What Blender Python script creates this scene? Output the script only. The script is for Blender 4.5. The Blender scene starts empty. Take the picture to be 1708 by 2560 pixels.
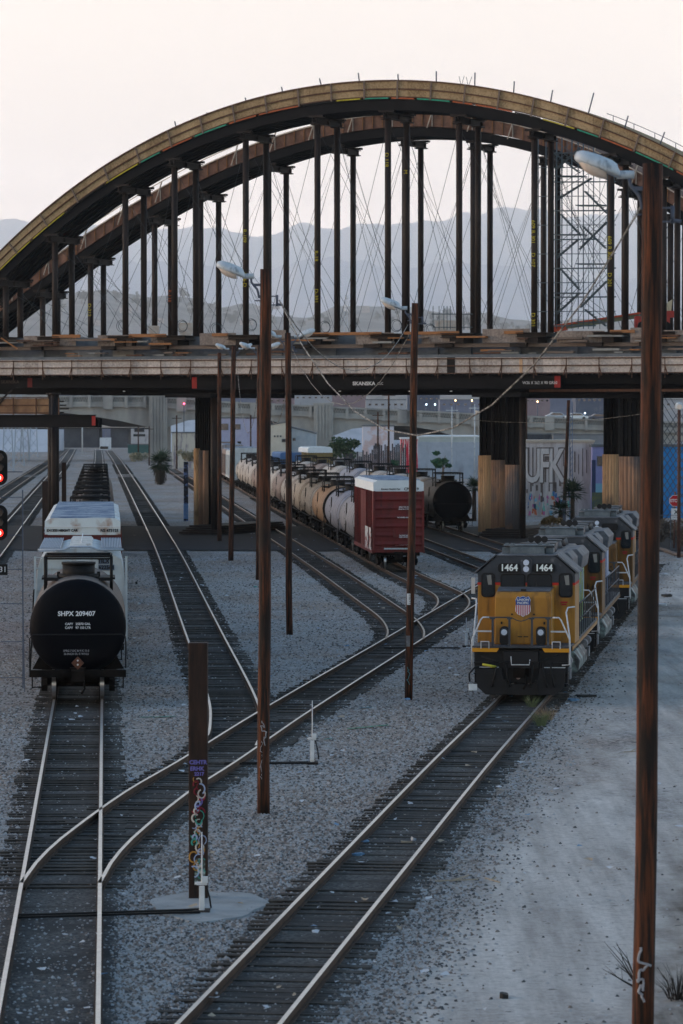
import bpy, math, random
from math import sin, cos, pi, sqrt, radians, atan2, tan
from mathutils import Vector, Matrix, noise
random.seed(7)
SC = bpy.context.scene
C = SC.collection
# ------------------------------------------------------------------ camera
F = 9607.0; PITCH = math.atan(245 / F); CAMZ = 9.0
cam_d = bpy.data.cameras.new("Camera"); cam = bpy.data.objects.new("Camera", cam_d); C.objects.link(cam)
cam.location = (0, 0, CAMZ); cam.rotation_euler = (pi / 2 - PITCH, 0, 0)
cam_d.sensor_fit = 'HORIZONTAL'; cam_d.sensor_width = 24.0; cam_d.lens = 135.0
cam_d.clip_start = 1.0; cam_d.clip_end = 90000
cam_d.dof.use_dof = True; cam_d.dof.focus_distance = 132; cam_d.dof.aperture_fstop = 4.0
SC.camera = cam
# ------------------------------------------------------------------ world, sun, exposure
SUN_AZ = radians(-88); SUN_EL = radians(7)          # low dusk glow from the left, level with the camera
w = bpy.data.worlds.new("World"); SC.world = w; w.use_nodes = True
nt = w.node_tree; nt.nodes.clear()
def N(t, tree=None, **k):
    n = (tree or nt).nodes.new(t)
    for a, b in k.items(): setattr(n, a, b)
    return n
out = N('ShaderNodeOutputWorld'); bg = N('ShaderNodeBackground'); sky = N('ShaderNodeTexSky', sky_type='NISHITA')
sky.sun_disc = False; sky.sun_elevation = SUN_EL; sky.sun_rotation = SUN_AZ
sky.air_density = 1.3; sky.dust_density = 2.0; sky.ozone_density = 4.0; sky.altitude = 100
geo = N('ShaderNodeTexCoord'); sep = N('ShaderNodeSeparateXYZ')
nt.links.new(geo.outputs['Generated'], sep.inputs[0])
mr = N('ShaderNodeMapRange', interpolation_type='SMOOTHSTEP'); mr.inputs[1].default_value = 0.10; mr.inputs[2].default_value = 0.42
nt.links.new(sep.outputs['Z'], mr.inputs[0])
ramp = N('ShaderNodeValToRGB'); mr2 = N('ShaderNodeMapRange'); mr2.inputs[1].default_value = 0.0; mr2.inputs[2].default_value = 0.16
nt.links.new(sep.outputs['Z'], mr2.inputs[0]); nt.links.new(mr2.outputs[0], ramp.inputs[0])
e = ramp.color_ramp.elements
e[0].position = 0.0; e[0].color = (4.6, 3.8, 3.5, 1); e[1].position = 0.9; e[1].color = (0.715, 0.64, 0.555, 1)
x = ramp.color_ramp.elements.new(0.35); x.color = (1.12, 0.92, 0.76, 1); x = ramp.color_ramp.elements.new(0.27); x.color = (2.05, 1.7, 1.5, 1)
dusk = N('ShaderNodeMix', data_type='RGBA')
mul = N('ShaderNodeMix', data_type='RGBA', blend_type='MULTIPLY'); mul.inputs[0].default_value = 1.0
mul.inputs[7].default_value = (0.31, 0.25, 0.212, 1)
nt.links.new(sky.outputs[0], mul.inputs[6])
az = N('ShaderNodeVectorMath', operation='DOT_PRODUCT'); az.inputs[1].default_value = (-0.35, 0.937, 0)
nt.links.new(geo.outputs['Generated'], az.inputs[0])
azr = N('ShaderNodeMapRange', interpolation_type='SMOOTHSTEP'); azr.inputs[1].default_value = -0.45; azr.inputs[2].default_value = 0.55; azr.inputs[3].default_value = 0.72; azr.inputs[4].default_value = 0.0
nt.links.new(az.outputs['Value'], azr.inputs[0])
mxx = N('ShaderNodeMath', operation='MAXIMUM'); nt.links.new(azr.outputs[0], mxx.inputs[0]); nt.links.new(mr.outputs[0], mxx.inputs[1])   # the dusk glow fills the low sky ahead and to the left only
nt.links.new(mxx.outputs[0], dusk.inputs[0]); nt.links.new(ramp.outputs[0], dusk.inputs[6]); nt.links.new(mul.outputs[2], dusk.inputs[7])
nt.links.new(dusk.outputs[2], bg.inputs[0]); bg.inputs[1].default_value = 1.0
nt.links.new(bg.outputs[0], out.inputs[0])
sl = bpy.data.lights.new("Sun", 'SUN'); sun = bpy.data.objects.new("Sun", sl); C.objects.link(sun)
sl.energy = 1.0; sl.angle = radians(10); sl.color = (1.0, 0.74, 0.5)
sd = Vector((sin(SUN_AZ) * cos(SUN_EL), cos(SUN_AZ) * cos(SUN_EL), sin(SUN_EL)))
sun.rotation_euler = (-sd).to_track_quat('-Z', 'Y').to_euler(); sun.location = sd * 400
vs = SC.view_settings; vs.view_transform = 'Standard'; vs.look = 'None'; vs.exposure = 0.95; vs.gamma = 1.0
SC.cycles.max_bounces = 8; SC.cycles.diffuse_bounces = 2; SC.cycles.glossy_bounces = 2; SC.cycles.transmission_bounces = 3
SC.cycles.volume_bounces = 4; SC.cycles.caustics_reflective = False; SC.cycles.caustics_refractive = False
SC.cycles.sample_clamp_indirect = 4; SC.cycles.use_denoising = True
# ------------------------------------------------------------------ projection helpers (full photo pixels -> real points)
fw = Vector((0, cos(PITCH), -sin(PITCH))); upv = Vector((0, sin(PITCH), cos(PITCH))); CP = Vector((0, 0, CAMZ))
def ray(px, py): return fw + Vector((1, 0, 0)) * ((px - 854) / F) + upv * ((1280 - py) / F)
def dp(px, py, D):
    r = ray(px, py); return CP + r * (D / r.y)
def gp(px, py, z=0.0):
    r = ray(px, py); return CP + r * ((z - CAMZ) / r.z)
# ------------------------------------------------------------------ materials
MATS = {}
def mat(name, c1, c2=None, scale=3.0, rough=0.75, metal=0.0, bump=0.0, stretch=(1, 1, 1), detail=6, lo=0.35, hi=0.65, fine=None, spec=0.3, emit=None, dirt=None, gscale=None):
    m = bpy.data.materials.new(name); m.use_nodes = True; t = m.node_tree
    b = t.nodes['Principled BSDF']; b.inputs['Roughness'].default_value = rough; b.inputs['Metallic'].default_value = metal
    b.inputs['Specular IOR Level'].default_value = spec
    L = t.links.new
    if emit:
        b.inputs['Emission Color'].default_value = (*emit[0], 1); b.inputs['Emission Strength'].default_value = emit[1]
    b.inputs['Base Color'].default_value = (*c1, 1)
    MATS[name] = m
    if c2 is None: return m
    tc = N('ShaderNodeTexCoord', t); mp = N('ShaderNodeMapping', t); mp.inputs['Scale'].default_value = stretch
    L(tc.outputs['Object'], mp.inputs[0])
    nz = N('ShaderNodeTexNoise', t); nz.inputs['Scale'].default_value = scale; nz.inputs['Detail'].default_value = detail; nz.inputs['Roughness'].default_value = 0.65
    L(mp.outputs[0], nz.inputs[0])
    r = N('ShaderNodeMapRange', t); r.inputs[1].default_value = lo; r.inputs[2].default_value = hi
    L(nz.outputs['Fac'], r.inputs[0])
    mx = N('ShaderNodeMix', t, data_type='RGBA'); mx.inputs[6].default_value = (*c1, 1); mx.inputs[7].default_value = (*c2, 1)
    L(r.outputs[0], mx.inputs[0]); col = mx.outputs[2]
    if dirt:   # (colour, scale, lo, hi, stretch)
        mp2 = N('ShaderNodeMapping', t); mp2.inputs['Scale'].default_value = dirt[4] if len(dirt) > 4 else (1, 1, 1); L(tc.outputs['Object'], mp2.inputs[0])
        n2 = N('ShaderNodeTexNoise', t); n2.inputs['Scale'].default_value = dirt[1]; n2.inputs['Detail'].default_value = 5; L(mp2.outputs[0], n2.inputs[0])
        r2 = N('ShaderNodeMapRange', t); r2.inputs[1].default_value = dirt[2]; r2.inputs[2].default_value = dirt[3]; L(n2.outputs['Fac'], r2.inputs[0])
        m2 = N('ShaderNodeMix', t, data_type='RGBA'); L(col, m2.inputs[6]); m2.inputs[7].default_value = (*dirt[0], 1); L(r2.outputs[0], m2.inputs[0]); col = m2.outputs[2]
    L(col, b.inputs['Base Color'])
    if bump:
        bp = N('ShaderNodeBump', t); bp.inputs['Strength'].default_value = bump; bp.inputs['Distance'].default_value = 0.02
        L(nz.outputs['Fac'], bp.inputs['Height']); L(bp.outputs[0], b.inputs['Normal'])
    return m
def osb(name, c1, c2, panel=1.22, cell=14):
    m = bpy.data.materials.new(name); m.use_nodes = True; t = m.node_tree; L = t.links.new; b = t.nodes['Principled BSDF']
    b.inputs['Roughness'].default_value = 0.85; b.inputs['Specular IOR Level'].default_value = 0.1
    tc = N('ShaderNodeTexCoord', t)
    v = N('ShaderNodeTexVoronoi', t); v.inputs['Scale'].default_value = cell; L(tc.outputs['Object'], v.inputs[0])
    n = N('ShaderNodeTexNoise', t); n.inputs['Scale'].default_value = 0.8; n.inputs['Detail'].default_value = 8; n.inputs['Roughness'].default_value = .75; L(tc.outputs['Object'], n.inputs[0])
    mp = N('ShaderNodeMapping', t); mp.inputs['Scale'].default_value = (1 / panel, 1 / panel, 0.01); L(tc.outputs['Object'], mp.inputs[0])
    fl = N('ShaderNodeVectorMath', t, operation='FLOOR'); L(mp.outputs[0], fl.inputs[0])
    wn = N('ShaderNodeTexWhiteNoise', t); L(fl.outputs[0], wn.inputs[0])
    a = N('ShaderNodeMath', t, operation='MULTIPLY_ADD'); L(v.outputs['Color'], a.inputs[0]); a.inputs[1].default_value = 0.55; L(n.outputs['Fac'], a.inputs[2])
    a2 = N('ShaderNodeMath', t, operation='MULTIPLY_ADD'); L(wn.outputs['Value'], a2.inputs[0]); a2.inputs[1].default_value = 0.4; L(a.outputs[0], a2.inputs[2])
    r = N('ShaderNodeMapRange', t); r.inputs[1].default_value = 0.4; r.inputs[2].default_value = 1.35; L(a2.outputs[0], r.inputs[0])
    mx = N('ShaderNodeMix', t, data_type='RGBA'); mx.inputs[6].default_value = (*c1, 1); mx.inputs[7].default_value = (*c2, 1); L(r.outputs[0], mx.inputs[0])
    L(mx.outputs[2], b.inputs['Base Color']); MATS[name] = m; return m
STEEL = mat('dark_weathered_steel', (0.004, 0.003, 0.003), (0.02, 0.011, 0.008), 2.5, 0.7, 0.0, 0.1, (1, 1, .25))
STEELD = mat('black_girder_steel', (0.003, 0.0035, 0.005), (0.006, 0.006, 0.008), 1.2, 0.75, spec=.15)
COLM = mat('mill_scaled_column_steel', (0.007, 0.0055, 0.0055), (0.03, 0.017, 0.013), 1.5, 0.65, 0.0, 0.2, (2, 2, .35))
REDP = mat('red_primer', (0.35, 0.03, 0.025), (0.25, 0.02, 0.02), 3)
OSBD = osb('dark_weathered_strand_board', (0.08, 0.065, 0.055), (0.3, 0.25, 0.22), 1.22, 9)
OSBT = osb('tan_strand_board', (0.14, 0.095, 0.05), (0.42, 0.31, 0.18), 1.22, 9)
OSBG = osb('grey_strand_board', (0.2, 0.17, 0.155), (0.6, 0.54, 0.5), 1.22, 9)
PLY = mat('plywood', (0.62, 0.41, 0.25), (0.42, 0.27, 0.16), 1.6, 0.8, 0, 0.2, (4, 4, .3), dirt=((.1, .085, .075), .6, .55, .7, (1, 1, .6)))
TIMB = mat('orange_timber', (0.36, 0.16, 0.06), (0.22, 0.1, 0.045), 2, 0.8, 0, 0.1, (1, 1, 6))
TIMG = mat('grey_timber', (0.12, 0.095, 0.08), (0.2, 0.15, 0.12), 2, 0.85, 0, 0.1, (.5, .5, 6))
WALE = mat('rusty_brown_waler', (0.11, 0.05, 0.028), (0.06, 0.03, 0.02), 4)
CONC = mat('grey_concrete', (0.2, 0.2, 0.19), (0.3, 0.3, 0.285), 1.2, 0.9, 0, 0.1, dirt=((.12, .115, .105), .5, .5, .75, (1, 1, .25)))
CONB = mat('blue_grey_concrete', (0.1, 0.115, 0.13), (0.15, 0.165, 0.18), 1.2, 0.9)
WOOD = mat('tarred_pole_wood', (0.011, 0.006, 0.004), (0.16, 0.046, 0.015), 2.4, 0.8, 0, 0.9, (6, 6, .35), lo=.44, hi=.72, dirt=((.014, .009, .007), 1.1, .5, .62, (1, 1, .5)))
GALV = mat('galvanised_paint', (0.42, 0.48, 0.53), (0.55, 0.6, 0.64), 5, 0.45, 0.0, dirt=((.22, .25, .28), 7, .56, .68, (1, 1, .5)))
LENS = mat('lamp_lens', (0.7, 0.6, 0.52), (0.6, 0.5, 0.42), 12, 0.15, spec=.6)
DKMET = mat('dark_blue_bracket_metal', (0.06, 0.08, 0.12), (0.09, 0.1, 0.13), 6, 0.5)
BLACK = mat('flat_black', (0.006, 0.006, 0.007), (0.012, 0.011, 0.011), 3, 0.7, spec=.2)
CABLE = mat('pale_twisted_cable', (0.32, 0.30, 0.26), (0.07, 0.06, 0.055), 6, 0.7, 0, 0, (1, 1, 1), lo=.45, hi=.55)
CABD = mat('dark_guy_cable', (0.05, 0.06, 0.07), None)
GREENP = mat('green_edge_paint', (0.02, 0.32, 0.2), (0.03, 0.2, 0.14), 3)
ORNGP = mat('orange_edge_paint', (0.42, 0.1, 0.03), (0.3, 0.08, 0.03), 3)
YELW = mat('yellow_marking_paint', (0.5, 0.42, 0.03), (0.3, 0.26, 0.02), 6)
WHITE = mat('white_paint', (0.72, 0.73, 0.74), (0.6, 0.61, 0.62), 5, 0.55, dirt=((.35, .3, .27), 3, .62, .75))
# ------------------------------------------------------------------ mesh builder
class B:
    def __init__(s): s.v = []; s.f = []; s.mi = []; s.m = 0; s.sm = []; s.smooth = False
    def _f(s, idx):
        s.f.append(tuple(idx)); s.mi.append(s.m); s.sm.append(s.smooth)
    def quad(s, a, b, c, d):
        n = len(s.v); s.v += [tuple(a), tuple(b), tuple(c), tuple(d)]; s._f((n, n + 1, n + 2, n + 3)); return s
    def hexa(s, p):   # 8 points: bottom 4 ccw, top 4 ccw
        n = len(s.v); s.v += [tuple(q) for q in p]
        for q in ((3, 2, 1, 0), (4, 5, 6, 7), (0, 1, 5, 4), (1, 2, 6, 5), (2, 3, 7, 6), (3, 0, 4, 7)): s._f([n + k for k in q])
        return s
    def box(s, c, d, rz=0.0, rx=0.0):
        cx, cy, cz = c; hx, hy, hz = d[0] / 2, d[1] / 2, d[2] / 2; P = []
        for z in (-hz, hz):
            for xx, yy in ((-hx, -hy), (hx, -hy), (hx, hy), (-hx, hy)):
                yy2, z2 = (yy * cos(rx) - z * sin(rx), yy * sin(rx) + z * cos(rx)) if rx else (yy, z)
                P.append((cx + xx * cos(rz) - yy2 * sin(rz), cy + xx * sin(rz) + yy2 * cos(rz), cz + z2))
        return s.hexa(P)
    def bx(s, x0, x1, y0, y1, z0, z1): return s.box(((x0 + x1) / 2, (y0 + y1) / 2, (z0 + z1) / 2), (abs(x1 - x0), abs(y1 - y0), abs(z1 - z0)))
    def ext(s, poly, y0, y1):   # polygon in XZ (ccw seen from -Y), extruded along Y
        n = len(s.v); k = len(poly)
        s.v += [(a, y0, b) for a, b in poly] + [(a, y1, b) for a, b in poly]
        s._f(range(n, n + k)); s._f(range(n + 2 * k - 1, n + k - 1, -1))
        for i in range(k):
            j = (i + 1) % k; s._f((n + i, n + k + i, n + k + j, n + j))
        return s
    def exts(s, poly, x0, x1):  # polygon in YZ extruded along X
        n = len(s.v); k = len(poly)
        s.v += [(x0, a, b) for a, b in poly] + [(x1, a, b) for a, b in poly]
        s._f(range(n + k - 1, n - 1, -1)); s._f(range(n + k, n + 2 * k))
        for i in range(k):
            j = (i + 1) % k; s._f((n + i, n + j, n + k + j, n + k + i))
        return s
    def cyl(s, p, q, r, r2=None, n=12, caps=True):
        return s.tube([p, q], [r, r if r2 is None else r2], n, caps)
    def tube(s, pts, r, n=8, caps=True):
        pts = [Vector(p) for p in pts]; k = len(pts); R = r if isinstance(r, (list, tuple)) else [r] * k
        base = len(s.v); ref = None; old = s.smooth; s.smooth = n > 5
        for i, p in enumerate(pts):
            d = (pts[min(i + 1, k - 1)] - pts[max(i - 1, 0)]).normalized()
            if ref is None:
                ref = Vector((0, 0, 1)) if abs(d.z) < 0.9 else Vector((1, 0, 0))
            a = d.cross(ref).normalized(); b = a.cross(d).normalized(); ref = b
            for j in range(n):
                t = 2 * pi * (j + .5) / n; s.v.append(tuple(p + a * (cos(t) * R[i]) + b * (sin(t) * R[i])))
        for i in range(k - 1):
            for j in range(n):
                a0 = base + i * n + j; a1 = base + i * n + (j + 1) % n
                s._f((a0, a1, a1 + n, a0 + n))
        s.smooth = False
        if caps: s._f([base + j for j in range(n)][::-1]); s._f([base + (k - 1) * n + j for j in range(n)])
        s.smooth = old; return s
    def bar(s, p, q, w_, h_):
        p = Vector(p); q = Vector(q); d = (q - p).normalized()
        a = d.cross(Vector((0, 0, 1)))
        a = Vector((1, 0, 0)) if a.length < 1e-3 else a.normalized()
        b = a.cross(d).normalized(); P = []
        for e_ in (p, q):
            for i, j in ((-1, -1), (1, -1), (1, 1), (-1, 1)): P.append(e_ + a * (i * w_ / 2) + b * (j * h_ / 2))
        n = len(s.v); s.v += [tuple(v) for v in P]
        for qd in ((0, 1, 2, 3), (7, 6, 5, 4), (0, 4, 5, 1), (1, 5, 6, 2), (2, 6, 7, 3), (3, 7, 4, 0)): s._f([n + k for k in qd])
        return s
    def lathe(s, prof, c=(0, 0, 0), axis='y', n=32):   # prof: (r, h)
        base = len(s.v); old = s.smooth; s.smooth = True; k = len(prof)
        for r, h in prof:
            for j in range(n):
                t = 2 * pi * j / n; a, b = cos(t) * r, sin(t) * r
                s.v.append((c[0] + a, c[1] + h, c[2] + b) if axis == 'y' else ((c[0] + a, c[1] + b, c[2] + h) if axis == 'z' else (c[0] + h, c[1] + a, c[2] + b)))
        for i in range(k - 1):
            for j in range(n):
                a0 = base + i * n + j; a1 = base + i * n + (j + 1) % n; s._f((a0, a1, a1 + n, a0 + n))
        s.smooth = old; return s
    def sweep(s, path, prof, closed=True):  # prof in (lateral, z) swept along path of (pos, dir) on ground
        base = len(s.v); k = len(prof)
        for p, d in path:
            a = Vector((d.y, -d.x, 0))
            for (l, z) in prof: s.v.append((p.x + a.x * l, p.y + a.y * l, p.z + z))
        for i in range(len(path) - 1):
            for j in range(k if closed else k - 1):
                a0 = base + i * k + j; a1 = base + i * k + (j + 1) % k
                s._f((a0, a1, a1 + k, a0 + k))
        return s
    def build(s, name, mats, parent=None, loc=None, rz=None, bev=0.0):
        me = bpy.data.meshes.new(name); me.from_pydata(s.v, [], s.f)
        if not isinstance(mats, (list, tuple)): mats = [mats]
        for m in mats: me.materials.append(m)
        me.polygons.foreach_set('material_index', s.mi); me.polygons.foreach_set('use_smooth', s.sm)
        me.update(); me.validate()
        import bmesh
        bm = bmesh.new(); bm.from_mesh(me); bmesh.ops.recalc_face_normals(bm, faces=bm.faces); bm.to_mesh(me); bm.free()
        o = bpy.data.objects.new(name, me); C.objects.link(o)
        if parent: o.parent = parent
        if loc is not None: o.location = loc
        if rz is not None: o.rotation_euler = (0, 0, rz)
        if bev:
            md = o.modifiers.new('Bevel', 'BEVEL'); md.width = bev; md.segments = 2; md.limit_method = 'ANGLE'; md.angle_limit = 0.6
        return o
def tag(o, label=None, cat=None, group=None, kind=None):
    if label: o['label'] = label
    if cat: o['category'] = cat
    if group: o['group'] = group
    if kind: o['kind'] = kind
    return o
def thing(name, label, cat, loc=(0, 0, 0), rz=0.0, group=None):
    o = bpy.data.objects.new(name, None); C.objects.link(o); o.location = loc; o.rotation_euler = (0, 0, rz); o.empty_display_size = .3
    return tag(o, label, cat, group)
def struct(o): o['kind'] = 'structure'; return o
def copy_tree(o, parent=None):
    c = o.copy(); C.objects.link(c); c.parent = parent
    for ch in list(o.children): copy_tree(ch, c)
    return c
def text(s, size, loc, parent, m, rz=0.0, rx=pi / 2, ry=0.0, align='CENTER', sx=1.0, bold=0.0, name='lettering'):
    cu = bpy.data.curves.new('t', 'FONT'); cu.body = s; cu.size = size; cu.extrude = 0.004; cu.align_x = align; cu.align_y = 'CENTER'; cu.offset = bold; cu.resolution_u = 3
    o = bpy.data.objects.new('t', cu); C.objects.link(o)
    me = bpy.data.meshes.new_from_object(o.evaluated_get(bpy.context.evaluated_depsgraph_get()))
    bpy.data.objects.remove(o); me.materials.clear(); me.materials.append(m)
    o = bpy.data.objects.new(name, me); C.objects.link(o); o.location = loc; o.rotation_euler = (rx, ry, rz); o.scale = (sx, 1, 1)
    if parent: o.parent = parent
    return o
def catmull(pts, step=2.0):
    P = [Vector((p[0], p[1], 0)) for p in pts]; P = [P[0] * 2 - P[1]] + P + [P[-1] * 2 - P[-2]]; res = []
    for i in range(1, len(P) - 2):
        a, b, c, d = P[i - 1], P[i], P[i + 1], P[i + 2]; L = (c - b).length; k = max(1, int(L / step))
        ta = (c - a) * (L / max((c - a).length, 1e-6)); tb = (d - b) * (L / max((d - b).length, 1e-6))
        for j in range(k):
            t = j / k; t2 = t * t; t3 = t2 * t
            res.append(b * (2 * t3 - 3 * t2 + 1) + ta * (t3 - 2 * t2 + t) + c * (-2 * t3 + 3 * t2) + tb * (t3 - t2))
    res.append(P[-2].copy()); return res
def withdir(pts): return [(p, (pts[min(i + 1, len(pts) - 1)] - pts[max(i - 1, 0)]).normalized()) for i, p in enumerate(pts)]
# ------------------------------------------------------------------ ground
GZ = -0.20
def gnd_mat():
    m = bpy.data.materials.new('gravel_and_dirt'); m.use_nodes = True; t = m.node_tree; L = t.links.new; b = t.nodes['Principled BSDF']
    b.inputs['Roughness'].default_value = 0.95; b.inputs['Specular IOR Level'].default_value = 0.15
    tc = N('ShaderNodeTexCoord', t); sp = N('ShaderNodeSeparateXYZ', t); L(tc.outputs['Object'], sp.inputs[0])
    def noi(sc, det, rough=.6, st=(1, 1, 1)):
        mp = N('ShaderNodeMapping', t); mp.inputs['Scale'].default_value = st; L(tc.outputs['Object'], mp.inputs[0])
        n = N('ShaderNodeTexNoise', t); n.inputs['Scale'].default_value = sc; n.inputs['Detail'].default_value = det; n.inputs['Roughness'].default_value = rough
        L(mp.outputs[0], n.inputs[0]); return n.outputs['Fac']
    def mrg(x_, a, b_, c=0., d=1., smooth=False):
        r = N('ShaderNodeMapRange', t); r.inputs[1].default_value = a; r.inputs[2].default_value = b_; r.inputs[3].default_value = c; r.inputs[4].default_value = d
        if smooth: r.interpolation_type = 'SMOOTHSTEP'
        L(x_, r.inputs[0]); return r.outputs[0]
    def mix(f, a, b_, bt='MIX'):
        x_ = N('ShaderNodeMix', t, data_type='RGBA', blend_type=bt)
        if isinstance(f, float): x_.inputs[0].default_value = f
        else: L(f, x_.inputs[0])
        for i, q in ((6, a), (7, b_)):
            if isinstance(q, tuple): x_.inputs[i].default_value = (*q, 1)
            else: L(q, x_.inputs[i])
        return x_.outputs[2]
    def math_(op, a, b_=None, c=None):
        x_ = N('ShaderNodeMath', t, operation=op)
        for i, q in enumerate((a, b_, c)):
            if q is None: continue
            if isinstance(q, (int, float)): x_.inputs[i].default_value = q
            else: L(q, x_.inputs[i])
        return x_.outputs[0]
    v = N('ShaderNodeTexVoronoi', t); v.inputs['Scale'].default_value = 9.0; L(tc.outputs['Object'], v.inputs[0])
    v2 = N('ShaderNodeTexVoronoi', t); v2.inputs['Scale'].default_value = 24.0; L(tc.outputs['Object'], v2.inputs[0])
    stone = math_('ADD', math_('MULTIPLY', v.outputs['Color'], .55), math_('MULTIPLY', v2.outputs['Color'], .45))
    big = noi(.09, 5); mid = noi(.5, 6, .7)
    gr = mix(mrg(stone, .12, .9), (.06, .058, .056), (.6, .57, .54))
    gr = mix(mrg(big, .35, .65), gr, mix(1.0, gr, (.86, .84, .84), 'MULTIPLY'))
    gr = mix(mrg(mid, .52, .78, 0, .4), gr, mix(1.0, gr, (.6, .55, .52), 'MULTIPLY'))
    gr = mix(mrg(noi(.17, 5, .65, (1, .5, 1)), .42, .66, 0, .75), gr, mix(1.0, gr, (.86, .66, .52), 'MULTIPLY'))
    gr = mix(mrg(noi(.11, 5, .6, (1, .4, 1)), .5, .7, 0, .5), gr, mix(mrg(stone, .1, .95), (.24, .23, .22), (.5, .48, .46)))
    gr = mix(mrg(noi(.3, 5, .7, (1, .3, 1)), .58, .7, 0, .7), gr, mix(1.0, gr, (.42, .41, .42), 'MULTIPLY'))
    # packed dirt road on the right, following the locomotive track
    line = math_('ADD', math_('SUBTRACT', sp.outputs['X'], math_('MULTIPLY', sp.outputs['Y'], .113)), math_('MULTIPLY', mid, 2.2))
    df = mrg(line, -5.6, -4.1, smooth=True)
    trk = noi(.8, 6, .72, (1.5, .09, 1)); fine = noi(7, 6, .8)
    dirt = mix(mrg(trk, .35, .68), (.36, .325, .295), (.66, .61, .56))
    dirt = mix(mrg(fine, .46, .7, 0, .55), dirt, (.14, .125, .115))
    stoney = mix(mrg(noi(.35, 5, .7, (1, .35, 1)), .4, .6), gr, dirt)
    dfar = mrg(sp.outputs['Y'], 120, 60)
    ds = mix(mrg(math_('ADD', noi(.22, 4, .6, (1, .3, 1)), math_('MULTIPLY', dfar, .12)), .44, .58), stoney, dirt)
    bank = mix(mrg(noi(1.6, 6, .7, (1, .25, 1)), .38, .62), (.13, .105, .085), (.36, .32, .28))
    ds = mix(mrg(line, -1.6, -.2, smooth=True), ds, mix(mrg(sp.outputs['Y'], 95, 75), ds, bank))
    col = mix(df, gr, ds)
    col = mix(mrg(noi(2.2, 3), .70, .73, 0, .6), col, (.03, .028, .025))
    L(col, b.inputs['Base Color'])
    bp = N('ShaderNodeBump', t); bp.inputs['Strength'].default_value = .6; bp.inputs['Distance'].default_value = .05
    L(stone, bp.inputs['Height']); L(bp.outputs[0], b.inputs['Normal'])
    return m
GROUND = gnd_mat()
def lin(a, b, n): return [a + (b - a) * i / n for i in range(n + 1)]
xs = [-26000, -9000, -4000, -2000, -1000, -500, -250, -120, -70] + lin(-45, 45, 150) + [70, 120, 250, 500, 1000, 2000, 4000, 9000, 26000]
ys = [-200, 0, 25] + lin(45, 150, 210) + lin(151.5, 330, 110) + [350, 380, 420, 480, 560, 700, 900, 1300, 2000, 3500, 6000, 9000, 13000, 20000, 44000]
def gz(x_, y_):
    if abs(x_) > 60 or y_ > 350: return GZ
    n1 = noise.noise(Vector((x_ * .5, y_ * .3, 0))); n2 = noise.noise(Vector((x_ * .13, y_ * .09, 5)))
    z = GZ + n1 * .006 + n2 * .010
    tx = 5.68 + .1135 * (y_ - 121.3)
    d = x_ - tx - 7.5
    if d > 0 and y_ < 110: z += min(d * .10, 1.2) * max(0, min(1, (110 - y_) / 30))
    return z
gb = B(); W_ = len(xs); gb.smooth = True
for y_ in ys:
    for x_ in xs: gb.v.append((x_, y_, gz(x_, y_)))
for j in range(len(ys) - 1):
    for i in range(W_ - 1): gb._f((j * W_ + i, j * W_ + i + 1, (j + 1) * W_ + i + 1, (j + 1) * W_ + i))
struct(gb.build('ground', GROUND))
ASPH = mat('old_asphalt', (0.009, 0.009, 0.011), (0.02, 0.02, 0.022), .6, .9, 0, .2, dirt=((.05, .045, .04), 1.5, .6, .78))
rb = B(); n = 60
for i in range(n):
    X0, X1 = -70 + 120 * i / n, -70 + 120 * (i + 1) / n
    def e0(q): return 257 - q * .05 + noise.noise(Vector((q * .4, 0, 0))) * 1.4
    def e1(q): return 313 - q * .05 + noise.noise(Vector((q * .4, 9, 0))) * 2.0
    rb.quad((X0, e0(X0), -.14), (X1, e0(X1), -.14), (X1, e1(X1), -.14), (X0, e1(X0), -.14))
struct(rb.build('road', ASPH))
rb = B()
for i in range(n):
    X0, X1 = -110 + 160 * i / n, -110 + 160 * (i + 1) / n
    rb.quad((X0, 560, -.165), (X1, 560, -.165), (X1, 585, -.165), (X0, 585, -.165))
struct(rb.build('cross_street', mat('pale_street_concrete', (.2, .18, .17), (.27, .24, .22), .4)))
# ------------------------------------------------------------------ tracks
BALL = mat('oily_dark_ballast', (.01, .009, .009), (.17, .16, .15), 13, .95, 0, .9, lo=.35, hi=.72, detail=3, dirt=((.03, .028, .028), .5, .45, .6))
TIE = mat('old_creosote_tie', (.009, .008, .007), (.075, .065, .056), 3, .9, 0, .6, (1, 8, 1), dirt=((.09, .085, .08), 1.3, .6, .7))
RTOP = mat('polished_rail_top', (.72, .69, .66), (.5, .46, .43), 3, .32, .9, lo=.3, hi=.8)
RSIDE = mat('rusty_rail_side', (.045, .028, .02), (.09, .05, .032), 3, .8)
RTOPR = mat('rust_filmed_rail_top', (.42, .34, .27), (.3, .2, .13), 2, .42, .7)
tie_me = []
for k in range(3):
    tb = B(); tb.box((0, 0, 0), (2.58 + .1 * k, .22 + .01 * k, .14)); o = tb.build('sleeper_src', TIE, bev=0); tie_me.append(o.data); bpy.data.objects.remove(o)
TRK = {}
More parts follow.
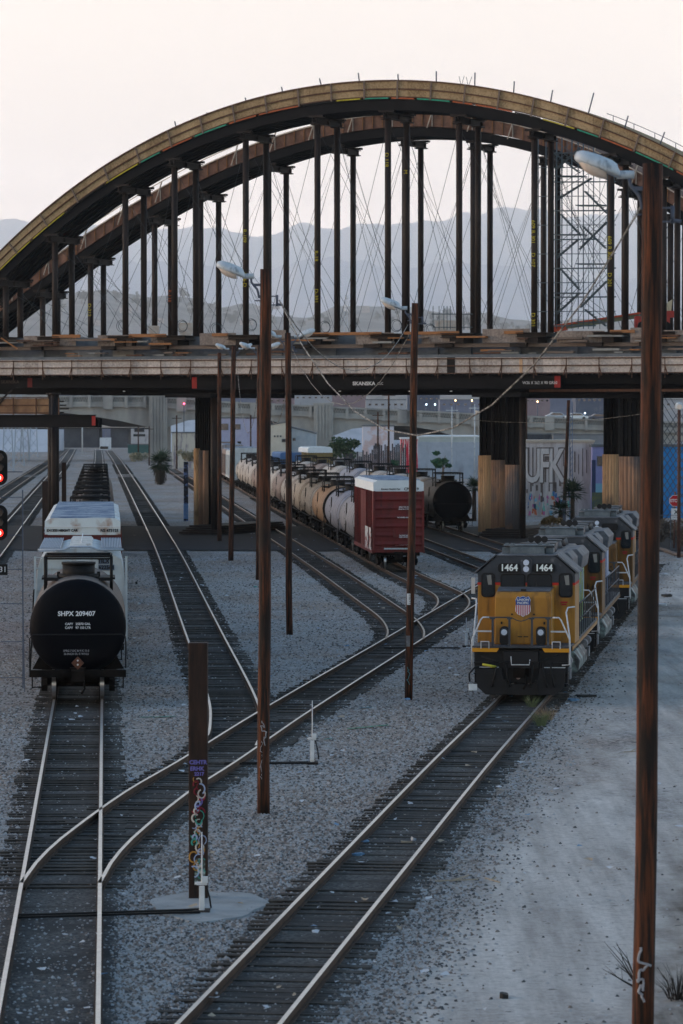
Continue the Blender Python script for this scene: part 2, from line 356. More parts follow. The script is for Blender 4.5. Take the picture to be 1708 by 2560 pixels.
def track(key, label, pts, d_ind=100, top=None, step=2.0, tie_far=420, ball=True, far_mat=False, ballw=1.42, tieskip=1, tie_near=0):
    pts = sorted(pts, key=lambda p: p[1]); P = catmull(pts, step); TRK[key] = P; path = withdir(P)
    root = thing('railway_track', label, 'railway track', (P[0].x, P[0].y, 0)); off = Vector((P[0].x, P[0].y, 0))
    loc = [(p - off, d) for p, d in path]
    for sgn in (-1, 1):
        b = B(); c = sgn * .752
        def sw(l0, l1, z0, z1, mi, topm):
            b.m = mi; b.sweep(loc, [(c + l0, z0), (c + l1, z0), (c + l1, z1), (c + l0, z1)])
            if topm: 
                # last profile edges: edge 2 is the top
                k = 0
                nf = (len(loc) - 1) * 4
                for q in range(len(b.f) - nf, len(b.f)):
                    if (q - (len(b.f) - nf)) % 4 == 2: b.mi[q] = 1
        sw(-.038, .038, -.04, 0, 0, True); sw(-.01, .01, -.15, -.04, 0, False); sw(-.07, .07, -.172, -.15, 0, False)
        b.build('rail', [RSIDE, top or RTOP], root)
    if ball:
        b = B(); prev = None
        for i, (p, d) in enumerate(loc):
            a = Vector((d.y, -d.x, 0)); j1 = random.uniform(-.12, .12) ; j2 = random.uniform(-.12, .12)
            l = p - a * (ballw + j1); r = p + a * (ballw + j2); l2 = p - a * 1.0; r2 = p + a * 1.0
            row = [Vector((l.x, l.y, GZ - .05)), Vector((l2.x, l2.y, -.188 + .0015 * len(TRK))), Vector((r2.x, r2.y, -.188 + .0015 * len(TRK))), Vector((r.x, r.y, GZ - .05))]
            if prev:
                for q in range(3): b.quad(prev[q], prev[q + 1], row[q + 1], row[q])
            prev = row
        b.build('ballast_bed', BALL, root)
    acc = 0; nxt = .2; cnt = 0; rest = B()
    for i in range(len(P) - 1):
        a, c = P[i], P[i + 1]; L = (c - a).length
        while nxt <= acc + L:
            t = (nxt - acc) / L; q = a.lerp(c, t); d = (c - a).normalized(); ang = atan2(d.y, d.x) - pi / 2
            if q.y > tie_far: break
            if q.y < tie_near and random.random() < (tie_near - q.y) / 7: nxt += .56; continue
            q2 = q - off + Vector((random.uniform(-.05, .05), 0, 0)); z = -.222 + random.choice((0, -.01, -.02, -.035)) + random.uniform(-.006, .006); an = ang + random.uniform(-.02, .02)
            if cnt < d_ind:
                o = bpy.data.objects.new('sleeper', random.choice(tie_me)); C.objects.link(o); o.parent = root; o.location = (q2.x, q2.y, z); o.rotation_euler = (0, 0, an)
            else: rest.box((q2.x, q2.y, z), (2.6, .23, .14), an)
            cnt += 1; nxt += .56 * tieskip + random.uniform(-.03, .03)
        acc += L
    if rest.v: tag(rest.build('sleepers', TIE, root), kind='stuff')
    return root
track('A', 'straight railway track at far left, under the black tank car and red boxcar', [(-3.95, 50), (-5.15, 69.6), (-8.33, 121.3), (-17.7, 274), (-47.4, 751), (-62, 980)], 100, tie_near=77, tie_far=700)
track('B', 'long diagonal ladder track that all the left tracks switch into', [(-5.40, 73.6), (-5.38, 76.9), (-5.2, 81.3), (-4.41, 91.3), (-3.5, 99.4), (-1.77, 116), (2.62, 155), (6.75, 191.7), (12.4, 240)], 100, tie_near=84)
track('C', 'empty track right of the black tank car, curving into the diagonal track', [(-3.08, 104.3), (-3.0, 108), (-3.08, 112), (-3.33, 118.9), (-3.95, 130), (-5.27, 151.5), (-12.8, 274.5), (-41.5, 715), (-58, 960)], 100, tie_far=700)
track('D', 'empty rusty track just left of the red boxcar, bending right at its near end', [(2.53, 153.8), (2.68, 160), (2.5, 169), (1.97, 178.6), (-1.57, 235.6), (-7.6, 326), (-12.6, 402), (-28.5, 640)], 100, RTOPR, tie_far=600)
track('E', 'track under the red boxcar and the long row of tank cars', [(4.88, 176), (5.25, 181), (5.45, 187), (5.3, 193.9), (3.51, 218.8), (.95, 261), (-11.6, 466), (-22.6, 650), (-30, 760)], 100, RTOPR)
track('F', 'track right of the red boxcar, between it and the asphalt', [(10.2, 205), (8.35, 232), (5.85, 269), (3.3, 308), (.6, 345)], 60, RTOPR, tie_far=330)
track('H', 'track under the dark unlit tank car beside the right pier', [(14.6, 205), (12.0, 243), (10.0, 273.7), (8.55, 296), (5.4, 335), (1.4, 375), (-3.2, 417), (-9.0, 475), (-22, 600)], 60, RTOPR, tie_far=255)
track('G', 'track in front of and beneath the yellow locomotives', [(-2.5, 49), (-1.65, 56.7), (.33, 74.5), (3.18, 100), (5.68, 121.3), (10.2, 161), (14.8, 202), (18.5, 235)], 100)
track('L1', 'empty main track beside the red signal heads', [(-21.5, 228), (-22.8, 250), (-26.6, 311), (-33, 414), (-52, 720), (-70, 1000)], 60, tie_far=700)
track('L2', 'leftmost empty main track running to the far bridge', [(-28, 258), (-38.5, 432), (-55, 720), (-73, 1020)], 60, RTOPR, tie_far=700)
def trackx(key, D):
    P = TRK[key]
    for a, c in zip(P, P[1:]):
        if a.y <= D <= c.y:
            t = (D - a.y) / (c.y - a.y); return a.x + (c.x - a.x) * t, atan2(-(c.x - a.x), c.y - a.y)
    a, c = (P[-2], P[-1]) if D > P[-1].y else (P[0], P[1])
    return a.x + (c.x - a.x) * (D - a.y) / (c.y - a.y), atan2(-(c.x - a.x), c.y - a.y)
# ------------------------------------------------------------------ arch bridge under construction
TH = radians(22); U = Vector((cos(TH), -sin(TH), 0)); Wv = Vector((sin(TH), cos(TH), 0)); P0 = Vector((0, 288, 0))
def pb(px, py, off=0.0):
    r = ray(px, py); t = ((P0 + Wv * off - CP).dot(Wv)) / r.dot(Wv); return CP + r * t
def uz(u, off, z): return P0 + U * u + Wv * off + Vector((0, 0, z))
def stat(p): return (p - P0).dot(U)
def bbox_uw(b, u0, u1, o0, o1, z0, z1):
    q = [uz(u0, o0, z0), uz(u1, o0, z0), uz(u1, o1, z0), uz(u0, o1, z0), uz(u0, o0, z1), uz(u1, o0, z1), uz(u1, o1, z1), uz(u0, o1, z1)]
    return b.hexa(q)
bridge = thing('arch_bridge', 'unfinished arch bridge on dark falsework columns with plywood edge forms', 'bridge', (0, 0, 0))
topn = [(-60, 700), (0, 633), (66, 553), (165, 482), (225, 435), (291, 402), (362, 358), (439, 320), (518, 293), (592, 264), (672, 240), (757, 221), (815, 210), (860, 205), (948, 198), (1036, 200), (1110, 206), (1178, 215), (1255, 227), (1321, 242), (1397, 261), (1485, 293), (1567, 328), (1643, 361), (1708, 391), (1780, 430)]
botn = [(-60, 742), (0, 668), (60, 616), (112, 567), (176, 512), (241, 471), (307, 432), (379, 391), (455, 356), (527, 326), (598, 302), (677, 279), (760, 260), (817, 251), (860, 248), (948, 239), (1030, 240), (1099, 246), (1156, 254), (1239, 268), (1307, 281), (1386, 303), (1468, 331), (1550, 366), (1638, 402), (1708, 429), (1780, 472)]
topf = [(-60, 790), (0, 741), (100, 668), (189, 611), (230, 567), (274, 539), (384, 479), (505, 419), (603, 367), (680, 342), (779, 315), (860, 298), (959, 284), (1050, 278), (1135, 282), (1206, 293), (1326, 318), (1420, 345), (1530, 395), (1640, 455), (1708, 492), (1780, 535)]
def curve_z(pts, off, smooth=4):
    q = [(stat(pb(a, b_, off)), pb(a, b_, off).z) for a, b_ in pts]
    # fit a smooth polynomial so that reading errors do not show as kinks
    import numpy as np
    u = np.array([a for a, _ in q]); z = np.array([b_ for _, b_ in q]); co = np.polyfit(u, z, smooth)
    return (lambda s_: float(np.polyval(co, s_))), u.min(), u.max()
zt, ua, ub = curve_z(topn, 0); zb_, _, _ = curve_z(botn, 0)
ztf, fa, fb = curve_z(topf, 20)
def zbf(u): return ztf(u) - 1.15
def rib(topz, botz, u0, u1, o0, wid, matf, name, studs=True):
    n = 70; b = B()
    for i in range(n):
        a, c = u0 + (u1 - u0) * i / n, u0 + (u1 - u0) * (i + 1) / n
        b.hexa([uz(a, o0, botz(a)), uz(c, o0, botz(c)), uz(c, o0 + wid, botz(c)), uz(a, o0 + wid, botz(a)), uz(a, o0, topz(a)), uz(c, o0, topz(c)), uz(c, o0 + wid, topz(c)), uz(a, o0 + wid, topz(a))])
    return b.build(name, matf, bridge)
rib(zt, zb_, ua, ub, 0, 4.2, OSBT, 'arch_formwork')
rib(ztf, zbf, fa, fb, 20, 4.2, mat('brown_inner_formwork', (.09, .042, .028), (.2, .105, .07), 1.5), 'arch_formwork')
def curvebar(b, fz, u0, u1, o, w_, h_, n=60):
    for i in range(n):
        a, c = u0 + (u1 - u0) * i / n, u0 + (u1 - u0) * (i + 1) / n
        b.hexa([uz(a, o - w_ / 2, fz(a) - h_ / 2), uz(c, o - w_ / 2, fz(c) - h_ / 2), uz(c, o + w_ / 2, fz(c) - h_ / 2), uz(a, o + w_ / 2, fz(a) - h_ / 2),
                uz(a, o - w_ / 2, fz(a) + h_ / 2), uz(c, o - w_ / 2, fz(c) + h_ / 2), uz(c, o + w_ / 2, fz(c) + h_ / 2), uz(a, o + w_ / 2, fz(a) + h_ / 2)])
b = B(); curvebar(b, lambda u: zt(u) + .02, ua, ub, -.06, .14, .1); curvebar(b, lambda u: zt(u) * .5 + zb_(u) * .5, ua, ub, -.06, .12, .09); curvebar(b, lambda u: zb_(u) + .03, ua, ub, -.05, .1, .07); b.build('waler', WALE, bridge)
u = ua + 1
while u < ub:
    b = B(); sl_ = (zt(u + .1) - zt(u - .1)) / .2; k = .22 * sl_
    dx = sl_ * 1.25
    b.bar(uz(u, -.1, zb_(u) - .12), uz(u - dx * .75, -.1, zt(u - dx * .75) + .05), .09, .12); b.build('stud', TIMG, bridge); u += 2.63
# painted edge strips under the near form
i = 0; u = ua
while u < ub:
    L = random.uniform(1.5, 3.2); m = (GREENP, ORNGP, ORNGP, BLACK, YELW, GREENP, ORNGP)[i % 7]; i += 1
    if u < stat(pb(260, 460)): m = (YELW, BLACK, YELW)[i % 3]
    b = B(); k = 3
    for j in range(k):
        a, c = u + L * j / k, u + L * (j + 1) / k
        b.hexa([uz(a, -.1, zb_(a) - .13), uz(c, -.1, zb_(c) - .13), uz(c, .15, zb_(c) - .13), uz(a, .15, zb_(a) - .13), uz(a, -.1, zb_(a) - .03), uz(c, -.1, zb_(c) - .03), uz(c, .15, zb_(c) - .03), uz(a, .15, zb_(a) - .03)])
    b.build('edge_strip', m, bridge); u += L + .25
for o in (.1, 1.0, 1.9, 2.8, 3.7, 4.3):
    b = B(); curvebar(b, lambda u: zb_(u) - .55, ua, ub, o, .03, .78); curvebar(b, lambda u: zb_(u) - .94, ua, ub, o, .3, .05); curvebar(b, lambda u: zb_(u) - .16, ua, ub, o, .3, .05); b.build('stringer', STEELD, bridge)
    b = B(); curvebar(b, lambda u: zbf(u) - .4, fa, fb, 20 + o, .03, .7); curvebar(b, lambda u: zbf(u) - .75, fa, fb, 20 + o, .3, .05); b.build('stringer', STEELD, bridge)
# far arch studs and its white top rail
u = fa; WRAIL = mat('pale_lumber', (.55, .48, .4), (.35, .28, .22), 3)
i = 0
while u < fb:
    b = B(); b.bar(uz(u, 19.95, zbf(u)), uz(u, 19.95, ztf(u)), .07, .1)
    if i % 4 == 0: b.bar(uz(u - .4, 19.85, zbf(u) - .1), uz(u + .2, 19.85, ztf(u) + .5), .14, .06)
    b.build('stud', WRAIL if i % 4 == 0 else TIMB, bridge); u += .85; i += 1
b = B(); curvebar(b, lambda u: ztf(u) + .42, fa, fb, 20, .08, .06); curvebar(b, lambda u: ztf(u) - .08, fa, fb, 19.9, .1, .1); b.build('guard_rail', WRAIL, bridge)
# rods standing on the crown
for (x0, y0, x1, y1) in [(441, 322, 437, 303), (521, 297, 517, 281), (617, 258, 613, 244), (708, 238, 704, 217), (804, 216, 799, 196), (899, 208, 896, 182), (996, 205, 995, 185), (1091, 208, 1091, 178), (1187, 219, 1188, 181), (1284, 238, 1286, 203), (1376, 260, 1382, 225), (1469, 292, 1485, 232), (1560, 328, 1571, 289), (1648, 368, 1662, 330), (1152, 210, 1148, 190), (1155, 210, 1161, 189), (1170, 212, 1166, 192), (1173, 212, 1180, 191)]:
    b = B(); b.cyl(pb(x0, y0, 1), pb(x1, y1, 1), .05 if x0 not in (1152, 1155, 1170, 1173) else .02, n=6); b.build('rod', DKMET, bridge)
b = B(); a0 = stat(pb(1480, 290)); curvebar(b, lambda u: zt(u) + .42, a0, ub, 3.5, .05, .05, 20)
for k in range(9): u = a0 + .5 + k * 1.6; b.bar(uz(u, 3.5, zt(u)), uz(u, 3.5, zt(u) + .45), .05, .05)
b.build('hand_rail', DKMET, bridge)
# columns and caps of the arch falsework
DECKZ = 14.95
nL = [15, 138, 314, 437, 615, 794, 970, 1148, 1336, 1527, 1659]; nR = [51, 180, 360, 490, 666, 843, 1017, 1195, 1377, 1564, 1693]
fL = [107, 227, 387, 502, 672, 843, 1012, 1183, 1359, 1561, 1676]; fR = [145, 259, 427, 547, 716, 883, 1052, 1225, 1394, 1600, 1712]
colbase = []
def column(px, off, fz, dz, r=.235):
    p = pb(px, 900, off); s_ = stat(p); top = fz(s_) - dz; q = uz(s_, off, 0)
    b = B(); b.cyl(uz(s_, off, DECKZ - .1), uz(s_, off, top), r, n=14)
    for z in (DECKZ + 6, DECKZ + 12):
        if z < top - 1: b.cyl(uz(s_, off, z), uz(s_, off, z + .06), r + .012, n=14)
    b.m = 1; bbox_uw(b, s_ - .4, s_ + .4, off - .4, off + .4, top - .08, top)
    b.build('column', [COLM, STEEL], bridge); return s_, top
def cap(s_, o0, o1, top):
    b = B(); bbox_uw(b, s_ - .2, s_ + .2, o0, o1, top, top + .06); bbox_uw(b, s_ - .03, s_ + .03, o0, o1, top + .06, top + .4); bbox_uw(b, s_ - .2, s_ + .2, o0, o1, top + .4, top + .46)
    for o in (o0 + .4, (o0 + o1) / 2, o1 - .4): b.box(uz(s_, o, top + .23), (.36, .04, .34), -TH)
    for o in (o0 + .8, o1 - .8): bbox_uw(b, s_ - .6, s_ + .6, o - .2, o + .2, top + .46, top + .62)
    b.build('cap_beam', STEEL, bridge)
tops = []
for a, c in zip(nL, nR):
    s1, t1 = column(a, .3, zb_, 1.6); s2 = s1; p = pb(c, 900, 3.8); s2 = stat(p)
    fz = (lambda v: (lambda q: v))(zb_(s1)); s2, t2 = column(c, 3.8, fz, 1.6)
    cap((s1 + s2) / 2, -.9, 5.0, t1); tops.append((s1, .3, t1, s2, 3.8))
topsf = []
for a, c in zip(fL, fR):
    s1, t1 = column(a, 20.3, zbf, 1.45); fz = (lambda v: (lambda q: v))(zbf(s1)); s2, t2 = column(c, 23.8, fz, 1.45)
    cap((s1 + s2) / 2, 19.4, 25.0, t1); topsf.append((s1, 20.3, t1, s2, 23.8))
def cable(p, q, r=.018, sag=0, m=CABD, parent=None, name='guy_cable'):
    p, q = Vector(p), Vector(q); n = 1 if not sag else 10
    pts = [p.lerp(q, i / n) - Vector((0, 0, sag * 4 * (i / n) * (1 - i / n))) for i in range(n + 1)]
    b = B(); b.tube(pts, r, 5); return b.build(name, m, parent)
for TT in (tops, topsf):
    for i in range(len(TT) - 1):
        s1, o1, t1, s2, o2 = TT[i]; a1, b1, c1, a2, b2 = TT[i + 1]
        cable(uz(s2, o2, t1 - .3), uz(a1, b1, DECKZ + .2), parent=bridge); cable(uz(a1, b1, c1 - .3), uz(s2, o2, DECKZ + .2), parent=bridge)
        cable(uz(s1, o1, t1 - .3), uz(a2, b2 + 3, DECKZ + .1), .015, parent=bridge); cable(uz(a2, b2, c1 - .4), uz(s1, o1 + 6, DECKZ + .1), .015, parent=bridge)
        if i % 2: cable(uz(s2, o2, t1 - .5), uz(s2 + 1.2, o2 + 9, DECKZ), .009, parent=bridge)
for i in range(len(tops) - 2):
    s1, o1, t1, s2, o2 = tops[i]; a1, b1, c1, a2, b2 = topsf[i + 1]
    cable(uz(s2, o2, t1 - .6), uz(a1, b1, DECKZ), .010, parent=bridge); cable(uz(a1, b1, c1 - .6), uz(s2, o2, DECKZ), .010, parent=bridge)
for px, py in [(305, 815), (455, 815), (540, 822), (628, 812), (812, 818), (991, 814), (1075, 825)]:
    c0 = pb(px, py, 2.0); b = B(); rr = .42; b.tube([c0 + Vector((cos(t) * rr, .1 * sin(3 * t), sin(t) * rr * 1.1)) for t in [2 * pi * k / 20 for k in range(21)]], .022, 5)
    b.tube([c0 + Vector((cos(t) * rr * .8 + .06, .12, sin(t) * rr * .9)) for t in [2 * pi * k / 20 for k in range(21)]], .02, 5); b.build('cable_coil', CABD, bridge)
for px, s0, y0, off in [(615, '016-D', 700, .3), (615, 'R-109', 590, .3), (794, 'D-391', 740, .3), (794, 'R-18', 640, .3), (970, 'D 118', 400, .3), (1336, '609 R 301', 580, .3), (1336, 'D 107', 650, .3), (1336, 'D 301', 800, .3), (1527, '609 R 302', 620, .3), (1527, 'D 201', 700, .3), (1017, 'M', 430, 3.8), (427, 'R-118', 740, 20.3), (227, 'D-212', 775, 20.3)]:
    p = pb(px, y0, off); o = text(s0, .42, p - Wv * .27, bridge, ORNGP if px == 427 else YELW, name='paint_mark')
    o.rotation_euler = (Matrix.Rotation(-TH, 4, 'Z') @ Matrix.Rotation(pi / 2, 4, 'Y') @ Matrix.Rotation(pi / 2, 4, 'X')).to_euler()
# deck
u0, u1 = stat(pb(-90, 900)), stat(pb(1800, 900))
b = B(); bbox_uw(b, u0, u1, -2.9, 30, 13.12, 13.35); bbox_uw(b, u0, u1, .9, 29, 13.35, 14.9)
b.build('deck_slab', CONB, bridge)
b = B(); bbox_uw(b, u0, u1, -3.1, -3.02, 11.95, 13.13); b.build('edge_form', OSBG, bridge)
for z, h in ((13.05, .08), (12.52, .07), (11.98, .07)):
    b = B(); bbox_uw(b, u0, u1, -3.2, -3.1, z - h / 2, z + h / 2); b.build('waler', WALE, bridge)
u = u0 + 1.0; i = 0
while u < u1:
    b = B(); b.bar(uz(u, -3.25, 13.1), uz(u, -3.25, 11.6), .07, .09)
    b.bar(uz(u, -3.3, 12.5), uz(u + (.22 if i % 2 else -.2), -3.3, 11.8), .06, .07); b.build('brace', WALE, bridge); u += 2.48; i += 1
b = B(); s_ = stat(pb(1303, 920, -3.1)); bbox_uw(b, s_ - .12, s_ + .12, -3.14, -3.06, 12.0, 13.08); b.build('splice_board', PLY, bridge)
s_ = stat(pb(1128, 920, -3.1)); b = B(); bbox_uw(b, s_ - .3, s_ + .3, -3.15, -3.06, 11.96, 13.14); b.build('open_gap', BLACK, bridge)
b = B(); u = u0
while u < u1:
    bbox_uw(b, u, u + .09, -3.0, -2.5, 11.84, 11.94); u += .38
b.build('joist_ends', STEEL, bridge)
def girder(ua_, ub_, o, z0, z1, name='girder', m=STEELD):
    b = B(); h = z1 - z0; bbox_uw(b, ua_, ub_, o - .22, o + .22, z0, z0 + .05); bbox_uw(b, ua_, ub_, o - .22, o + .22, z1 - .05, z1); bbox_uw(b, ua_, ub_, o - .03, o + .03, z0 + .05, z1 - .05)
    return b.build(name, m, bridge)
ga, gb_ = stat(pb(478, 950, -2.8)), stat(pb(1402, 950, -2.8))
girder(ga, gb_, -2.6, 10.85, 11.84)
girder(u0, ga - .2, -2.2, 11.0, 11.84); girder(gb_ + .2, u1, -2.1, 11.2, 11.84)
for px in (484, 1393):
    s_ = stat(pb(px, 950, -2.8)); b = B(); bbox_uw(b, s_ - (.2 if px < 900 else .25), s_ + .2, -2.655, -2.632, 10.92, 11.77); b.build('red_end_mark', REDP, bridge)
s_ = stat(pb(74, 955, -2.3)); b = B(); bbox_uw(b, s_ - .2, s_ + .2, -2.255, -2.232, 11.05, 11.77); b.build('red_end_mark', mat('dull_red_primer', (.12, .015, .015)), bridge)
for o in (.5, 3.5, 7, 11, 15, 19, 23, 27): girder(u0, u1, o, 10.55, 11.9)
b = B(); bbox_uw(b, u0, u1, -2.4, 29, 11.9, 11.95); b.build('soffit_form', BLACK, bridge)
SIGNW = mat('stencil_white_paint', (.62, .63, .65))
def ontext(s, size, px, py, off, m=SIGNW, sx=1.0, bold=0.0):
    p = pb(px, py, off); return text(s, size, p, bridge, m, rz=-TH, sx=sx, bold=bold)
ontext('SKANSKA', .36, 910, 959, -2.66, sx=1.15, bold=.012); ontext('CLC', .24, 951, 959, -2.66)
ontext('W36 X 262 X 90 GR50', .30, 1350, 957, -2.66, sx=.92); ontext('SKANSKA', .36, 25, 955, -2.27, mat('faded_brown_stencil', (.07, .05, .04)))
for px in (310, 850, 1025, 1128):
    b = B(); p = pb(px, 978, -2.66); b.box(p, (.16, .06, .06), -TH); b.build('clip', WHITE, bridge)
# cluttered band between the edge form and the column feet
random.seed(11)
b = B(); bbox_uw(b, u0, u1, -.75, -.45, 13.92, 14.2); b.build('timber_beam', TIMG, bridge)
for (x0, x1, m) in [(60, 110, OSBD), (110, 190, OSBD), (245, 330, OSBD), (378, 420, OSBD), (500, 590, OSBD), (660, 715, OSBD), (890, 985, OSBD), (1055, 1130, OSBD), (1207, 1325, OSBD), (1393, 1512, OSBD), (1577, 1630, OSBD), (1660, 1790, OSBD)]:
    b = B(); a, c = stat(pb(x0, 850, -.9)), stat(pb(x1, 850, -.9)); bbox_uw(b, a, c, -.95, -.88, 14.2 + random.uniform(-.05, .05), random.choice((15.05, 15.25, 15.3, 14.9)) if x0 > 500 else random.uniform(14.8, 15.2)); b.build('barrier_panel', m, bridge)
for x0, x1 in [(70, 230), (262, 445), (470, 600), (780, 985), (1010, 1180), (1260, 1340), (1525, 1620)]:
    b = B(); a, c = stat(pb(x0 if x0 > 700 else x0 + 60, 850, -1.1)), stat(pb(x1, 850, -1.1)); bbox_uw(b, a, c - 1.0, -1.12, -1.0, 14.88 if x0 > 300 else 14.85, 15.1); b.build('plank', TIMB, bridge)
for k, (s1, o1, t1, s2, o2) in enumerate(tops):
    b = B()
    for zz in (14.62, 14.92): bbox_uw(b, s1 - .9, s2 + 1.3, -1.3, 5, zz, zz + .05)
    bbox_uw(b, s1 - .9, s2 + 1.3, -1.0, -.96, 14.66, 14.92); bbox_uw(b, s1 - .2, s2 + .7, -1.2, 2, 14.2, 14.6); bbox_uw(b, s1 - 1.4, s2 - .2, -1.15, 2, 13.92, 14.2)
    b.build('base_grillage', STEEL, bridge)
    for j in range(6):
        b = B(); q = s1 + random.uniform(-2.8, 3.2); L = random.uniform(.6, 2.4); zz = random.choice((13.42, 13.6, 14.25, 14.45, 14.6))
        bbox_uw(b, q, q + L, -1.35 - random.random() * .3, -.98, zz, zz + random.uniform(.06, .16)); b.build('loose_timber', random.choice((TIMG, TIMG, WALE, TIMB, CONC)), bridge)
u = u0
while u < u1:
    L = random.uniform(1.4, 3.2)
    b = B(); bbox_uw(b, u, u + L, .6, .88, 13.36, 13.93); b.build('curb_block', random.choice((CONB, CONB, CONC)), bridge); u += L + random.uniform(.8, 2.6)
b = B(); b.bar(pb(3, 845, -1.5), pb(44, 872, -1.5), .12, .1); b.build('loose_timber', TIMB, bridge)
# piers below
def pier(pxs, off, ztop, zply, px_ply=True, m=PLY, r=None, z0=0.0):
    pa, pc = pb(pxs[0], 1100, off), pb(pxs[1], 1100, off); a, c = stat(pa), stat(pc); mid = (a + c) / 2; hw = (c - a) / 2
    root = B(); n = 5
    for k in range(n):
        q = a + (c - a) * (k + .5) / n; w2 = hw / n * .62
        bbox_uw(root, q - w2, q + w2, off - .05 + .12 * (k % 2), off + .7, 0, ztop)
    bbox_uw(root, a + .04, c - .04, off + .2, off + .9, 0, ztop)
    root.build('pier_column', STEELD, bridge)
    if zply:
        b = B(); k = 8; pr = []
        for i in range(k + 1):
            t = pi * i / k; pr.append((mid - hw * cos(t) * .99, off - .1 - .42 * sin(t) ** .7))
        for i in range(k):
            (q0, f0), (q1, f1) = pr[i], pr[i + 1]
            b.smooth = True
            b.hexa([uz(q0, f0, z0), uz(q1, f1, z0), uz(q1, f1 + .04, z0), uz(q0, f0 + .04, z0), uz(q0, f0, zply), uz(q1, f1, zply), uz(q1, f1 + .04, zply), uz(q0, f0 + .04, zply)])
        b.smooth = False
        for zz in (z0 + (zply - z0) * .36, z0 + (zply - z0) * .68): bbox_uw(b, a + .2, c - .2, off - .565, off - .5, zz, zz + .025)
        b.build('plywood_wrap', m, bridge)
def pipe(px, off, r, z0=-.3, z1=10.6):
    s_ = stat(pb(px, 1100, off)); b = B(); b.cyl(uz(s_, off, z0), uz(s_, off, z1), r, n=16); b.cyl(uz(s_, off, z1 - .15), uz(s_, off, z1), r + .12, n=16); b.build('pipe_pile', COLM, bridge)
PLY2 = mat('shaded_brown_plywood', (.32, .19, .125), (.2, .115, .075), 1.4, .85, 0, .2, (4, 4, .3), dirt=((.09, .085, .09), .5, .5, .62, (1, 1, .5)))  # darker plywood copy, shade away from the left glow painted in
pier((1198, 1229), 9, 10.6, 5.85); pier((1230, 1264), 5, 10.6, 5.55, m=PLY2); pier((1265, 1300), 1, 10.6, 5.25, m=PLY2); pipe(1307, -.3, .24)
pier((488, 501), 9, 10.6, 6.3); pier((500, 513), 6, 10.6, 6.2, m=PLY2); pier((511, 523), 3, 10.6, 6.2, m=PLY2); pier((522, 534), 3, 10.6, 0); pipe(535, -.3, .25)
pier((1508, 1548), 6, 10.6, 6.0); pier((1549, 1602), 1, 10.6, 5.9, m=PLY2); pipe(1612, 0, .22); pipe(1650, -1, .26); pipe(1638, 4, .2)
pipe(127, -5, .24); pipe(140, -6, .24); pipe(134, -6.8, .2)
for px, off in ((1255, 0), (512, 0), (1560, 0)):
    b = B(); s_ = stat(pb(px, 1330, off))
    for k in range(5): bbox_uw(b, s_ - 1.9 + k * .15, s_ + 1.8 - k * .1, off - 1.2 + k * .3, off + 12, -.25 + k * .16, -.12 + k * .16)
    b.build('pier_footing', STEEL, bridge)
b = B(); a, c = stat(pb(1195, 990, -1)), stat(pb(1318, 990, -1)); bbox_uw(b, a, c, -2.3, 14, 10.25, 10.56); a, c = stat(pb(430, 990, -1)), stat(pb(545, 990, -1)); bbox_uw(b, a, c, -2.3, 14, 10.25, 10.56); a, c = stat(pb(1310, 990, -1)), stat(pb(1800, 990, -1)); bbox_uw(b, a, c, -.5, .2, 10.15, 10.52); b.build('pier_cap', STEELD, bridge)
b = B(); a, c = stat(pb(1320, 980, -2)), stat(pb(1800, 980, -2)); bbox_uw(b, a, c, -1.7, -1.5, 10.62, 10.8); b.build('perforated_strut', WALE, bridge)
# lower platform at the left
b = B(); s0, s1 = stat(pb(-80, 1050, -9)), stat(pb(238, 1050, -9)); bbox_uw(b, s0, s1, -9.2, -8.8, 8.05, 8.12); bbox_uw(b, s0, s1, -9.2, -8.8, 8.88, 8.95); bbox_uw(b, s0, s1, -9.03, -8.97, 8.1, 8.9); bbox_uw(b, s0, s1 + .12, -8.75, -8.1, 8.0, 8.7); b.build('platform_beam', STEELD, bridge)
s0_ = stat(pb(229, 1050, -9.1)); b = B(); bbox_uw(b, s0_, s0_ + .3, -9.06, -9.035, 8.15, 8.86); b.build('red_end_mark', REDP, bridge)
b = B(); s1 = stat(pb(121, 1010, -9)); bbox_uw(b, s0, s1, -8.95, -8.9, 9.0, 10.15); b.build('platform_form', mat('stained_tan_formwork', (.27, .16, .085), (.14, .075, .045), .8, .85), bridge)
b = B()
for z in (9.05, 9.62, 10.18): bbox_uw(b, s0, s1, -9.03, -8.95, z, z + .07)
for k in range(5): bbox_uw(b, s0 + k * 1.9, s0 + k * 1.9 + .08, -9.08, -9.0, 8.95, 10.2)
b.build('waler', WALE, bridge)
b = B()
for k in range(4): b.bar(pb(150, 1004 + k * 9, -7), pb(160 + 6 * (k % 3), 1004 + k * 9, -7), .06, .1)
b.bar(pb(-5, 1005, -9), pb(30, 975, -9), .08, .08); b.bar(pb(-5, 1015, -9), pb(22, 980, -9), .08, .08); b.build('strut', STEEL, bridge)
# lattice falsework tower right of the near pole
b = B(); x0, x1 = 1655, 1775
for k in range(14):
    y0 = 960 + k * 22
    b.bar(pb(x0, y0, 4), pb(x0 + 105, y0 + 170, 4), .045, .045)
    if k < 12: b.bar(pb(x0, y0 + 130, 4.3), pb(x0 + 105, y0 - 20, 4.3), .045, .045)
b.build('lattice_brace', DKMET, bridge)
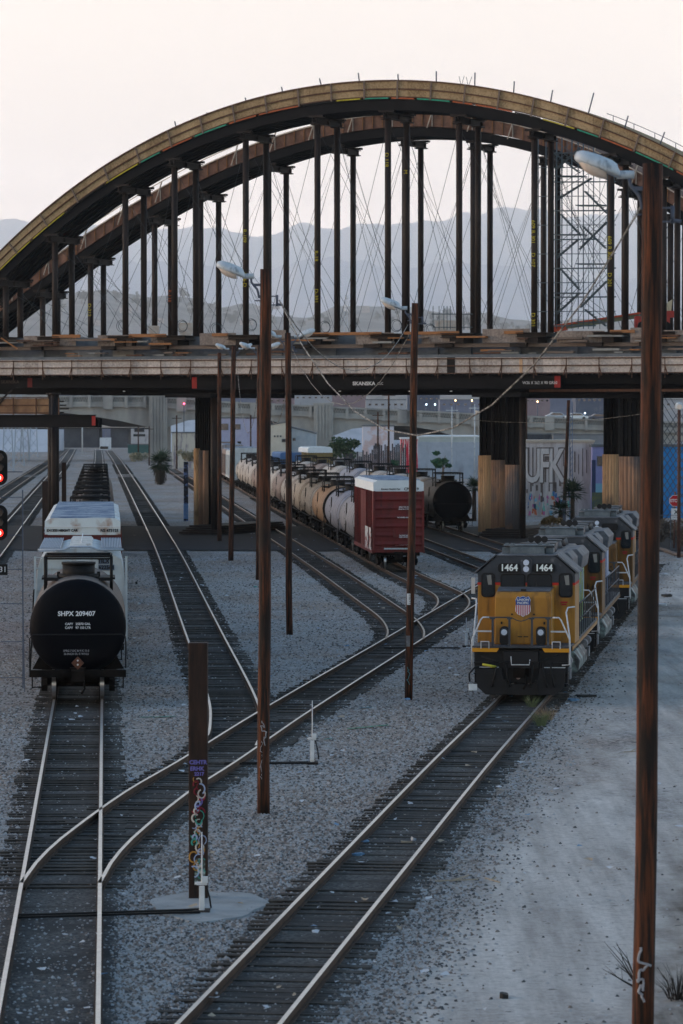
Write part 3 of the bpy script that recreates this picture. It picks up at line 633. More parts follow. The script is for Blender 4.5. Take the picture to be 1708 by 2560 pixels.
# ------------------------------------------------------------------ scaffold stair tower and site things on the deck
SCF = mat('blue_green_scaffold_steel', (.05, .09, .11), (.09, .12, .14), 5, .5)
st = thing('scaffold_stair', 'tall scaffold stair tower between the arch columns at right', 'scaffold', uz(stat(pb(1440, 820, 9)), 9, DECKZ))
def loc_(o, p): return p - Vector(o.location)
for off in (8.2, 10.0):
    for px in (1346, 1366, 1392, 1405, 1430, 1446, 1459, 1484, 1519, 1535):
        b = B(); b.cyl(loc_(st, pb(px, 822, off)), loc_(st, pb(px + random.uniform(-1, 1), 345 + max(0, px - 1450) * .55, off)), .035, n=6); b.build('standard', SCF, st)
for px in (1376, 1418, 1472, 1500):
    b = B(); b.cyl(loc_(st, pb(px, 822, 9)), loc_(st, pb(px, 350 + max(0, px - 1450) * .55, 9)), .022, n=6); b.build('standard', SCF, st)
for k in range(6):
    b = B(); y = 806 - k * 73; p, q = loc_(st, pb(1392 if k % 2 else 1446, y, 9)), loc_(st, pb(1462 if k % 2 else 1520, y, 9)); b.bar(p, q, 1.4, .07); b.build('platform', SCF, st)
for k in range(13):
    y = 815 - k * 36
    for off in (8.15, 10.05):
        b = B(); b.cyl(loc_(st, pb(1343 if k % 2 else 1385, y, off)), loc_(st, pb(1540 if k % 3 else 1490, y - 1, off)), .028 if k % 2 else .05, n=6); b.build('ledger', SCF, st)
CX = lambda cx, cy: (850 + cx / 1.8275, 150 + cy / 1.8275)
for (a, b0, c, d) in [(990, 640, 1150, 540), (1120, 600, 1220, 700), (1220, 740, 1095, 865), (1010, 705, 1100, 800), (1090, 820, 990, 905), (1005, 950, 1095, 1050), (1220, 1010, 1100, 1130), (1120, 1140, 1215, 1215), (1095, 1065, 990, 1160), (985, 430, 1095, 515), (1100, 400, 985, 500), (1215, 860, 1110, 760)]:
    b = B(); p, q = loc_(st, pb(*CX(a, b0), 8.6)), loc_(st, pb(*CX(c, d), 8.6)); b.bar(p, q, .35, .09)
    for j in range(7): r_ = p.lerp(q, (j + .5) / 7); b.box((r_.x, r_.y, r_.z + .08), (.2, .5, .035), -TH)
    for dz in (.5, 1.0): b.cyl(p + Vector((0, -.3, dz)), q + Vector((0, -.3, dz)), .022, n=5)
    b.build('stair_flight', SCF, st)
sc2 = thing('scaffold', 'low thin scaffold frame standing on the deck left of the stair tower', 'scaffold', uz(stat(pb(1120, 820, 9)), 9, DECKZ))
for px in (1083, 1098, 1110, 1118, 1126, 1160):
    b = B(); b.cyl(loc_(sc2, pb(px, 824, 9)), loc_(sc2, pb(px, 765, 9)), .03, n=6); b.build('standard', SCF, sc2)
b = B(); b.cyl(loc_(sc2, pb(1080, 785, 9)), loc_(sc2, pb(1182, 785, 9)), .04, n=6); b.cyl(loc_(sc2, pb(1083, 818, 9)), loc_(sc2, pb(1182, 818, 9)), .03, n=6); b.build('ledger', SCF, sc2)
cr = thing('boom', 'orange and green crane boom lying low across the deck behind the stair tower', 'crane boom', pb(1500, 815, 14))
b = B(); p, q = loc_(cr, pb(1385, 822, 14)), loc_(cr, pb(1600, 790, 14)); b.bar(p, q, .25, .3); b.m = 1; b.bar(p + Vector((0, -.1, .22)), q + Vector((0, -.1, .22)), .3, .14); b.m = 1; b.bar(p, p.lerp(q, .15), .4, .5)
b.build('boom_section', [mat('dull_green_paint', (.12, .15, .1), (.17, .2, .14), 3), mat('orange_red_paint', (.5, .09, .04), (.35, .06, .03), 3)], cr)
ma = thing('machine', 'red site machine with a cream hood on the deck behind the near pole', 'machine', pb(1650, 822, 12))
b = B(); b.box((-.6, 0, .5), (2.6, 1.4, .9)); b.box((.6, 0, 1.1), (1.0, 1.3, .5)); b.build('body', mat('red_machine_paint', (.45, .05, .04), (.3, .04, .03), 2), ma)
b = B(); b.ext([(-.3, 1.2), (.8, 1.3), (.9, 2.2), (.2, 1.7)], -.6, .6); b.build('hood', mat('cream_hood', (.5, .44, .3)), ma)
b = B(); b.cyl((-1.4, -.8, .2), (-1.4, .8, .2), .35, n=14); b.cyl((.4, -.8, .2), (.4, .8, .2), .35, n=14); b.build('wheel', BLACK, ma)
for i, (px, w_, h_) in enumerate([(1118, 1.8, .7), (465, 1.1, .7), (385, .8, .5)]):
    b = B(); b.box((0, 0, .5 + h_ / 2), (w_, 1.2, h_)); b.box((0, 0, .5 + h_ + .04), (w_ + .1, 1.3, .08)); b.box((0, 0, .25), (w_ * .8, 1, .5))
    tag(b.build('tool_box', mat('white_site_box%d' % i, (.6, .5, .42), (.7, .66, .62), 2), loc=uz(stat(pb(px, 820, 12)), 12, DECKZ)), ['long pale site box on the deck behind the low scaffold', 'pale square site box beside the cable loop at left', 'small pale site box seen low between the left columns'][i], 'box')
# ------------------------------------------------------------------ lamp poles
HEADME = {}
def lamp(parent, side, z, x0=.13, rzz=0.0, dx=0.0):
    """street light head on a bracket; side -1 = to the left"""
    if 'arm' not in HEADME:
        b = B(); b.tube([(-.20, 0, 0), (-.44, 0, 0)], .062, 12); b.tube([(-.20, 0, .0), (-.19, 0, 0)], .066, 12)
        HEADME['arm'] = b.build('lamp_arm', GALV)
        b = B(); b.tube([(-.26, 0, -.05), (-.25, 0, -.14), (-.19, 0, -.22), (-.12, 0, -.30), (-.09, 0, -.40), (-.085, 0, -.47), (-.02, 0, -.5)], .028, 8); b.bar((-.2, 0, -.2), (0, 0, -.2), .05, .06); b.bar((-.1, 0, -.47), (0, 0, -.47), .06, .07)
        HEADME['bracket'] = b.build('bracket', DKMET)
        b = B(); b.smooth = True; n = 15; K = 16; ang = radians(20)
        prof = [(-.03, .08, .08), (-.01, .10, .11), (.0, .15, .16), (.05, .175, .18), (.07, .19, .19), (.3, .21, .2), (.45, .205, .19), (.55, .18, .165), (.63, .13, .12), (.67, .07, .06), (.68, .02, .02)]
        for t, w2, h in prof:
            for j in range(K):
                a = 2 * pi * j / K; yy = cos(a) * w2; zz = sin(a) * (h if sin(a) > 0 else min(h * .3, .05))
                lx = -.42 - (t * cos(ang) + zz * -sin(ang) * -1 * .4); lz = t * sin(ang) + zz
                b.v.append((lx, yy, lz))
        for i in range(len(prof) - 1):
            for j in range(K): b._f((i * K + j, i * K + (j + 1) % K, (i + 1) * K + (j + 1) % K, (i + 1) * K + j))
        b._f(range(K)); b._f([(len(prof) - 1) * K + j for j in range(K)])
        # split-line rim
        HEADME['head'] = b.build('lamp_head', GALV)
        b = B(); b.smooth = True; prof = [(.2, .02, .0), (.22, .13, .10), (.34, .165, .13), (.48, .17, .13), (.58, .14, .10), (.63, .03, .0)]
        for t, w2, h in prof:
            for j in range(K):
                a = 2 * pi * j / K; yy = cos(a) * w2; zz = -.04 + sin(a) * h
                b.v.append((-.42 - t * cos(ang) - zz * .3, yy, t * sin(ang) + zz))
        for i in range(len(prof) - 1):
            for j in range(K): b._f((i * K + j, i * K + (j + 1) % K, (i + 1) * K + (j + 1) % K, (i + 1) * K + j))
        HEADME['lens'] = b.build('lens', LENS)
        for q in HEADME.values(): C.objects.unlink(q)
    def put(k, name, par):
        o = bpy.data.objects.new(name, HEADME[k].data); C.objects.link(o); o.parent = par; return o
    h = put('head', 'lamp_head', parent); l = put('lens', 'lens', h); a = put('arm', 'lamp_arm', parent); br = put('bracket', 'bracket', parent)
    for o in (h, a, br):
        o.location = (side * (x0 - .05) + dx, 0, z); o.rotation_euler = (0, 0, (0 if side < 0 else pi) + rzz)
def pole(label, base, top, r0, r1, lamps, group='wooden lamp poles along the yard', graf=None, ins=None, rzz=0.0):
    bx_, by_ = base; z1 = top[1]; dx = top[0] - bx_
    o = thing('street_lamp', label, 'street lamp' if lamps else 'pole', (bx_, by_, GZ), group=group)
    b = B(); n = 14; pts = []; rr = []
    for i in range(n + 1):
        t = i / n; pts.append((dx * t + noise.noise(Vector((t * 3, bx_, 0))) * .03, 0, -.1 + (z1 - GZ + .1) * t)); rr.append((r0 + (r1 - r0) * t) * (1 + .03 * noise.noise(Vector((t * 9, by_, 1)))))
    b.tube(pts, rr, 18); b.build('pole', WOOD, o)
    for s_ in lamps: 
        lamp(o, s_, z1 - GZ - .16, r1, rzz, dx)
    if ins is not None:
        b = B(); zz = ins - GZ; xx = dx * (ins / z1)
        for dz in (-.1, .1): b.bar((xx + r1 * .8, 0, zz + dz), (xx + r1 + .16, 0, zz + dz), .03, .025)
        b.cyl((xx + r1 + .13, 0, zz - .13), (xx + r1 + .13, 0, zz + .13), .03, n=8); b.cyl((xx - r1 - .12, 0, zz), (xx - r1, 0, zz), .015, n=6); b.cyl((xx + r1 + .1, 0, zz - .08), (xx + r1 + .26, 0, zz - .1), .03, n=8)
        b.build('insulator_bracket', DKMET, o)
    return o
def gpx(px, D): return (px - 854) * D / F
p1 = pole('nearest tall weathered wooden pole at right with one large blurred lamp', (gpx(1612, 56), 56), (gpx(1634, 56), 12.64), .162, .148, [-1], ins=11.9)
p2 = pole('tall rust red wooden pole left of centre with one lamp pointing left', (gpx(659, 88.2), 88.2), (gpx(665, 88.2), 12.32), .145, .13, [-1], ins=11.6)
p3 = pole('dark wooden pole with a white tag and one lamp, left of the yellow locomotive', (gpx(1022, 123.5), 123.5), (gpx(1038, 123.5), 12.56), .13, .112, [-1], ins=12.0)
p4 = pole('wooden pole with two opposed lamps between the rust red pole and the tank cars', (gpx(724, 160), 160), (gpx(720, 160), 12.38), .14, .12, [-1, 1], ins=11.7)
p5 = pole('thin wooden pole with two opposed lamps right of the left pier', (gpx(577, 241), 241), (gpx(585, 241), 13.24), .17, .15, [-1, 1])
p6 = pole('farthest dark wooden pole standing against the left pier, top between two lamps', (gpx(549, 276), 276), (gpx(549, 276), 13.4), .16, .14, [])
p7 = pole('wooden pole with two opposed lamps, mostly hidden behind the rust red pole', (gpx(645, 213), 213), (gpx(650, 213), 12.8), .15, .13, [-1, 1])
# graffiti and plates on the poles
GRW = mat('pale_grey_tag_paint', (.38, .38, .4), (.2, .2, .22), 6)
def squiggle(b, cx, cz, w_, h_, n, y, seed, r=.008):
    rnd = random.Random(seed); pts = []
    for i in range(n):
        pts.append((cx + rnd.uniform(-w_, w_) / 2, y - .004, cz + h_ / 2 - h_ * i / n + rnd.uniform(-.1, .1) * h_))
    for i in range(len(pts) - 1): b.tube([pts[i], Vector(pts[i]).lerp(Vector(pts[i + 1]), .5) + Vector((rnd.uniform(-.02, .02), 0, rnd.uniform(-.03, .03))), pts[i + 1]], r, 5)
b = B(); squiggle(b, .0, 1.85, .15, .6, 12, -.137, 3, .012); b.build('sprayed_tag', GRW, p2)
b = B(); squiggle(b, -.05, 1.2, .06, .9, 14, -.13, 5, .007); b.build('sprayed_tag', GRW, p2)
b = B(); squiggle(b, .0, .95, .2, .8, 16, -.155, 8, .02); b.build('sprayed_tag', GRW, p1)
b = B(); b.box((.0, -.133, 3.25), (.11, .02, .36)); b.build('white_tag', WHITE, p3)
text('81984 P-3', .075, (.02, -.146, 3.25), p3, BLACK, ry=pi / 2, rx=0).rotation_euler = (Matrix.Rotation(pi / 2, 4, 'Y') @ Matrix.Rotation(pi / 2, 4, 'X')).to_euler()
b = B(); b.box((-.02, -.135, 1.9), (.12, .02, .35)); b.build('grey_tag', mat('faded_tag', (.16, .17, .18), (.1, .1, .11), 9), p3)
b = B(); squiggle(b, .0, .75, .13, .6, 8, -.133, 21, .008); b.build('sprayed_tag', mat('teal_tag_paint', (.05, .22, .26)), p3)
# sagging cables between poles
def hang(a, c, sag, r, label):
    o = cable(a, c, r, sag, CABLE, name='overhead_cable'); return tag(o, label, 'cable', 'cables sagging between the poles')
def pw(D, px, py): return dp(px, py, D)
i2, i3, i4 = pw(88.2, 698, 750), pw(123.5, 1020, 812), pw(160, 731, 872)
hang(i2, pw(56, 1590, 540), 3.15, .014, 'thick twisted pale cable sagging from the rust red pole to the nearest pole')
hang(i2, i3, 1.55, .012, 'thin cable sagging from the rust red pole to the pole left of the locomotive')
hang(i4, i3 + Vector((.05, 0, -.3)), 2.3, .013, 'thin pale cable hanging lowest before the girder lettering')
hang(pw(241, 592, 905), pw(213, 652, 905), 4.2, .016, 'slack cable looped between the thin pole and the hidden pole')
hang(pw(213, 655, 905), i4, 3.3, .015, 'short slack cable just right of the rust red pole')
hang(pw(56, 1590, 540), pw(56, 1610, 500), .0, .016, 'cable end tied at the top of the nearest pole')
hang(pw(300, 985, 1020), pw(260, 1740, 1010), 1.2, .012, 'very thin dark cable crossing under the girder at right')
# short steel posts
RUSTP = mat('dark_rusty_post', (.009, .006, .005), (.045, .02, .012), 2, .75, 0, .3, (3, 3, .5))
def postt(label, px, D, ztop, w_, cat='post', m=RUSTP, group='short steel posts'):
    o = thing('steel_post', label, cat, (gpx(px, D), D, GZ), group=group)
    b = B(); b.box((0, 0, (ztop - GZ) / 2), (w_, w_ * .9, ztop - GZ)); b.build('shaft', m, o, bev=.02); return o
s1p = postt('thick rusty steel post covered in colourful graffiti on a concrete patch', 495.5, 72.6, 4.68, .36)
pal = [mat('violet_spray', (.16, .14, .42)), mat('crimson_spray', (.32, .02, .05)), mat('cream_spray', (.55, .5, .45)), mat('ochre_spray', (.4, .2, .04)), mat('teal_spray', (.05, .3, .24)), mat('pale_blue_spray', (.35, .42, .6)), mat('dark_red_spray', (.15, .01, .02))]
rnd = random.Random(4)
text('CEHTR', .105, (.0, -.17, 2.42 - GZ), s1p, pal[0], bold=.004, name='sprayed_tag'); text('ERHK', .105, (-.02, -.17, 2.30 - GZ), s1p, pal[0], bold=.004, name='sprayed_tag'); text('2217', .09, (.02, -.17, 2.2 - GZ), s1p, pal[0], bold=.004, name='sprayed_tag')
for k in range(40):
    z = 2.1 - k * .046; b = B(); cx = rnd.uniform(-.09, .09); r_ = rnd.uniform(.04, .09)
    a0 = rnd.uniform(0, 6); sp_ = rnd.uniform(2.5, 5.5)
    b.tube([(max(-.165, min(.165, cx + cos(a0 + sp_ * j / 9) * r_)), -.166, z - GZ + sin(a0 + sp_ * j / 9) * r_ * 1.2) for j in range(10)], rnd.uniform(.008, .018), 5); b.build('sprayed_tag', rnd.choice(pal if k < 17 else pal[2:6]), s1p)
b = B(); b.box((.03, -.16, .55), (.2, .02, .5)); b.build('pale_blotch', mat('pale_blotch_paint', (.06, .07, .06), (.35, .42, .4), 6, lo=.5, hi=.6), s1p)
s2p = postt('dark post with blue and white graffiti beyond the bridge, right of the palm', 465, 330, 4.9, .38, m=mat('blue_tagged_steel', (.015, .02, .035), (.12, .2, .45), 2.6, .7, lo=.5, hi=.62, stretch=(1, 1, 1.5)))
b = B(); b.box((0, -.2, .85), (.4, .03, 1.3)); b.build('blue_patch', mat('blue_patch_paint', (.08, .2, .5), (.2, .35, .6), 5), s2p)
s3p = postt('dark rusty post beside the left pier pile', 113, 252, 4.6, .38)
b = B(); b.tube([(.05 * sin(k * 2.1), -.2, 1.9 - k * .09) for k in range(18)], .03, 5); b.build('sprayed_tag', pal[5], s3p)
s4p = postt('dark rusty post behind the left pier, beside the red boxcar', 160, 318, 5.0, .36)
PADM = mat('pale_concrete_patch', (.2, .21, .21), (.34, .35, .35), .9, .9, lo=.3, hi=.6)
b = B(); n = 36; b.v.append((0, 0, .06))
for k in range(n): a = 2 * pi * k / n; rr = 1.06 + .09 * sin(3 * a) + .05 * sin(7 * a + 1); b.v.append((cos(a) * rr, sin(a) * rr * 2.0, .03)); 
for k in range(n): b._f((0, 1 + k, 1 + (k + 1) % n))
for k in range(n): a = 2 * pi * k / n; b.v.append((b.v[1 + k][0] * 1.04, b.v[1 + k][1] * 1.04, -.08))
for k in range(n): b._f((1 + k, n + 1 + k, n + 1 + (k + 1) % n, 1 + (k + 1) % n))
struct(b.build('concrete_pad', PADM, loc=(gpx(520, 71.6), 71.6, GZ)))
# white switch stands
def stand(label, px, py, h=.52, rod=.8, tilt=0.0):
    g = gp(px, py, GZ); o = thing('switch_stand', label, 'switch stand', g, group='white switch stands beside the turnouts')
    b = B(); b.box((0, 0, h / 2 - .02), (.1, .1, h + .04)); b.build('post', WHITE, o, bev=.008)
    b = B(); b.box((0, -.01, h + .05), (.2, .07, .06)); b.box((.05, -.02, h + .12), (.12, .1, .12)); b.cyl((-.13, 0, h + .05), (-.05, 0, h + .05), .02, n=8); b.build('handle_box', WHITE, o, bev=.01)
    b = B(); b.tube([(0, 0, h + .1), (.0, 0, h + .1 + rod * .5), (0, 0, h + .1 + rod)], [.018, .014, .01], 7); b.m = 1; b.box((0, 0, h + rod * .75), (.045, .01, .35)); b.build('target_rod', [WHITE, mat('faded_purple_target', (.12, .09, .13))], o)
    b = B(); b.tube([(.08, -.02, h), (.14, -.03, h * .6), (.17, -.05, h * .2)], .016, 6); b.build('lever', BLACK, o)
    b = B(); b.box((0, 0, .0), (.3, .5, .12)); b.build('base', STEEL, o); return o
stand('white switch stand in front of the graffiti post', 505, 2283, .5, .9)
stand('white switch stand right of the rust red pole', 781, 1910, .62, .95)
stand('white switch stand just left of the yellow locomotive', 1166, 1617, .55, .5)
# throw rods lying across the ties
for i, (x0, y0, x1, y1) in enumerate([(30, 2290, 500, 2276), (430, 2290, 500, 2276), (560, 1907, 770, 1905), (960, 1618, 1150, 1618)]):
    if i == 1: continue
    b = B(); p, q = gp(x0, y0, -.1), gp(x1, y1, -.1); b.bar((0, 0, -.03), q - p + Vector((0, 0, -.03)), .07, .04); b.bar((0, .45, -.05), q - p + Vector((0, .45, -.05)), .09, .05)
    tag(b.build('throw_rod', BLACK, loc=p), ['dark throw rod across the two nearest tracks', '', 'dark throw rod right of the rust red pole', 'dark throw rod left of the locomotive'][i], 'throw rod')
# signal mast at the left edge
sg = thing('railway_signal', 'two stacked dark signal heads with glowing red lights at the left edge', 'railway signal', (-9.44, 106, GZ))
b = B(); b.cyl((-.1, .25, 0), (-.1, .25, 8.6), .07, n=12); b.build('mast', DKMET, sg)
REDL = mat('lit_red_lamp', (1, .05, .03), emit=((1.0, .012, .008), 3)); REDC = mat('lit_red_core', (1, .8, .8), emit=((1.0, .35, .3), 4))
for zc in (7.72, 6.2):
    h = B(); pts = []
    for k in range(13): a = pi * k / 12; pts.append((.22 * cos(a), .27 + .22 * sin(a)))
    for k in range(13): a = pi + pi * k / 12; pts.append((.22 * cos(a), -.27 + .22 * sin(a)))
    h.ext([(a, c + zc) for a, c in pts], -.02, .06); hh = h.build('signal_head', BLACK, sg)
    for dz, lit in ((.28, 0), (0, 0), (-.28, 1)):
        b = B(); b.smooth = True; K = 14
        for j in range(K + 1):
            a = pi * j / K; b.v += [(cos(a) * .12, -.02, zc + dz + sin(a) * .12), (cos(a) * .12, -.26, zc + dz + sin(a) * .12)]
        for j in range(K): b._f((2 * j, 2 * j + 1, 2 * j + 3, 2 * j + 2))
        b.build('hood', BLACK, hh)
        b = B(); b.cyl((0, -.025, zc + dz), (0, -.06, zc + dz), .1, n=20); b.build('lamp', REDL if lit else mat('unlit_lens%s' % dz, (.06, .05, .045), rough=.2), hh)
        if lit: b = B(); b.cyl((0, -.062, zc + dz), (0, -.07, zc + dz), .05, n=16); b.build('lamp_core', REDC, hh)
b = B(); b.box((0, .1, 4.9), (.42, .03, .3)); b.build('number_plate', BLACK, sg); text('2 31', .22, (.0, .08, 4.9), sg, WHITE)
b = B()
for z in (1.9, 2.9, 3.95, 4.9, 5.85, 6.9, 7.6): b.bar((0, .25, z), (.62, .25, z), .022, .022)
b.bar((.62, .25, 1.6), (.62, .25, 7.1), .035, .035); b.bar((.66, .3, 1.5), (.62, .25, 4.2), .02, .02); b.build('ladder_guard', DKMET, sg)
# ------------------------------------------------------------------ rolling stock
CACHE = {}
def part(key, name, fn, mats, parent, bev=0.0):
    if key in CACHE:
        o = CACHE[key].copy(); o.name = name; C.objects.link(o); o.parent = parent; return o
    b = B(); fn(b); o = b.build(name, mats, parent, bev=bev); CACHE[key] = o; return o
WSTEEL = mat('bright_wheel_tread', (.45, .44, .45), rough=.3, metal=.9)
GRIME = mat('grimy_underframe', (.003, .003, .003), (.014, .01, .008), 3, .85, spec=.1)
def truck(parent, y, lod=0):
    def fr(b):
        for s_ in (-1, 1):
            b.exts([(-1.25, .45), (-1.1, .62), (-.45, .62), (-.3, .85), (.3, .85), (.45, .62), (1.1, .62), (1.25, .45), (.6, .3), (.3, .2), (-.3, .2), (-.6, .3)], s_ * .98, s_ * 1.16)
        b.box((0, 0, .55), (2.1, .4, .3))
    t = part('truckframe', 'truck', fr, GRIME, parent); t.location = (0, y, 0)
    def ws(b):
        for s_ in (-1, 1):
            b.m = 0; b.cyl((s_ * .69, 0, .46), (s_ * .82, 0, .46), .455, n=22); b.cyl((s_ * .67, 0, .46), (s_ * .69, 0, .46), .48, n=22)
            b.m = 1; b.lathe([(.468, s_ * .692), (.468, s_ * .822)], (0, 0, .46), 'x', 22)
        b.m = 0; b.cyl((-.7, 0, .46), (.7, 0, .46), .08, n=8)
    for yy in (-.87, .87):
        w2 = part('wheelset', 'wheelset', ws, [GRIME, WSTEEL], t); w2.location = (0, yy, 0)
    return t
def coupler(parent, y, sgn=-1, z=.78):
    def fn(b):
        b.box((0, .3, 0), (.16, .7, .18)); b.box((-.05, -.1, 0), (.3, .2, .32)); b.box((.1, -.22, 0), (.12, .18, .3)); b.box((0, .5, .05), (.5, .25, .42)); b.tube([(.18, .0, -.1), (.22, -.25, -.35), (.12, -.35, -.5)], .035, 7)
    c = part('coupler', 'coupler', fn, GRIME, parent); c.location = (0, y, z); c.rotation_euler = (0, 0, 0 if sgn < 0 else pi); return c
HEADB = mat('black_tank_head', (.0012, .0016, .004), (.0025, .003, .005), 1.5, .6, spec=.06)
PLATB = mat('black_walkway_metal', (.007, .007, .008), rough=.6, spec=.2)
def tank_color(name, c1, c2): return mat(name, c1, c2, 1.1, .6, 0, 0, (1, 1, 1), dirt=((.1, .06, .035), 1.6, .55, .78, (2.5, 2.5, .35)))
def tank_car(label, x, y, rz, body, L=12.4, head=None, lod=0, group=None, cream=False):
    o = thing('tank_car', label, 'tank car', (x, y, 0), rz, group); R = 1.52; zc = 2.27; head = head or body
    key = ('tank', body.name, head.name, L, lod)
    def tk(b):
        N_ = 44 if not lod else 28
        b.m = 1; b.lathe([(.001, 0), (.5, .01), (.9, .05), (1.2, .13), (1.4, .24), (R - .03, .36), (R, .44)], (0, 0, zc), 'y', N_)
        b.m = 0; b.lathe([(R, .44), (R, L - .44)], (0, 0, zc), 'y', N_)
        b.m = 1; b.lathe([(R, L - .44), (R - .03, L - .36), (1.2, L - .13), (.5, L - .01), (.001, L)], (0, 0, zc), 'y', N_)
        for k in range(1, 5):
            b.m = 0; yy = .44 + (L - .88) * k / 5; b.lathe([(R + .003, yy - .04), (R + .012, yy), (R + .003, yy + .04)], (0, 0, zc), 'y', N_)
        b.m = 2
        for yy, bw in (((.44, .4), (L * .36, .1), (L * .64, .1), (L - .85, .4)) if L > 14 else ((.46, .1),)): b.lathe([(R + .006, yy), (R + .006, yy + bw)], (0, 0, zc), 'y', N_)
        for yy in (1.9, L - 1.9):
            b.lathe([(R + .02, yy - .06), (R + .02, yy + .06)], (0, 0, zc), 'y', N_)
    part(key, 'tank', tk, [body, head, PLATB], o)
    my = 4.1 if not lod else L / 2
    def mw(b):
        b.cyl((0, 0, 3.6), (0, 0, 4.12), .56 * .95, n=20); b.cyl((0, 0, 4.12), (0, 0, 4.2), .56, n=20); b.cyl((0, 0, 3.62), (0, 0, 3.82), .66, n=20)
        for s_ in (-1, 1): b.box((s_ * .65, 0, 3.78), (.1, .12, .2))
    m_ = part('manway', 'manway', mw, PLATB, o); m_.location = (0, my, 0)
    def cage(b):
        for s_ in (-1, 1):
            for yy in (-1.1, 1.1):
                b.cyl((s_ * 1.06, yy, 3.3), (s_ * 1.06, yy, 4.42), .055 if yy < 0 else .04, n=8)
            b.cyl((s_ * 1.06, -1.1, 4.42), (s_ * 1.06, 1.1, 4.42), .035, n=8); b.cyl((s_ * 1.06, -1.1, 4.05), (s_ * 1.06, 1.1, 4.05), .03, n=8)
            b.box((s_ * .93, 0, 3.7), (.5, 2.3, .06)); b.box((s_ * .85, -1.1, 3.68), (.4, .12, .1))
        for yy in (-1.1, 1.1):
            b.cyl((-1.06, yy, 4.42), (1.06, yy, 4.42), .045, n=8)
        b.cyl((-1.06, -1.1, 4.34), (1.06, -1.1, 4.34), .03, n=8)
    c_ = part('cage', 'manway_platform', cage, PLATB, o); c_.location = (0, my, 0)
    for y0, s_ in ((0, -1), (L, 1)):
        def und(b):
            b.box((0, y0 - s_ * .2, .82), (.4, 2.6, .34)); b.box((0, y0 + s_ * .25, .9), (2.95, .9, .1)); b.box((0, y0 + s_ * .68, .88), (3.02, .08, .22))
            b.ext([(-1.45, .9), (1.45, .9), (1.2, 1.35), (.9, 1.1), (.4, .86), (-.4, .86), (-.9, 1.1), (-1.2, 1.35)], y0 - s_ * 1.4 - .15, y0 - s_ * 1.4 + .15)
            for q in (-1, 1): b.bar((q * 1.42, y0 + s_ * .6, .98), (q * 1.42, y0 + s_ * .6, .42), .04, .04); b.bar((q * 1.12, y0 + s_ * .6, .6), (q * 1.12, y0 + s_ * .6, .98), .03, .03); b.bar((q * 1.12, y0 + s_ * .6, .45), (q * 1.42, y0 + s_ * .6, .45), .03, .03)
        part(('und', L, s_), 'end_platform', und, GRIME, o)
    def hr(b):
        for y0, s_ in ((0, -1), (L, 1)): b.tube([(-1.5, y0 + s_ * .6, 1.05), (-1.5, y0 + s_ * .6, 1.98), (-1.4, y0 + s_ * .6, 2.1), (1.4, y0 + s_ * .6, 2.1), (1.5, y0 + s_ * .6, 1.98), (1.5, y0 + s_ * .6, 1.05)], .02, 6)
        for s_ in (-1, 1): b.tube([(s_ * 1.56, .1, 1.3), (s_ * 1.56, L - .1, 1.3)], .02, 5)
        for k in range(7): b.bar((-1.6, my - .25, .7 + k * .4), (-1.6, my + .25, .7 + k * .4), .03, .03)
        for q in (-.25, .25): b.bar((-1.58, my + q, .6), (-1.45, my + q, 3.3), .04, .04)
    part(('hr', L, my), 'handrail', hr, PLATB, o)
    truck(o, 1.55); truck(o, L - 1.55)
    if not lod: coupler(o, -.75)
    return o
BROWNT = tank_color('dull_brown_tank_paint', (.075, .06, .055), (.13, .1, .085))
xa, ra = trackx('A', 120.7)
ra_ = ra
t1 = tank_car('black ended tank car lettered SHPX 209407 nearest at the left', xa, 120.7, ra, BROWNT, 12.4, HEADB)
DIMW = mat('white_car_stencil', (.75, .76, .78), rough=.6)
text('SHPX', .205, (-.38, -.035, 2.72), t1, DIMW, bold=.006); text('209407', .205, (.24, -.035, 2.72), t1, DIMW, bold=.006)
text('CAPY   25870 GAL', .1, (0, -.05, 2.40), t1, DIMW, bold=.002); text('CAPY   97 150 LTR', .1, (0, -.05, 2.28), t1, DIMW, bold=.002)
text('SPRG 7 DC & 9 IC D-5', .085, (-.05, -.1, 1.56), t1, GRW, bold=.002); text('36 INCH CL C WHLS', .085, (-.05, -.1, 1.46), t1, GRW, bold=.002)
b = B(); b.ext([(0, 1.0), (.2, 1.21), (0, 1.42), (-.2, 1.21)], -.66, -.63); b.build('diamond_placard', mat('rusty_placard', (.14, .05, .025), (.07, .03, .02), 9), t1)
b = B(); b.cyl((0, -.67, 1.29), (0, -.65, 1.29), .03, n=8); b.cyl((0, -.67, 1.16), (0, -.65, 1.16), .03, n=8); b.build('placard_rivet', WHITE, t1)
# hopper
HOPW = mat('dirty_white_hopper_paint', (.42, .46, .48), (.55, .6, .62), .9, .6, dirt=((.3, .22, .17), 1.2, .55, .8, (2, 2, .4)))
xh, rh = trackx('A', 134.6)
hp = thing('hopper_car', 'white covered hopper with a number panel and roof gratings behind the black tank car', 'hopper car', (xh, 134.6, 0), rh)
pr = [(-1.58, 1.0), (1.58, 1.0), (1.6, 2.4), (1.52, 3.5), (1.42, 3.9), (1.0, 4.12), (.5, 4.26), (0, 4.3), (-.5, 4.26), (-1.0, 4.12), (-1.42, 3.9), (-1.52, 3.5), (-1.6, 2.4)]
b = B(); b.ext(pr, .5, 10.8); b.build('body', HOPW, hp, bev=.02)
b = B()
for s_ in (-1, 1): b.bar((s_ * 1.6, .4, 1.0), (s_ * 1.6, .4, 4.0), .08, .1); b.bar((s_ * .62, .42, 1.0), (s_ * .62, .42, 4.1), .06, .06) if s_ < 0 else None
for k in range(8): b.bar((-1.58, .42, 1.3 + k * .38), (-.7, .42, 1.3 + k * .38), .03, .03)
b.build('end_ladder', HOPW, hp)
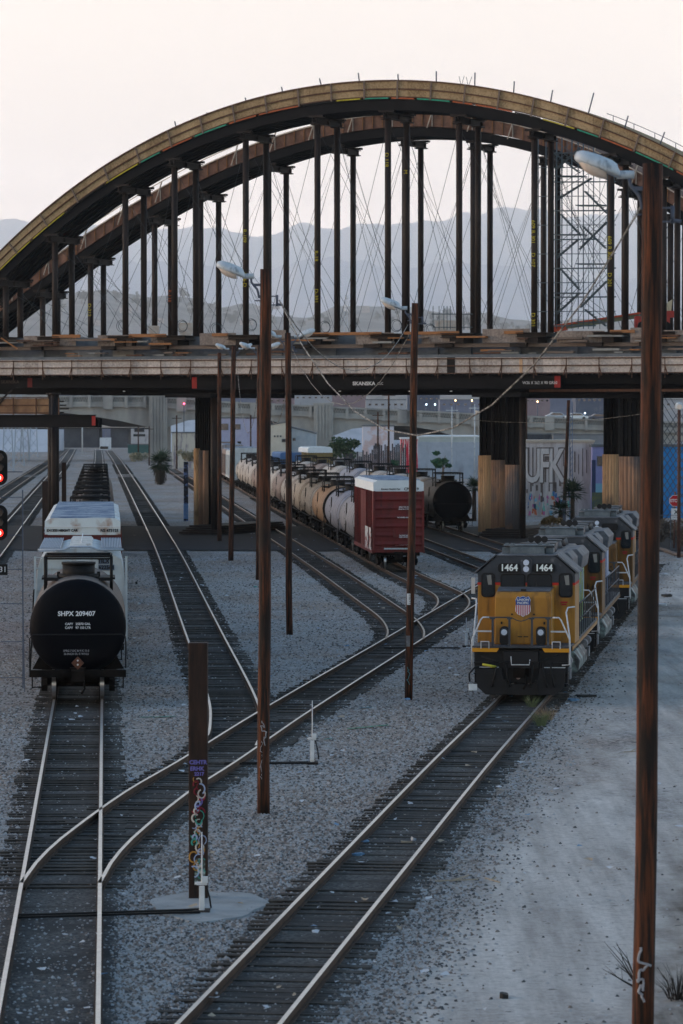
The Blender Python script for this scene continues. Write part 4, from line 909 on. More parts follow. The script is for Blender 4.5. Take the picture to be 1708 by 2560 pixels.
GRT = mat('galvanised_grating', (.3, .36, .44), (.42, .48, .55), 14, .5, stretch=(1, .2, 1))
for s_ in (-1, 1):
    b = B(); x0, x1 = (-1.42, -.72) if s_ < 0 else (.72, 1.42)
    for k in range(13): b.bar((x0 + (x1 - x0) * k / 12, .1, 4.3), (x0 + (x1 - x0) * k / 12, 10.9, 4.3), .03, .04)
    for k in range(30): b.bar((x0, .15 + k * .37, 4.27), (x1, .15 + k * .37, 4.27), .03, .03)
    b.build('roof_walkway', GRT, hp)
b = B(); b.tube([(-1.5, .05, 4.24), (-.6, .05, 4.24), (-.35, .05, 4.34), (.35, .05, 4.34), (.6, .05, 4.24), (1.5, .05, 4.24)], .04, 6); b.bar((-.9, 0, 4.2), (-1.45, 0, 4.2), .1, .04); b.build('end_crossover', GRT, hp)
for k in range(5):
    b = B(); y0 = 1.2 + k * 2.1; b.ext([(-.42, 4.3), (.42, 4.3), (.34, 4.42), (-.34, 4.42)], y0, y0 + .16); b.ext([(-.42, 4.3), (.42, 4.3), (.34, 4.38), (-.34, 4.38)], y0 + .8, y0 + 1.0); b.tube([(0, y0 - .1, 4.45), (.02, y0 + 1.2, 4.48)], .02, 5); b.build('hatch', WHITE, hp)
b = B(); b.bx(.62, 1.0, .46, .49, 3.72, 3.92); b.bx(.62, 1.18, .46, .49, 3.5, 3.7); b.build('number_panel', mat('slate_blue_panel', (.10, .14, .2), (.14, .18, .25), 3), hp)
text('TILX', .2, (.8, .44, 3.82), hp, BLACK, bold=.005); text('622563', .18, (.9, .44, 3.6), hp, BLACK, bold=.005)
text('NO PLACARD', .07, (-1.05, .44, 3.35), hp, mat('faint_red_stencil', (.35, .1, .08)))
b = B(); b.box((0, 5.6, .92), (2.9, 11.0, .18)); b.ext([(-1.5, 1.0), (-.5, .35), (.5, .35), (1.5, 1.0)], 3.0, 8.3); b.build('underframe', GRIME, hp)
truck(hp, 1.4); truck(hp, 9.9)
# boxcars
def boxcar(label, D, key, L, top, paint, roofm, bandm, words, wid=2.9, xs=None, cat='boxcar', ribs=True):
    x, r = trackx(key, D)
    if xs is not None: x += xs
    o = thing('boxcar', label, cat, (x, D, 0), r); h = wid / 2; zb = 1.05; band = top - .62
    b = B(); b.bx(-h, h, .1, L - .1, zb, band - .02); b.build('body', paint, o)
    b = B(); b.ext([(-h - .01, band - .02), (h + .01, band - .02), (h + .01, top - .12), (h - .25, top), (-h + .25, top), (-h - .01, top - .12)], .08, L - .08); b.build('upper_band', bandm, o)
    b = B()
    if ribs:
        k = 0; z = zb + .3
        while z < band - .3:
            b.hexa([(-h + .1, .1, z), (h - .1, .1, z), (h - .1, .14, z), (-h + .1, .14, z), (-h + .1, .02, z + .12), (h - .1, .02, z + .12), (h - .1, .14, z + .38), (-h + .1, .14, z + .38)]); z += .52
    b.bx(-h - .03, -h + .1, .0, .16, zb, band); b.bx(h - .1, h + .03, .0, .16, zb, band); b.bx(-h, h, .0, .14, zb - .05, zb + .12)
    b.build('corrugated_end', paint, o)
    b = B()
    for s_ in (-1, 1):
        yy = 1.2
        while yy < L - .5:
            b.bx(s_ * (h - .01), s_ * (h + .07), yy, yy + .12, zb, band); yy += 1.1
        b.bx(s_ * h, s_ * (h + .05), L / 2 - 2.4, L / 2 + 2.4, zb + .1, band - .1)
        b.bx(s_ * h, s_ * (h + .08), .1, L - .1, zb - .1, zb + .12)
        for q in range(6): b.bar((s_ * (h + .06), .35, zb + .2 + q * .42), (s_ * (h + .06), .8, zb + .2 + q * .42), .03, .03)
    b.build('side_posts', paint, o)
    b = B(); yy = .15
    while yy < L - .3: b.bx(-h + .2, h - .2, yy, yy + .1, top, top + .05); yy += .55
    b.bx(-h + .22, h - .22, .12, L - .12, top - .01, top + .012); b.build('ribbed_roof', roofm, o)
    b = B(); b.bar((-.2, -.1, zb + .35), (.9, -.1, zb + .35), .35, .05); b.build('brake_platform', GRIME if key == 'A' else paint, o); b = B(); b.box((-.15, 0, zb + 1.1), (.34, .12, .5)); b.build('brake_housing', GRIME if key == 'A' else paint, o)
    b = B(); b.box((0, L / 2, .9), (2.5, L - .6, .2)); b.build('underframe', GRIME, o)
    truck(o, 1.7); truck(o, L - 1.7); coupler(o, -.5)
    return o
REDB = mat('oxide_red_car_paint', (.16, .018, .016), (.09, .013, .012), 1.2, .65, 0, 0, (1, 1, .5), dirt=((.05, .012, .012), 1.8, .55, .8, (2, 2, .4)))
REDN = mat('dark_oxide_red', (.12, .02, .016), (.07, .015, .013), 1.2, .65)
ROOFB = mat('weathered_blue_grey_roof', (.38, .46, .56), (.1, .16, .28), 2.4, .55, stretch=(.4, 6, 1), lo=.42, hi=.6)
BANDW = mat('rust_stained_white_band', (.66, .7, .7), (.58, .62, .62), 1.5, .6, dirt=((.3, .13, .05), 1.5, .52, .68, (1, 1, .8)))
BANDC = mat('clean_white_band', (.66, .72, .76), (.58, .64, .68), 1.5, .6)
bc = boxcar('long white topped red boxcar lettered NS 473125 behind the white hopper', 146.4, 'A', 26, 5.03, REDN, ROOFB, BANDW, None, 2.86)
BLKT = mat('black_car_lettering', (.012, .012, .014), rough=.6)
text('EXCESS HEIGHT CAR', .125, (-.78, .06, 4.56), bc, BLKT, bold=.006); text('NS 473125', .16, (1.02, .06, 4.55), bc, BLKT, bold=.006, sx=.95)
b = B(); b.bx(-1.44, 1.44, .05, .079, 4.68, 4.71); b.build('band_seam', WHITE, bc)
bc2 = boxcar('dark red boxcar with a clean white top heading the long tank car row', 222, 'E', 16, 5.17, REDB, ROOFB, BANDC, None, 2.9)
text('Excess Height Car', .15, (-.45, .06, 4.66), bc2, BLKT, bold=.003); text('CP', .22, (.45, .06, 4.66), bc2, BLKT, bold=.006); text('219', .22, (1.0, .06, 4.66), bc2, BLKT, bold=.006)
for z, s0 in ((3.62, 'SPRG 7 DC 10 IC'), (3.5, '36 IN CL C WHLS'), (3.02, 'NO WHEEL CHOCKS'), (1.98, 'DO NOT HUMP'), (1.88, 'KEEP OFF ROOF'), (1.4, 'BUILT 6-99 PLT')):
    text(s0, .09, (.35, -.0, z), bc2, DIMW, bold=.003)
b = B(); b.bx(-.85, .9, -.15, -.05, 1.18, 1.26); b.build('end_step', GALV, bc2)
for y0, w_ in ((.9, 1.0), (3.4, 1.5)):
    b = B(); b.bx(-1.545, -1.53, y0, y0 + w_ * 1.6, 1.1, 2.4); b.build('graffiti_patch', mat('peeling_white_graffiti%d' % y0, (.2, .03, .03), (.5, .52, .52), 2.4, .7, lo=.42, hi=.5, stretch=(1, .5, 1)), bc2)
# caged dark tank cars further up the left track
BLKTK = tank_color('black_brown_tank', (.03, .024, .022), (.085, .055, .045))
OR = ['first', 'second', 'third', 'fourth', 'fifth', 'sixth', 'seventh', 'eighth', 'ninth', 'tenth', 'eleventh', 'twelfth', 'thirteenth', 'fourteenth', 'fifteenth', 'sixteenth']
for i in range(12):
    D = 175 + i * 15.3; x, r = trackx('A', D)
    tank_car('black tank car beyond the long left boxcar, %s behind it' % OR[i], x, D, r, BLKTK, 14.2, lod=1, group='dark tank cars beyond the long left boxcar')
cols = {'grey': tank_color('grey_tank_paint', (.2, .2, .22), (.3, .3, .33)), 'lavender grey': tank_color('lavender_grey_tank', (.19, .2, .25), (.28, .3, .36)), 'tan': tank_color('tan_tank_paint', (.28, .17, .1), (.4, .26, .16)),
        'cream': tank_color('cream_tank_paint', (.33, .3, .27), (.5, .46, .42)), 'dusty brown': tank_color('dusty_brown_tank', (.18, .13, .11), (.28, .21, .18))}
rowE = ['grey', 'lavender grey', 'tan', 'cream', 'cream', 'cream', 'dusty brown', 'cream', 'cream', 'dusty brown', 'cream', 'cream', 'cream']
D = 239.2
for i, cn in enumerate(rowE):
    x, r = trackx('E', D); tank_car('%s tank car in the long centre row, %s behind the dark red boxcar' % (cn, OR[i]), x, D, r, cols[cn], 15.6, HEADB if cn == 'tan' else None, lod=1, group='tank cars in the long centre row'); D += 17.0
rowF = ['dark', 'cream', 'cream', 'cream', 'lavender grey', 'cream', 'dusty brown', 'cream']
D = 295.5
dk = tank_color('dark_brown_tank_paint', (.035, .028, .025), (.08, .06, .05))
for i, cn in enumerate(rowF):
    x, r = trackx('H', D)
    lab = 'dark black ended tank car in shade beside the right pier' if i == 0 else '%s tank car in the right hand row, %s behind the shaded black ended one' % (cn, OR[i - 1])
    tank_car(lab, x, D, r, dk if cn == 'dark' else cols[cn], 15.6, HEADB if i == 0 else None, lod=0 if i == 0 else 1, group='tank cars in the right hand row'); D += 17.2
# far mixed cars at the end of the centre row
for i in range(9):
    D = 466 + i * 17; x, r = trackx('E', D)
    m = random.choice([HOPW, cols['cream'], cols['dusty brown'], cols['grey']])
    o = boxcar('%s far pale freight car past the end of the centre tank row' % OR[i], D, 'E', 15.5, 4.4 if i % 3 else 4.9, m, ROOFB, m, None, 2.9, cat='freight car', ribs=False)
boxcar('yellow boxcar with a pale roof at the far end of the right hand row', 470, 'H', 13, 4.9, mat('ochre_car_paint', (.2, .15, .05), (.14, .1, .04), 2), BANDC, BANDC, None, 3.0, xs=-2.6 - trackx('H', 470)[0], ribs=False)
boxcar('blue freight car with a rounded pale end left of the yellow boxcar', 478, 'H', 13, 4.2, mat('blue_car_paint', (.08, .18, .36), (.12, .24, .42), 2), ROOFB, mat('blue_band', (.1, .2, .4)), None, 3.0, xs=-6.1 - trackx('H', 478)[0], ribs=False)
# ------------------------------------------------------------------ locomotives
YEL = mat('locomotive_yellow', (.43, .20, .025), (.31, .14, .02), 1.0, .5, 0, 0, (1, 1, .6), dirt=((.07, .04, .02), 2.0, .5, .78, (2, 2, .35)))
YELD = mat('dark_locomotive_yellow', (.22, .1, .016), (.13, .06, .012), 1.0, .6, 0, 0, (1, 1, .6), dirt=((.03, .02, .012), 2.2, .45, .72, (2, 2, .35)))  # darker yellow for the trailing units
LGR = mat('locomotive_grey', (.03, .035, .045), (.055, .062, .075), 1.5, .5, dirt=((.2, .2, .21), 3, .62, .8))
LROOF = mat('dusty_roof_grey', (.05, .056, .068), (.15, .152, .165), 2.2, .6)
LRED = mat('locomotive_red_stripe', (.5, .03, .015))
LBLK = mat('locomotive_black', (.004, .0045, .006), (.010, .010, .013), 2, .55)
GLASS = mat('dark_cab_glass', (.012, .016, .02), rough=.08, spec=.6)
RUBB = mat('window_rubber', (.006, .006, .007), rough=.6)
LITE = mat('headlight_glass', (.45, .55, .68), (.75, .8, .9), 40, .12, spec=.8)
GRAF = mat('green_yellow_graffiti', (.06, .3, .28), (.45, .5, .08), 1.8, .6, 0, 0, (1, 1.0, .55), lo=.45, hi=.55, dirt=((.35, .45, .62), 2.4, .55, .6, (1, 1.5, .8)))
GRAF2 = mat('blue_white_graffiti', (.1, .16, .34), (.4, .46, .55), 2.4, .6, 0, 0, (1, 1.2, .5), lo=.45, hi=.55)
WORN = mat('worn_light_rail_paint', (.62, .64, .66), (.45, .46, .48), 9, .5)
def rrect(cx, cz, w_, h_, r=.06, n=4):
    P = []
    for (sx, sz, a0) in ((1, 1, 0), (-1, 1, pi / 2), (-1, -1, pi), (1, -1, 3 * pi / 2)):
        for k in range(n + 1):
            a = a0 + pi / 2 * k / n; P.append((cx + sx * (w_ / 2 - r) + cos(a) * r, cz + sz * (h_ / 2 - r) + sin(a) * r))
    return P
def locomotive(label, D, number='1464', L=18.3, full=True, xs=0.0, panel=None, gm=None):
    x, r = trackx('G', D); x += xs
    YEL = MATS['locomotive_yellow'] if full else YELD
    o = thing('locomotive', label, 'locomotive', (x, D, 0), r, 'yellow and grey locomotives coupled in a row')
    # pilot plow
    b = B()
    pl = [(-1.1, .14), (1.1, .14), (1.38, .4), (1.42, .95), (.62, .98), (.52, .62), (.36, .48), (-.36, .48), (-.52, .62), (-.62, .98), (-1.42, .95), (-1.38, .4)]
    b.ext(pl, .0, .07)
    b.hexa([(-1.1, .0, .14), (1.1, .0, .14), (1.1, .5, .18), (-1.1, .5, .18), (-1.1, .03, .22), (1.1, .03, .22), (1.1, .5, .3), (-1.1, .5, .3)])
    b.bx(-1.48, 1.48, .3, .5, .5, 1.55)
    b.build('pilot', LBLK, o, bev=.015)
    b = B()
    for s_ in (-1, 1): b.bx(s_ * .95 - .2, s_ * .95 + .2, -.012, .02, .62, .82); b.bx(s_ * .5 - .04, s_ * .5 + .04, -.05, .3, .15, .6)
    b.build('pilot_opening', RUBB, o)
    # end sill with steps
    b = B(); b.bx(-.55, .55, .05, .5, .98, 1.5); b.bx(-1.5, 1.5, .45, 1.6, 1.0, 1.48)
    for s_ in (-1, 1):
        for z in (.45, .78, 1.12): b.bx(s_ * 1.02, s_ * 1.5, .12 + (z - .45) * .15, .42, z, z + .04)
    b.build('end_sill', LBLK, o, bev=.01)
    b = B(); b.bx(-1.54, 1.54, .1, 1.75, 1.62, 1.67); b.build('front_platform', LGR, o)
    for s_ in (-1, 1):
        b = B(); b.ext([(s_ * 1.53, 1.49), (s_ * 1.53, 1.61), (s_ * .68, 1.61), (s_ * .76, 1.49)], .06, .1); b.build('yellow_sill_stripe', mat('bright_sill_yellow%d%s' % (s_, number), (.62, .27, .015)), o)
        b = B(); b.bx(s_ * 1.05 - .36, s_ * 1.05 + .36, .0, .09, 1.0, 1.02); b.m = 0; b.build('step_edge', WORN, o)
    coupler(o, -.12, z=.86)
    b = B(); b.cyl((-.05, -.3, .72), (-.05, -.24, .72), .07, n=10); b.box((-.06, -.22, .93), (.08, .06, .14)); b.build('worn_knuckle', mat('worn_brown_knuckle', (.2, .12, .1), (.45, .4, .38), 8), o)
    b = B()
    for (xx, dx) in ((-.75, -.12), (-.45, .1), (.4, -.08), (.7, .12), (.95, .1)): b.tube([(xx, .0, 1.15), (xx + dx * .3, -.12, .85), (xx + dx, -.1, .5), (xx + dx * 1.2, -.05, .4)], .028, 6)
    b.tube([(-1.25, .02, 1.35), (-.6, -.05, 1.18), (-.25, -.05, 1.2)], .02, 6); b.tube([(1.2, .02, 1.4), (.6, -.05, 1.2), (.25, -.05, 1.2)], .02, 6)
    b.build('air_hose', RUBB, o)
    if full:
        b = B(); b.tube([(-1.3, -.05, 1.03), (-1.45, -.05, 1.0), (-1.62, -.05, .8), (-1.6, -.05, .55)], .03, 7); b.m = 1; b.box((-1.5, -.07, .38), (.26, .06, .2), .3); b.m = 2; b.tube([(-1.2, -.04, 1.1), (-1.0, -.06, 1.07), (-.75, -.04, 1.02), (-.95, -.06, 1.04)], .04, 6)
        b.build('mu_cable', [RUBB, WHITE, mat('yellow_strap', (.5, .45, .05))], o)
    # front handrails
    b = B()
    for xx in (-.89, -.36, .35, .86): b.bx(xx - .035, xx + .035, .1, .15, 1.66, 2.57); b.box((xx, .12, 2.55), (.16, .05, .06))
    b.tube([(-1.0, .12, 2.58), (-.34, .12, 2.58)], .022, 7); b.tube([(1.0, .12, 2.58), (.34, .12, 2.58)], .022, 7)
    b.tube([(-.3, .12, 2.58), (-.15, .12, 2.5), (0, .12, 2.46), (.15, .12, 2.5), (.3, .12, 2.58)], .014, 6)
    b.build('front_railing', LGR, o)
    b = B()
    for s_ in (-1, 1):
        b.tube([(s_ * 1.0, .12, 2.58), (s_ * 1.2, .12, 2.58), (s_ * 1.27, .12, 2.5), (s_ * 1.54, .12, 1.9), (s_ * 1.54, .12, 1.1), (s_ * 1.3, .12, 1.08)] if s_ > 0 else [(s_ * 1.0, .12, 2.58), (s_ * 1.2, .12, 2.58), (s_ * 1.27, .12, 2.5), (s_ * 1.55, .12, 1.85), (s_ * 1.55, .12, 1.1)], .026, 7)
        b.tube([(s_ * 1.62, 1.5, 2.86) if s_ > 0 else (s_ * 1.66, 1.5, 3.12), (s_ * 1.42, 1.3, 2.84) if s_ > 0 else (s_ * 1.5, 1.3, 3.1), (s_ * 1.38, 1.0, 2.7) if s_ > 0 else (s_ * 1.48, 1.0, 2.9), (s_ * 1.52, .5, 1.95), (s_ * 1.56, .35, 1.0)], .026, 7)
        b.tube([(s_ * 1.25, .0, 1.6), (s_ * 1.25, -.0, 1.82), (s_ * 1.0, .0, 1.82), (s_ * 1.0, .0, 1.6)], .02, 7); b.bar((s_ * .93, .3, 2.13), (s_ * 1.45, .3, 2.13), .03, .05)
    b.tube([(-.3, -.02, 1.36), (-.28, -.1, 1.1), (.28, -.1, 1.1), (.3, -.02, 1.26)], .018, 6)
    b.build('grab_rail', WORN, o)
    # ditch lights
    for s_ in (-1, 1):
        b = B(); b.ext(rrect(s_ * .58, 1.95, .3, .6, .13, 5), .9, 1.12); d = b.build('light_bracket', LBLK, o)
        b = B(); b.cyl((s_ * .58, .85, 2.07), (s_ * .58, .92, 2.07), .13, n=20); b.build('rim', LGR, d)
        b = B(); b.cyl((s_ * .58, .82, 2.07), (s_ * .58, .86, 2.07), .095, n=18); b.build('ditch_light', LITE, o)
    # short nose
    b = B()
    n0 = len(b.v); W2 = .91
    b.v += [(-W2, 1.15, 1.66), (W2, 1.15, 1.66), (W2, 2.75, 1.66), (-W2, 2.75, 1.66), (-W2, 1.15, 3.18), (W2, 1.15, 3.18), (W2, 2.75, 3.42), (-W2, 2.75, 3.42), (-W2 * .95, 1.3, 3.33), (W2 * .95, 1.3, 3.33)]
    for f in ((3, 2, 1, 0), (0, 1, 5, 4), (4, 5, 9, 8), (8, 9, 6, 7), (1, 2, 6, 9, 5), (3, 0, 4, 8, 7), (2, 3, 7, 6)): b._f(f)
    b.build('short_hood', YEL, o, bev=.04)
    b = B(); b.bx(-.86, .86, 1.32, 2.7, 3.345, 3.36) if False else b.hexa([(-.84, 1.36, 3.345), (.84, 1.36, 3.345), (.88, 2.72, 3.43), (-.88, 2.72, 3.43), (-.84, 1.36, 3.36), (.84, 1.36, 3.36), (.88, 2.72, 3.445), (-.88, 2.72, 3.445)]); b.build('nose_top', LROOF, o)
    b = B(); b.bx(-.28, .28, 1.135, 1.148, 1.72, 2.0); b.bx(-.26, .26, 1.13, 1.14, 1.74, 1.98)
    b.bx(-.3, .3, 1.12, 1.14, 1.73, 1.74); b.build('nose_hatch', YEL, o)
    b = B(); b.bx(-.17, -.02, 1.12, 1.13, 1.9, 1.93); b.bx(.02, .17, 1.12, 1.13, 1.9, 1.93); b.bx(-.08, .08, 1.3, 1.5, 3.37, 3.42)
    for s_ in (-1, 1): b.box((s_ * .68, 1.12, 2.35), (.05, .04, .08)); b.box((s_ * .35, 1.12, 2.63), (.05, .04, .05))
    b.build('nose_fitting', LBLK, o)
    if full:   # the shield
        def shield(s, z0, cz=2.88):
            P = [(-.2, .29), (-.17, .32), (-.10, .29), (0, .33), (.10, .29), (.17, .32), (.2, .29), (.245, .2), (.22, .1), (.245, -.08), (.235, -.17), (.17, -.25), (.07, -.29), (0, -.33), (-.07, -.29), (-.17, -.25), (-.235, -.17), (-.245, -.08), (-.22, .1), (-.245, .2)]
            return [(a * s, cz + c * s) for a, c in P]
        b = B(); b.ext(shield(1.0, 0), 1.12, 1.148); sh = b.build('shield_emblem', mat('shield_white', (.7, .7, .72)), o)
        b = B(); top = [(a, c) for a, c in shield(.97, 0) if c >= 2.96]; 
        b.ext([(-.235, 2.93), (.235, 2.93), (.225, 2.98), (.236, 3.07), (.19, 3.16), (.165, 3.19), (.1, 3.16), (0, 3.2), (-.1, 3.16), (-.165, 3.19), (-.19, 3.16), (-.236, 3.07), (-.225, 2.98)], 1.113, 1.12); b.build('blue_field', mat('shield_blue', (.02, .07, .3)), sh)
        for k in range(7):
            xx = -.2 + k * .0667; lo = 2.62 + .13 * (abs(xx) / .22) ** 2 * 1.0 - .04
            b = B(); b.bx(xx - .015, xx + .015, 1.114, 1.12, lo, 2.925); b.build('red_stripe', mat('shield_red', (.42, .015, .05)), sh)
        text('UNION', .105, (0, 1.108, 3.09), sh, WHITE, bold=.003, sx=1.1); text('PACIFIC', .1, (0, 1.108, 2.99), sh, WHITE, bold=.003, sx=1.05)
    for (cx, cz) in ((1.22, 2.93),):
        b = B(); b.bx(cx - .11, cx + .11, 2.655, 2.672, cz - .01, cz + .04); b.bx(cx - .08, cx + .08, 2.655, 2.672, cz - .08, cz - .04); b.build('warning_label', mat('label_red', (.4, .02, .03)), o)
    # cab
    cy0, cy1 = 2.7, 5.1
    def cabpoly(s=1.0, top=4.42): return [(-1.57, 1.6), (1.57, 1.6), (1.57, 3.88), (.98, top), (-.98, top), (-1.57, 3.88)]
    b = B(); b.ext([(-1.57, 1.6), (1.57, 1.6), (1.57, 3.5), (-1.57, 3.5)], cy0, cy1); b.build('cab', YEL, o, bev=.03)
    b = B(); b.ext([(-1.57, 3.56), (1.57, 3.56), (1.57, 3.88), (.98, 4.42), (-.98, 4.42), (-1.57, 3.88)], cy0, cy1); b.build('cab_upper', LGR, o, bev=.03)
    b = B(); b.bx(-1.575, 1.575, cy0 - .005, cy1 + .005, 3.49, 3.57); b.build('red_stripe', LRED, o)
    b = B()   # pale roof edge overhangs
    for s_ in (-1, 1):
        b.hexa([(s_ * 1.0, cy0 - .1, 4.43), (s_ * 1.7, cy0 - .1, 3.84), (s_ * 1.7, cy1 + .3, 3.84), (s_ * 1.0, cy1 + .3, 4.43), (s_ * .98, cy0 - .1, 4.48), (s_ * 1.7, cy0 - .1, 3.9), (s_ * 1.7, cy1 + .3, 3.9), (s_ * .98, cy1 + .3, 4.48)] if s_ < 0 else [(1.0, cy0 - .1, 4.43), (1.66, cy0 - .1, 3.86), (1.66, cy1 + .3, 3.86), (1.0, cy1 + .3, 4.43), (.98, cy0 - .1, 4.50), (1.7, cy0 - .1, 3.9), (1.7, cy1 + .3, 3.9), (.98, cy1 + .3, 4.50)])
    b.bx(-.98, .98, cy0 - .02, cy1 + .2, 4.42, 4.46)
    b.build('cab_roof', LROOF, o)
    def window(cx, cz, w_, h_, rr_):
        b = B(); b.ext(rrect(cx, cz, w_ + .09, h_ + .09, rr_ + .03), cy0 - .035, cy0 + .02); f = b.build('cab_window', RUBB, o)
        b = B(); b.ext(rrect(cx, cz, w_, h_, rr_), cy0 - .05, cy0 - .036); b.build('pane', GLASS, f); return f
    for s_ in (-1, 1):
        f = window(s_ * .43, 3.6, .72, .42, .07)
        f2 = window(s_ * 1.25 + .02, 3.49, .36, .7, .09)
        b = B(); xx = s_ * 1.25 + .02; b.v += [(xx - .05, cy0 - .056, 3.8), (xx + .1, cy0 - .056, 3.82), (xx + .12, cy0 - .056, 3.5), (xx, cy0 - .056, 3.5)]; b._f((0, 1, 2, 3)); 
        b.build('blind', mat('pale_window_blind%d' % s_, (.2, .2, .19)), f2)
        b = B(); b.tube([(s_ * .39 - .05, cy0 - .08, 3.38), (s_ * .39 - .06, cy0 - .08, 3.68)], .008, 5); b.build('wiper', LBLK, f)
    # number boards and headlights
    for s_ in (-1, 1):
        cx = s_ * .56 + .01
        b = B(); b.ext(rrect(cx, 4.04, .72, .31, .12, 5), cy0 - .12, cy0 + .02); nb = b.build('number_board', RUBB, o)
        if full: text(number, .3, (cx, cy0 - .13, 4.045), nb, mat('number_white', (.8, .85, .82), emit=None) if 'number_white' not in MATS else MATS['number_white'], bold=.008, sx=.95)
    b = B(); b.ext(rrect(0, 4.12, .36, .56, .17, 6), cy0 - .09, cy0 + .02); b.build('headlight_housing', LGR, o)
    for z in (4.22, 4.01):
        b = B(); b.cyl((0, cy0 - .14, z), (0, cy0 - .09, z), .095, n=18); b.build('headlight', LITE, o)
    b = B(); b.bx(-1.78, -1.66, cy0 - .02, cy0 + .03, 3.2, 3.72); b.build('side_mirror', mat('pale_mirror', (.5, .48, .46)), o)
    # roof equipment on the cab
    b = B(); b.bx(-.6, .52, 3.6, 4.6, 4.46, 4.7); b.bx(-.82, .8, 3.7, 4.5, 4.72, 4.75); b.bx(-.86, -.62, 3.8, 4.4, 4.46, 4.66); b.bx(.55, .8, 3.8, 4.4, 4.46, 4.64)
    for xx in (-.7, -.52, .38, .62): b.box((xx, 3.75, 4.78), (.12, .1, .06))
    b.build('roof_air_conditioner', mat('teal_grey_roof_unit', (.08, .1, .115), (.15, .18, .2), 4), o)
    # long hood
    H0 = cy1; H1 = L - 1.4
    b = B(); b.ext([(-1.1, 1.66), (1.1, 1.66), (1.1, 4.1), (.8, 4.36), (-.8, 4.36), (-1.1, 4.1)], H0, H1); b.build('long_hood', LGR, o)
    b = B(); b.bx(1.101, 1.115, H0 + .1, H1 - .1, 1.7, 3.6); b.bx(-1.115, -1.101, H0 + .1, H1 - .1, 1.7, 3.6); b.build('hood_doors', panel or YEL, o)
    b = B()
    for k in range(14): b.bx(1.116, 1.13, H0 + .4 + k * .8, H0 + .45 + k * .8, 1.75, 3.5)
    b.build('door_seam', LBLK, o)
    for s_ in (-1, 1):
        b = B(); b.ext([(s_ * 1.1, 3.5), (s_ * 1.36, 3.72), (s_ * 1.42, 4.15), (s_ * 1.2, 4.4), (s_ * .8, 4.36)], L - 8.0, L - 3.6); b.build('radiator_flare', LROOF, o, bev=.03)
        b = B(); b.ext([(s_ * 1.1, 3.7), (s_ * 1.3, 3.9), (s_ * 1.3, 4.2), (s_ * 1.1, 4.42), (s_ * .8, 4.36)], H0 + 1.4, H0 + 4.2); b.build('blower_duct', LROOF, o, bev=.03)
    for k, yy in enumerate((H0 + 2.0, H0 + 3.6, H0 + 7.2, H0 + 9.2, H0 + 10.8)):
        b = B(); b.cyl((0, yy, 4.36), (0, yy, 4.62), .62, .55, n=20); b.cyl((0, yy, 4.62), (0, yy, 4.66), .6, n=20); b.build('roof_fan', LBLK if k % 2 else LROOF, o)
    b = B(); b.bx(-.5, .5, H0 + 5.0, H0 + 6.2, 4.36, 4.62); b.bx(-.7, .7, H0 + 1.0, H0 + 1.3, 4.4, 4.7); b.build('exhaust_hatch', LGR, o)
    b = B(); b.bar((.2, H0 + .6, 4.36), (.2, H0 + .6, 4.75), .06, .06)
    for dx in (-.02, .2, .42): b.cyl((dx, H0 + .2, 4.88), (dx, H0 + .8, 4.84), .13 if dx == .2 else .11, .04, n=12)
    b.bar((-.05, H0 + .6, 4.84), (.45, H0 + .6, 4.84), .04, .04); b.build('air_horn', LBLK, o)
    # walkway, railings, fuel tank
    b = B(); b.bx(-1.53, 1.53, 1.76, L - .3, 1.42, 1.64); b.build('frame_walkway', LGR, o)
    b = B(); b.bx(1.531, 1.545, 1.8, L - .4, 1.44, 1.56); b.bx(-1.545, -1.531, 1.8, L - .4, 1.44, 1.56); b.build('sill_stripe', YEL, o)
    for s_ in (-1, 1):
        b = B(); k = 0; yy = cy1 + .3
        while yy < L - .5: b.bar((s_ * 1.5, yy, 1.64), (s_ * 1.5, yy, 2.7), .04, .04); yy += 1.25
        b.tube([(s_ * 1.5, cy1 + .3, 2.72), (s_ * 1.5, L - .5, 2.72)], .025, 6); b.tube([(s_ * 1.5, cy1 + .3, 2.2), (s_ * 1.5, L - .5, 2.2)], .02, 6)
        b.tube([(s_ * 1.5, cy1 + .3, 2.72), (s_ * 1.45, cy1 + .1, 2.5), (s_ * 1.5, cy1, 1.7)], .025, 6); b.build('side_railing', LGR, o)
    b = B(); b.bx(.9, 1.35, cy1 + .3, cy1 + 2.6, 1.66, 2.45); b.build('side_cabinet', LGR, o)
    b = B(); b.bx(1.42, 1.56, cy1 - .12, cy1 + .02, 1.66, 3.8); b.build('cab_corner_post', mat('tagged_pale_post%s' % number, (.35, .36, .42), (.5, .5, .55), 3), o)
    b = B(); b.ext([(-1.3, 1.1), (-1.5, .8), (-1.45, .45), (-1.2, .25), (1.2, .25), (1.45, .45), (1.5, .8), (1.3, 1.1)], L / 2 - 2.2, L / 2 + 2.6); b.build('fuel_tank', mat('tagged_fuel_tank%s' % number, (.05, .055, .06), (.22, .3, .3), 1.2, .6, lo=.5, hi=.6), o, bev=.05)
    for yy in (3.1, L - 3.3):
        t = truck(o, yy); t.scale = (1.12, 1.25, 1.05)
        b = B()
        for s_ in (-1, 1):
            for dy in (-1.1, 1.1): b.cyl((s_ * 1.25, yy + dy - .35, .95), (s_ * 1.25, yy + dy + .35, .95), .16, n=12); b.box((s_ * 1.28, yy + dy, .55), (.16, .5, .35))
        b.build('brake_cylinder', mat('dusty_grey_gear%s%s' % (number, yy), (.16, .17, .19), (.3, .3, .32), 5), o)
    return o
l1 = locomotive('nearest yellow locomotive with a shield emblem and number boards reading 1464', 121.0, '1464', 18.3, True, panel=GRAF)
l2 = locomotive('second locomotive in the row with graffiti along its hood, behind the one numbered 1464', 139.9, '1410', 19.8, False, panel=GRAF2)
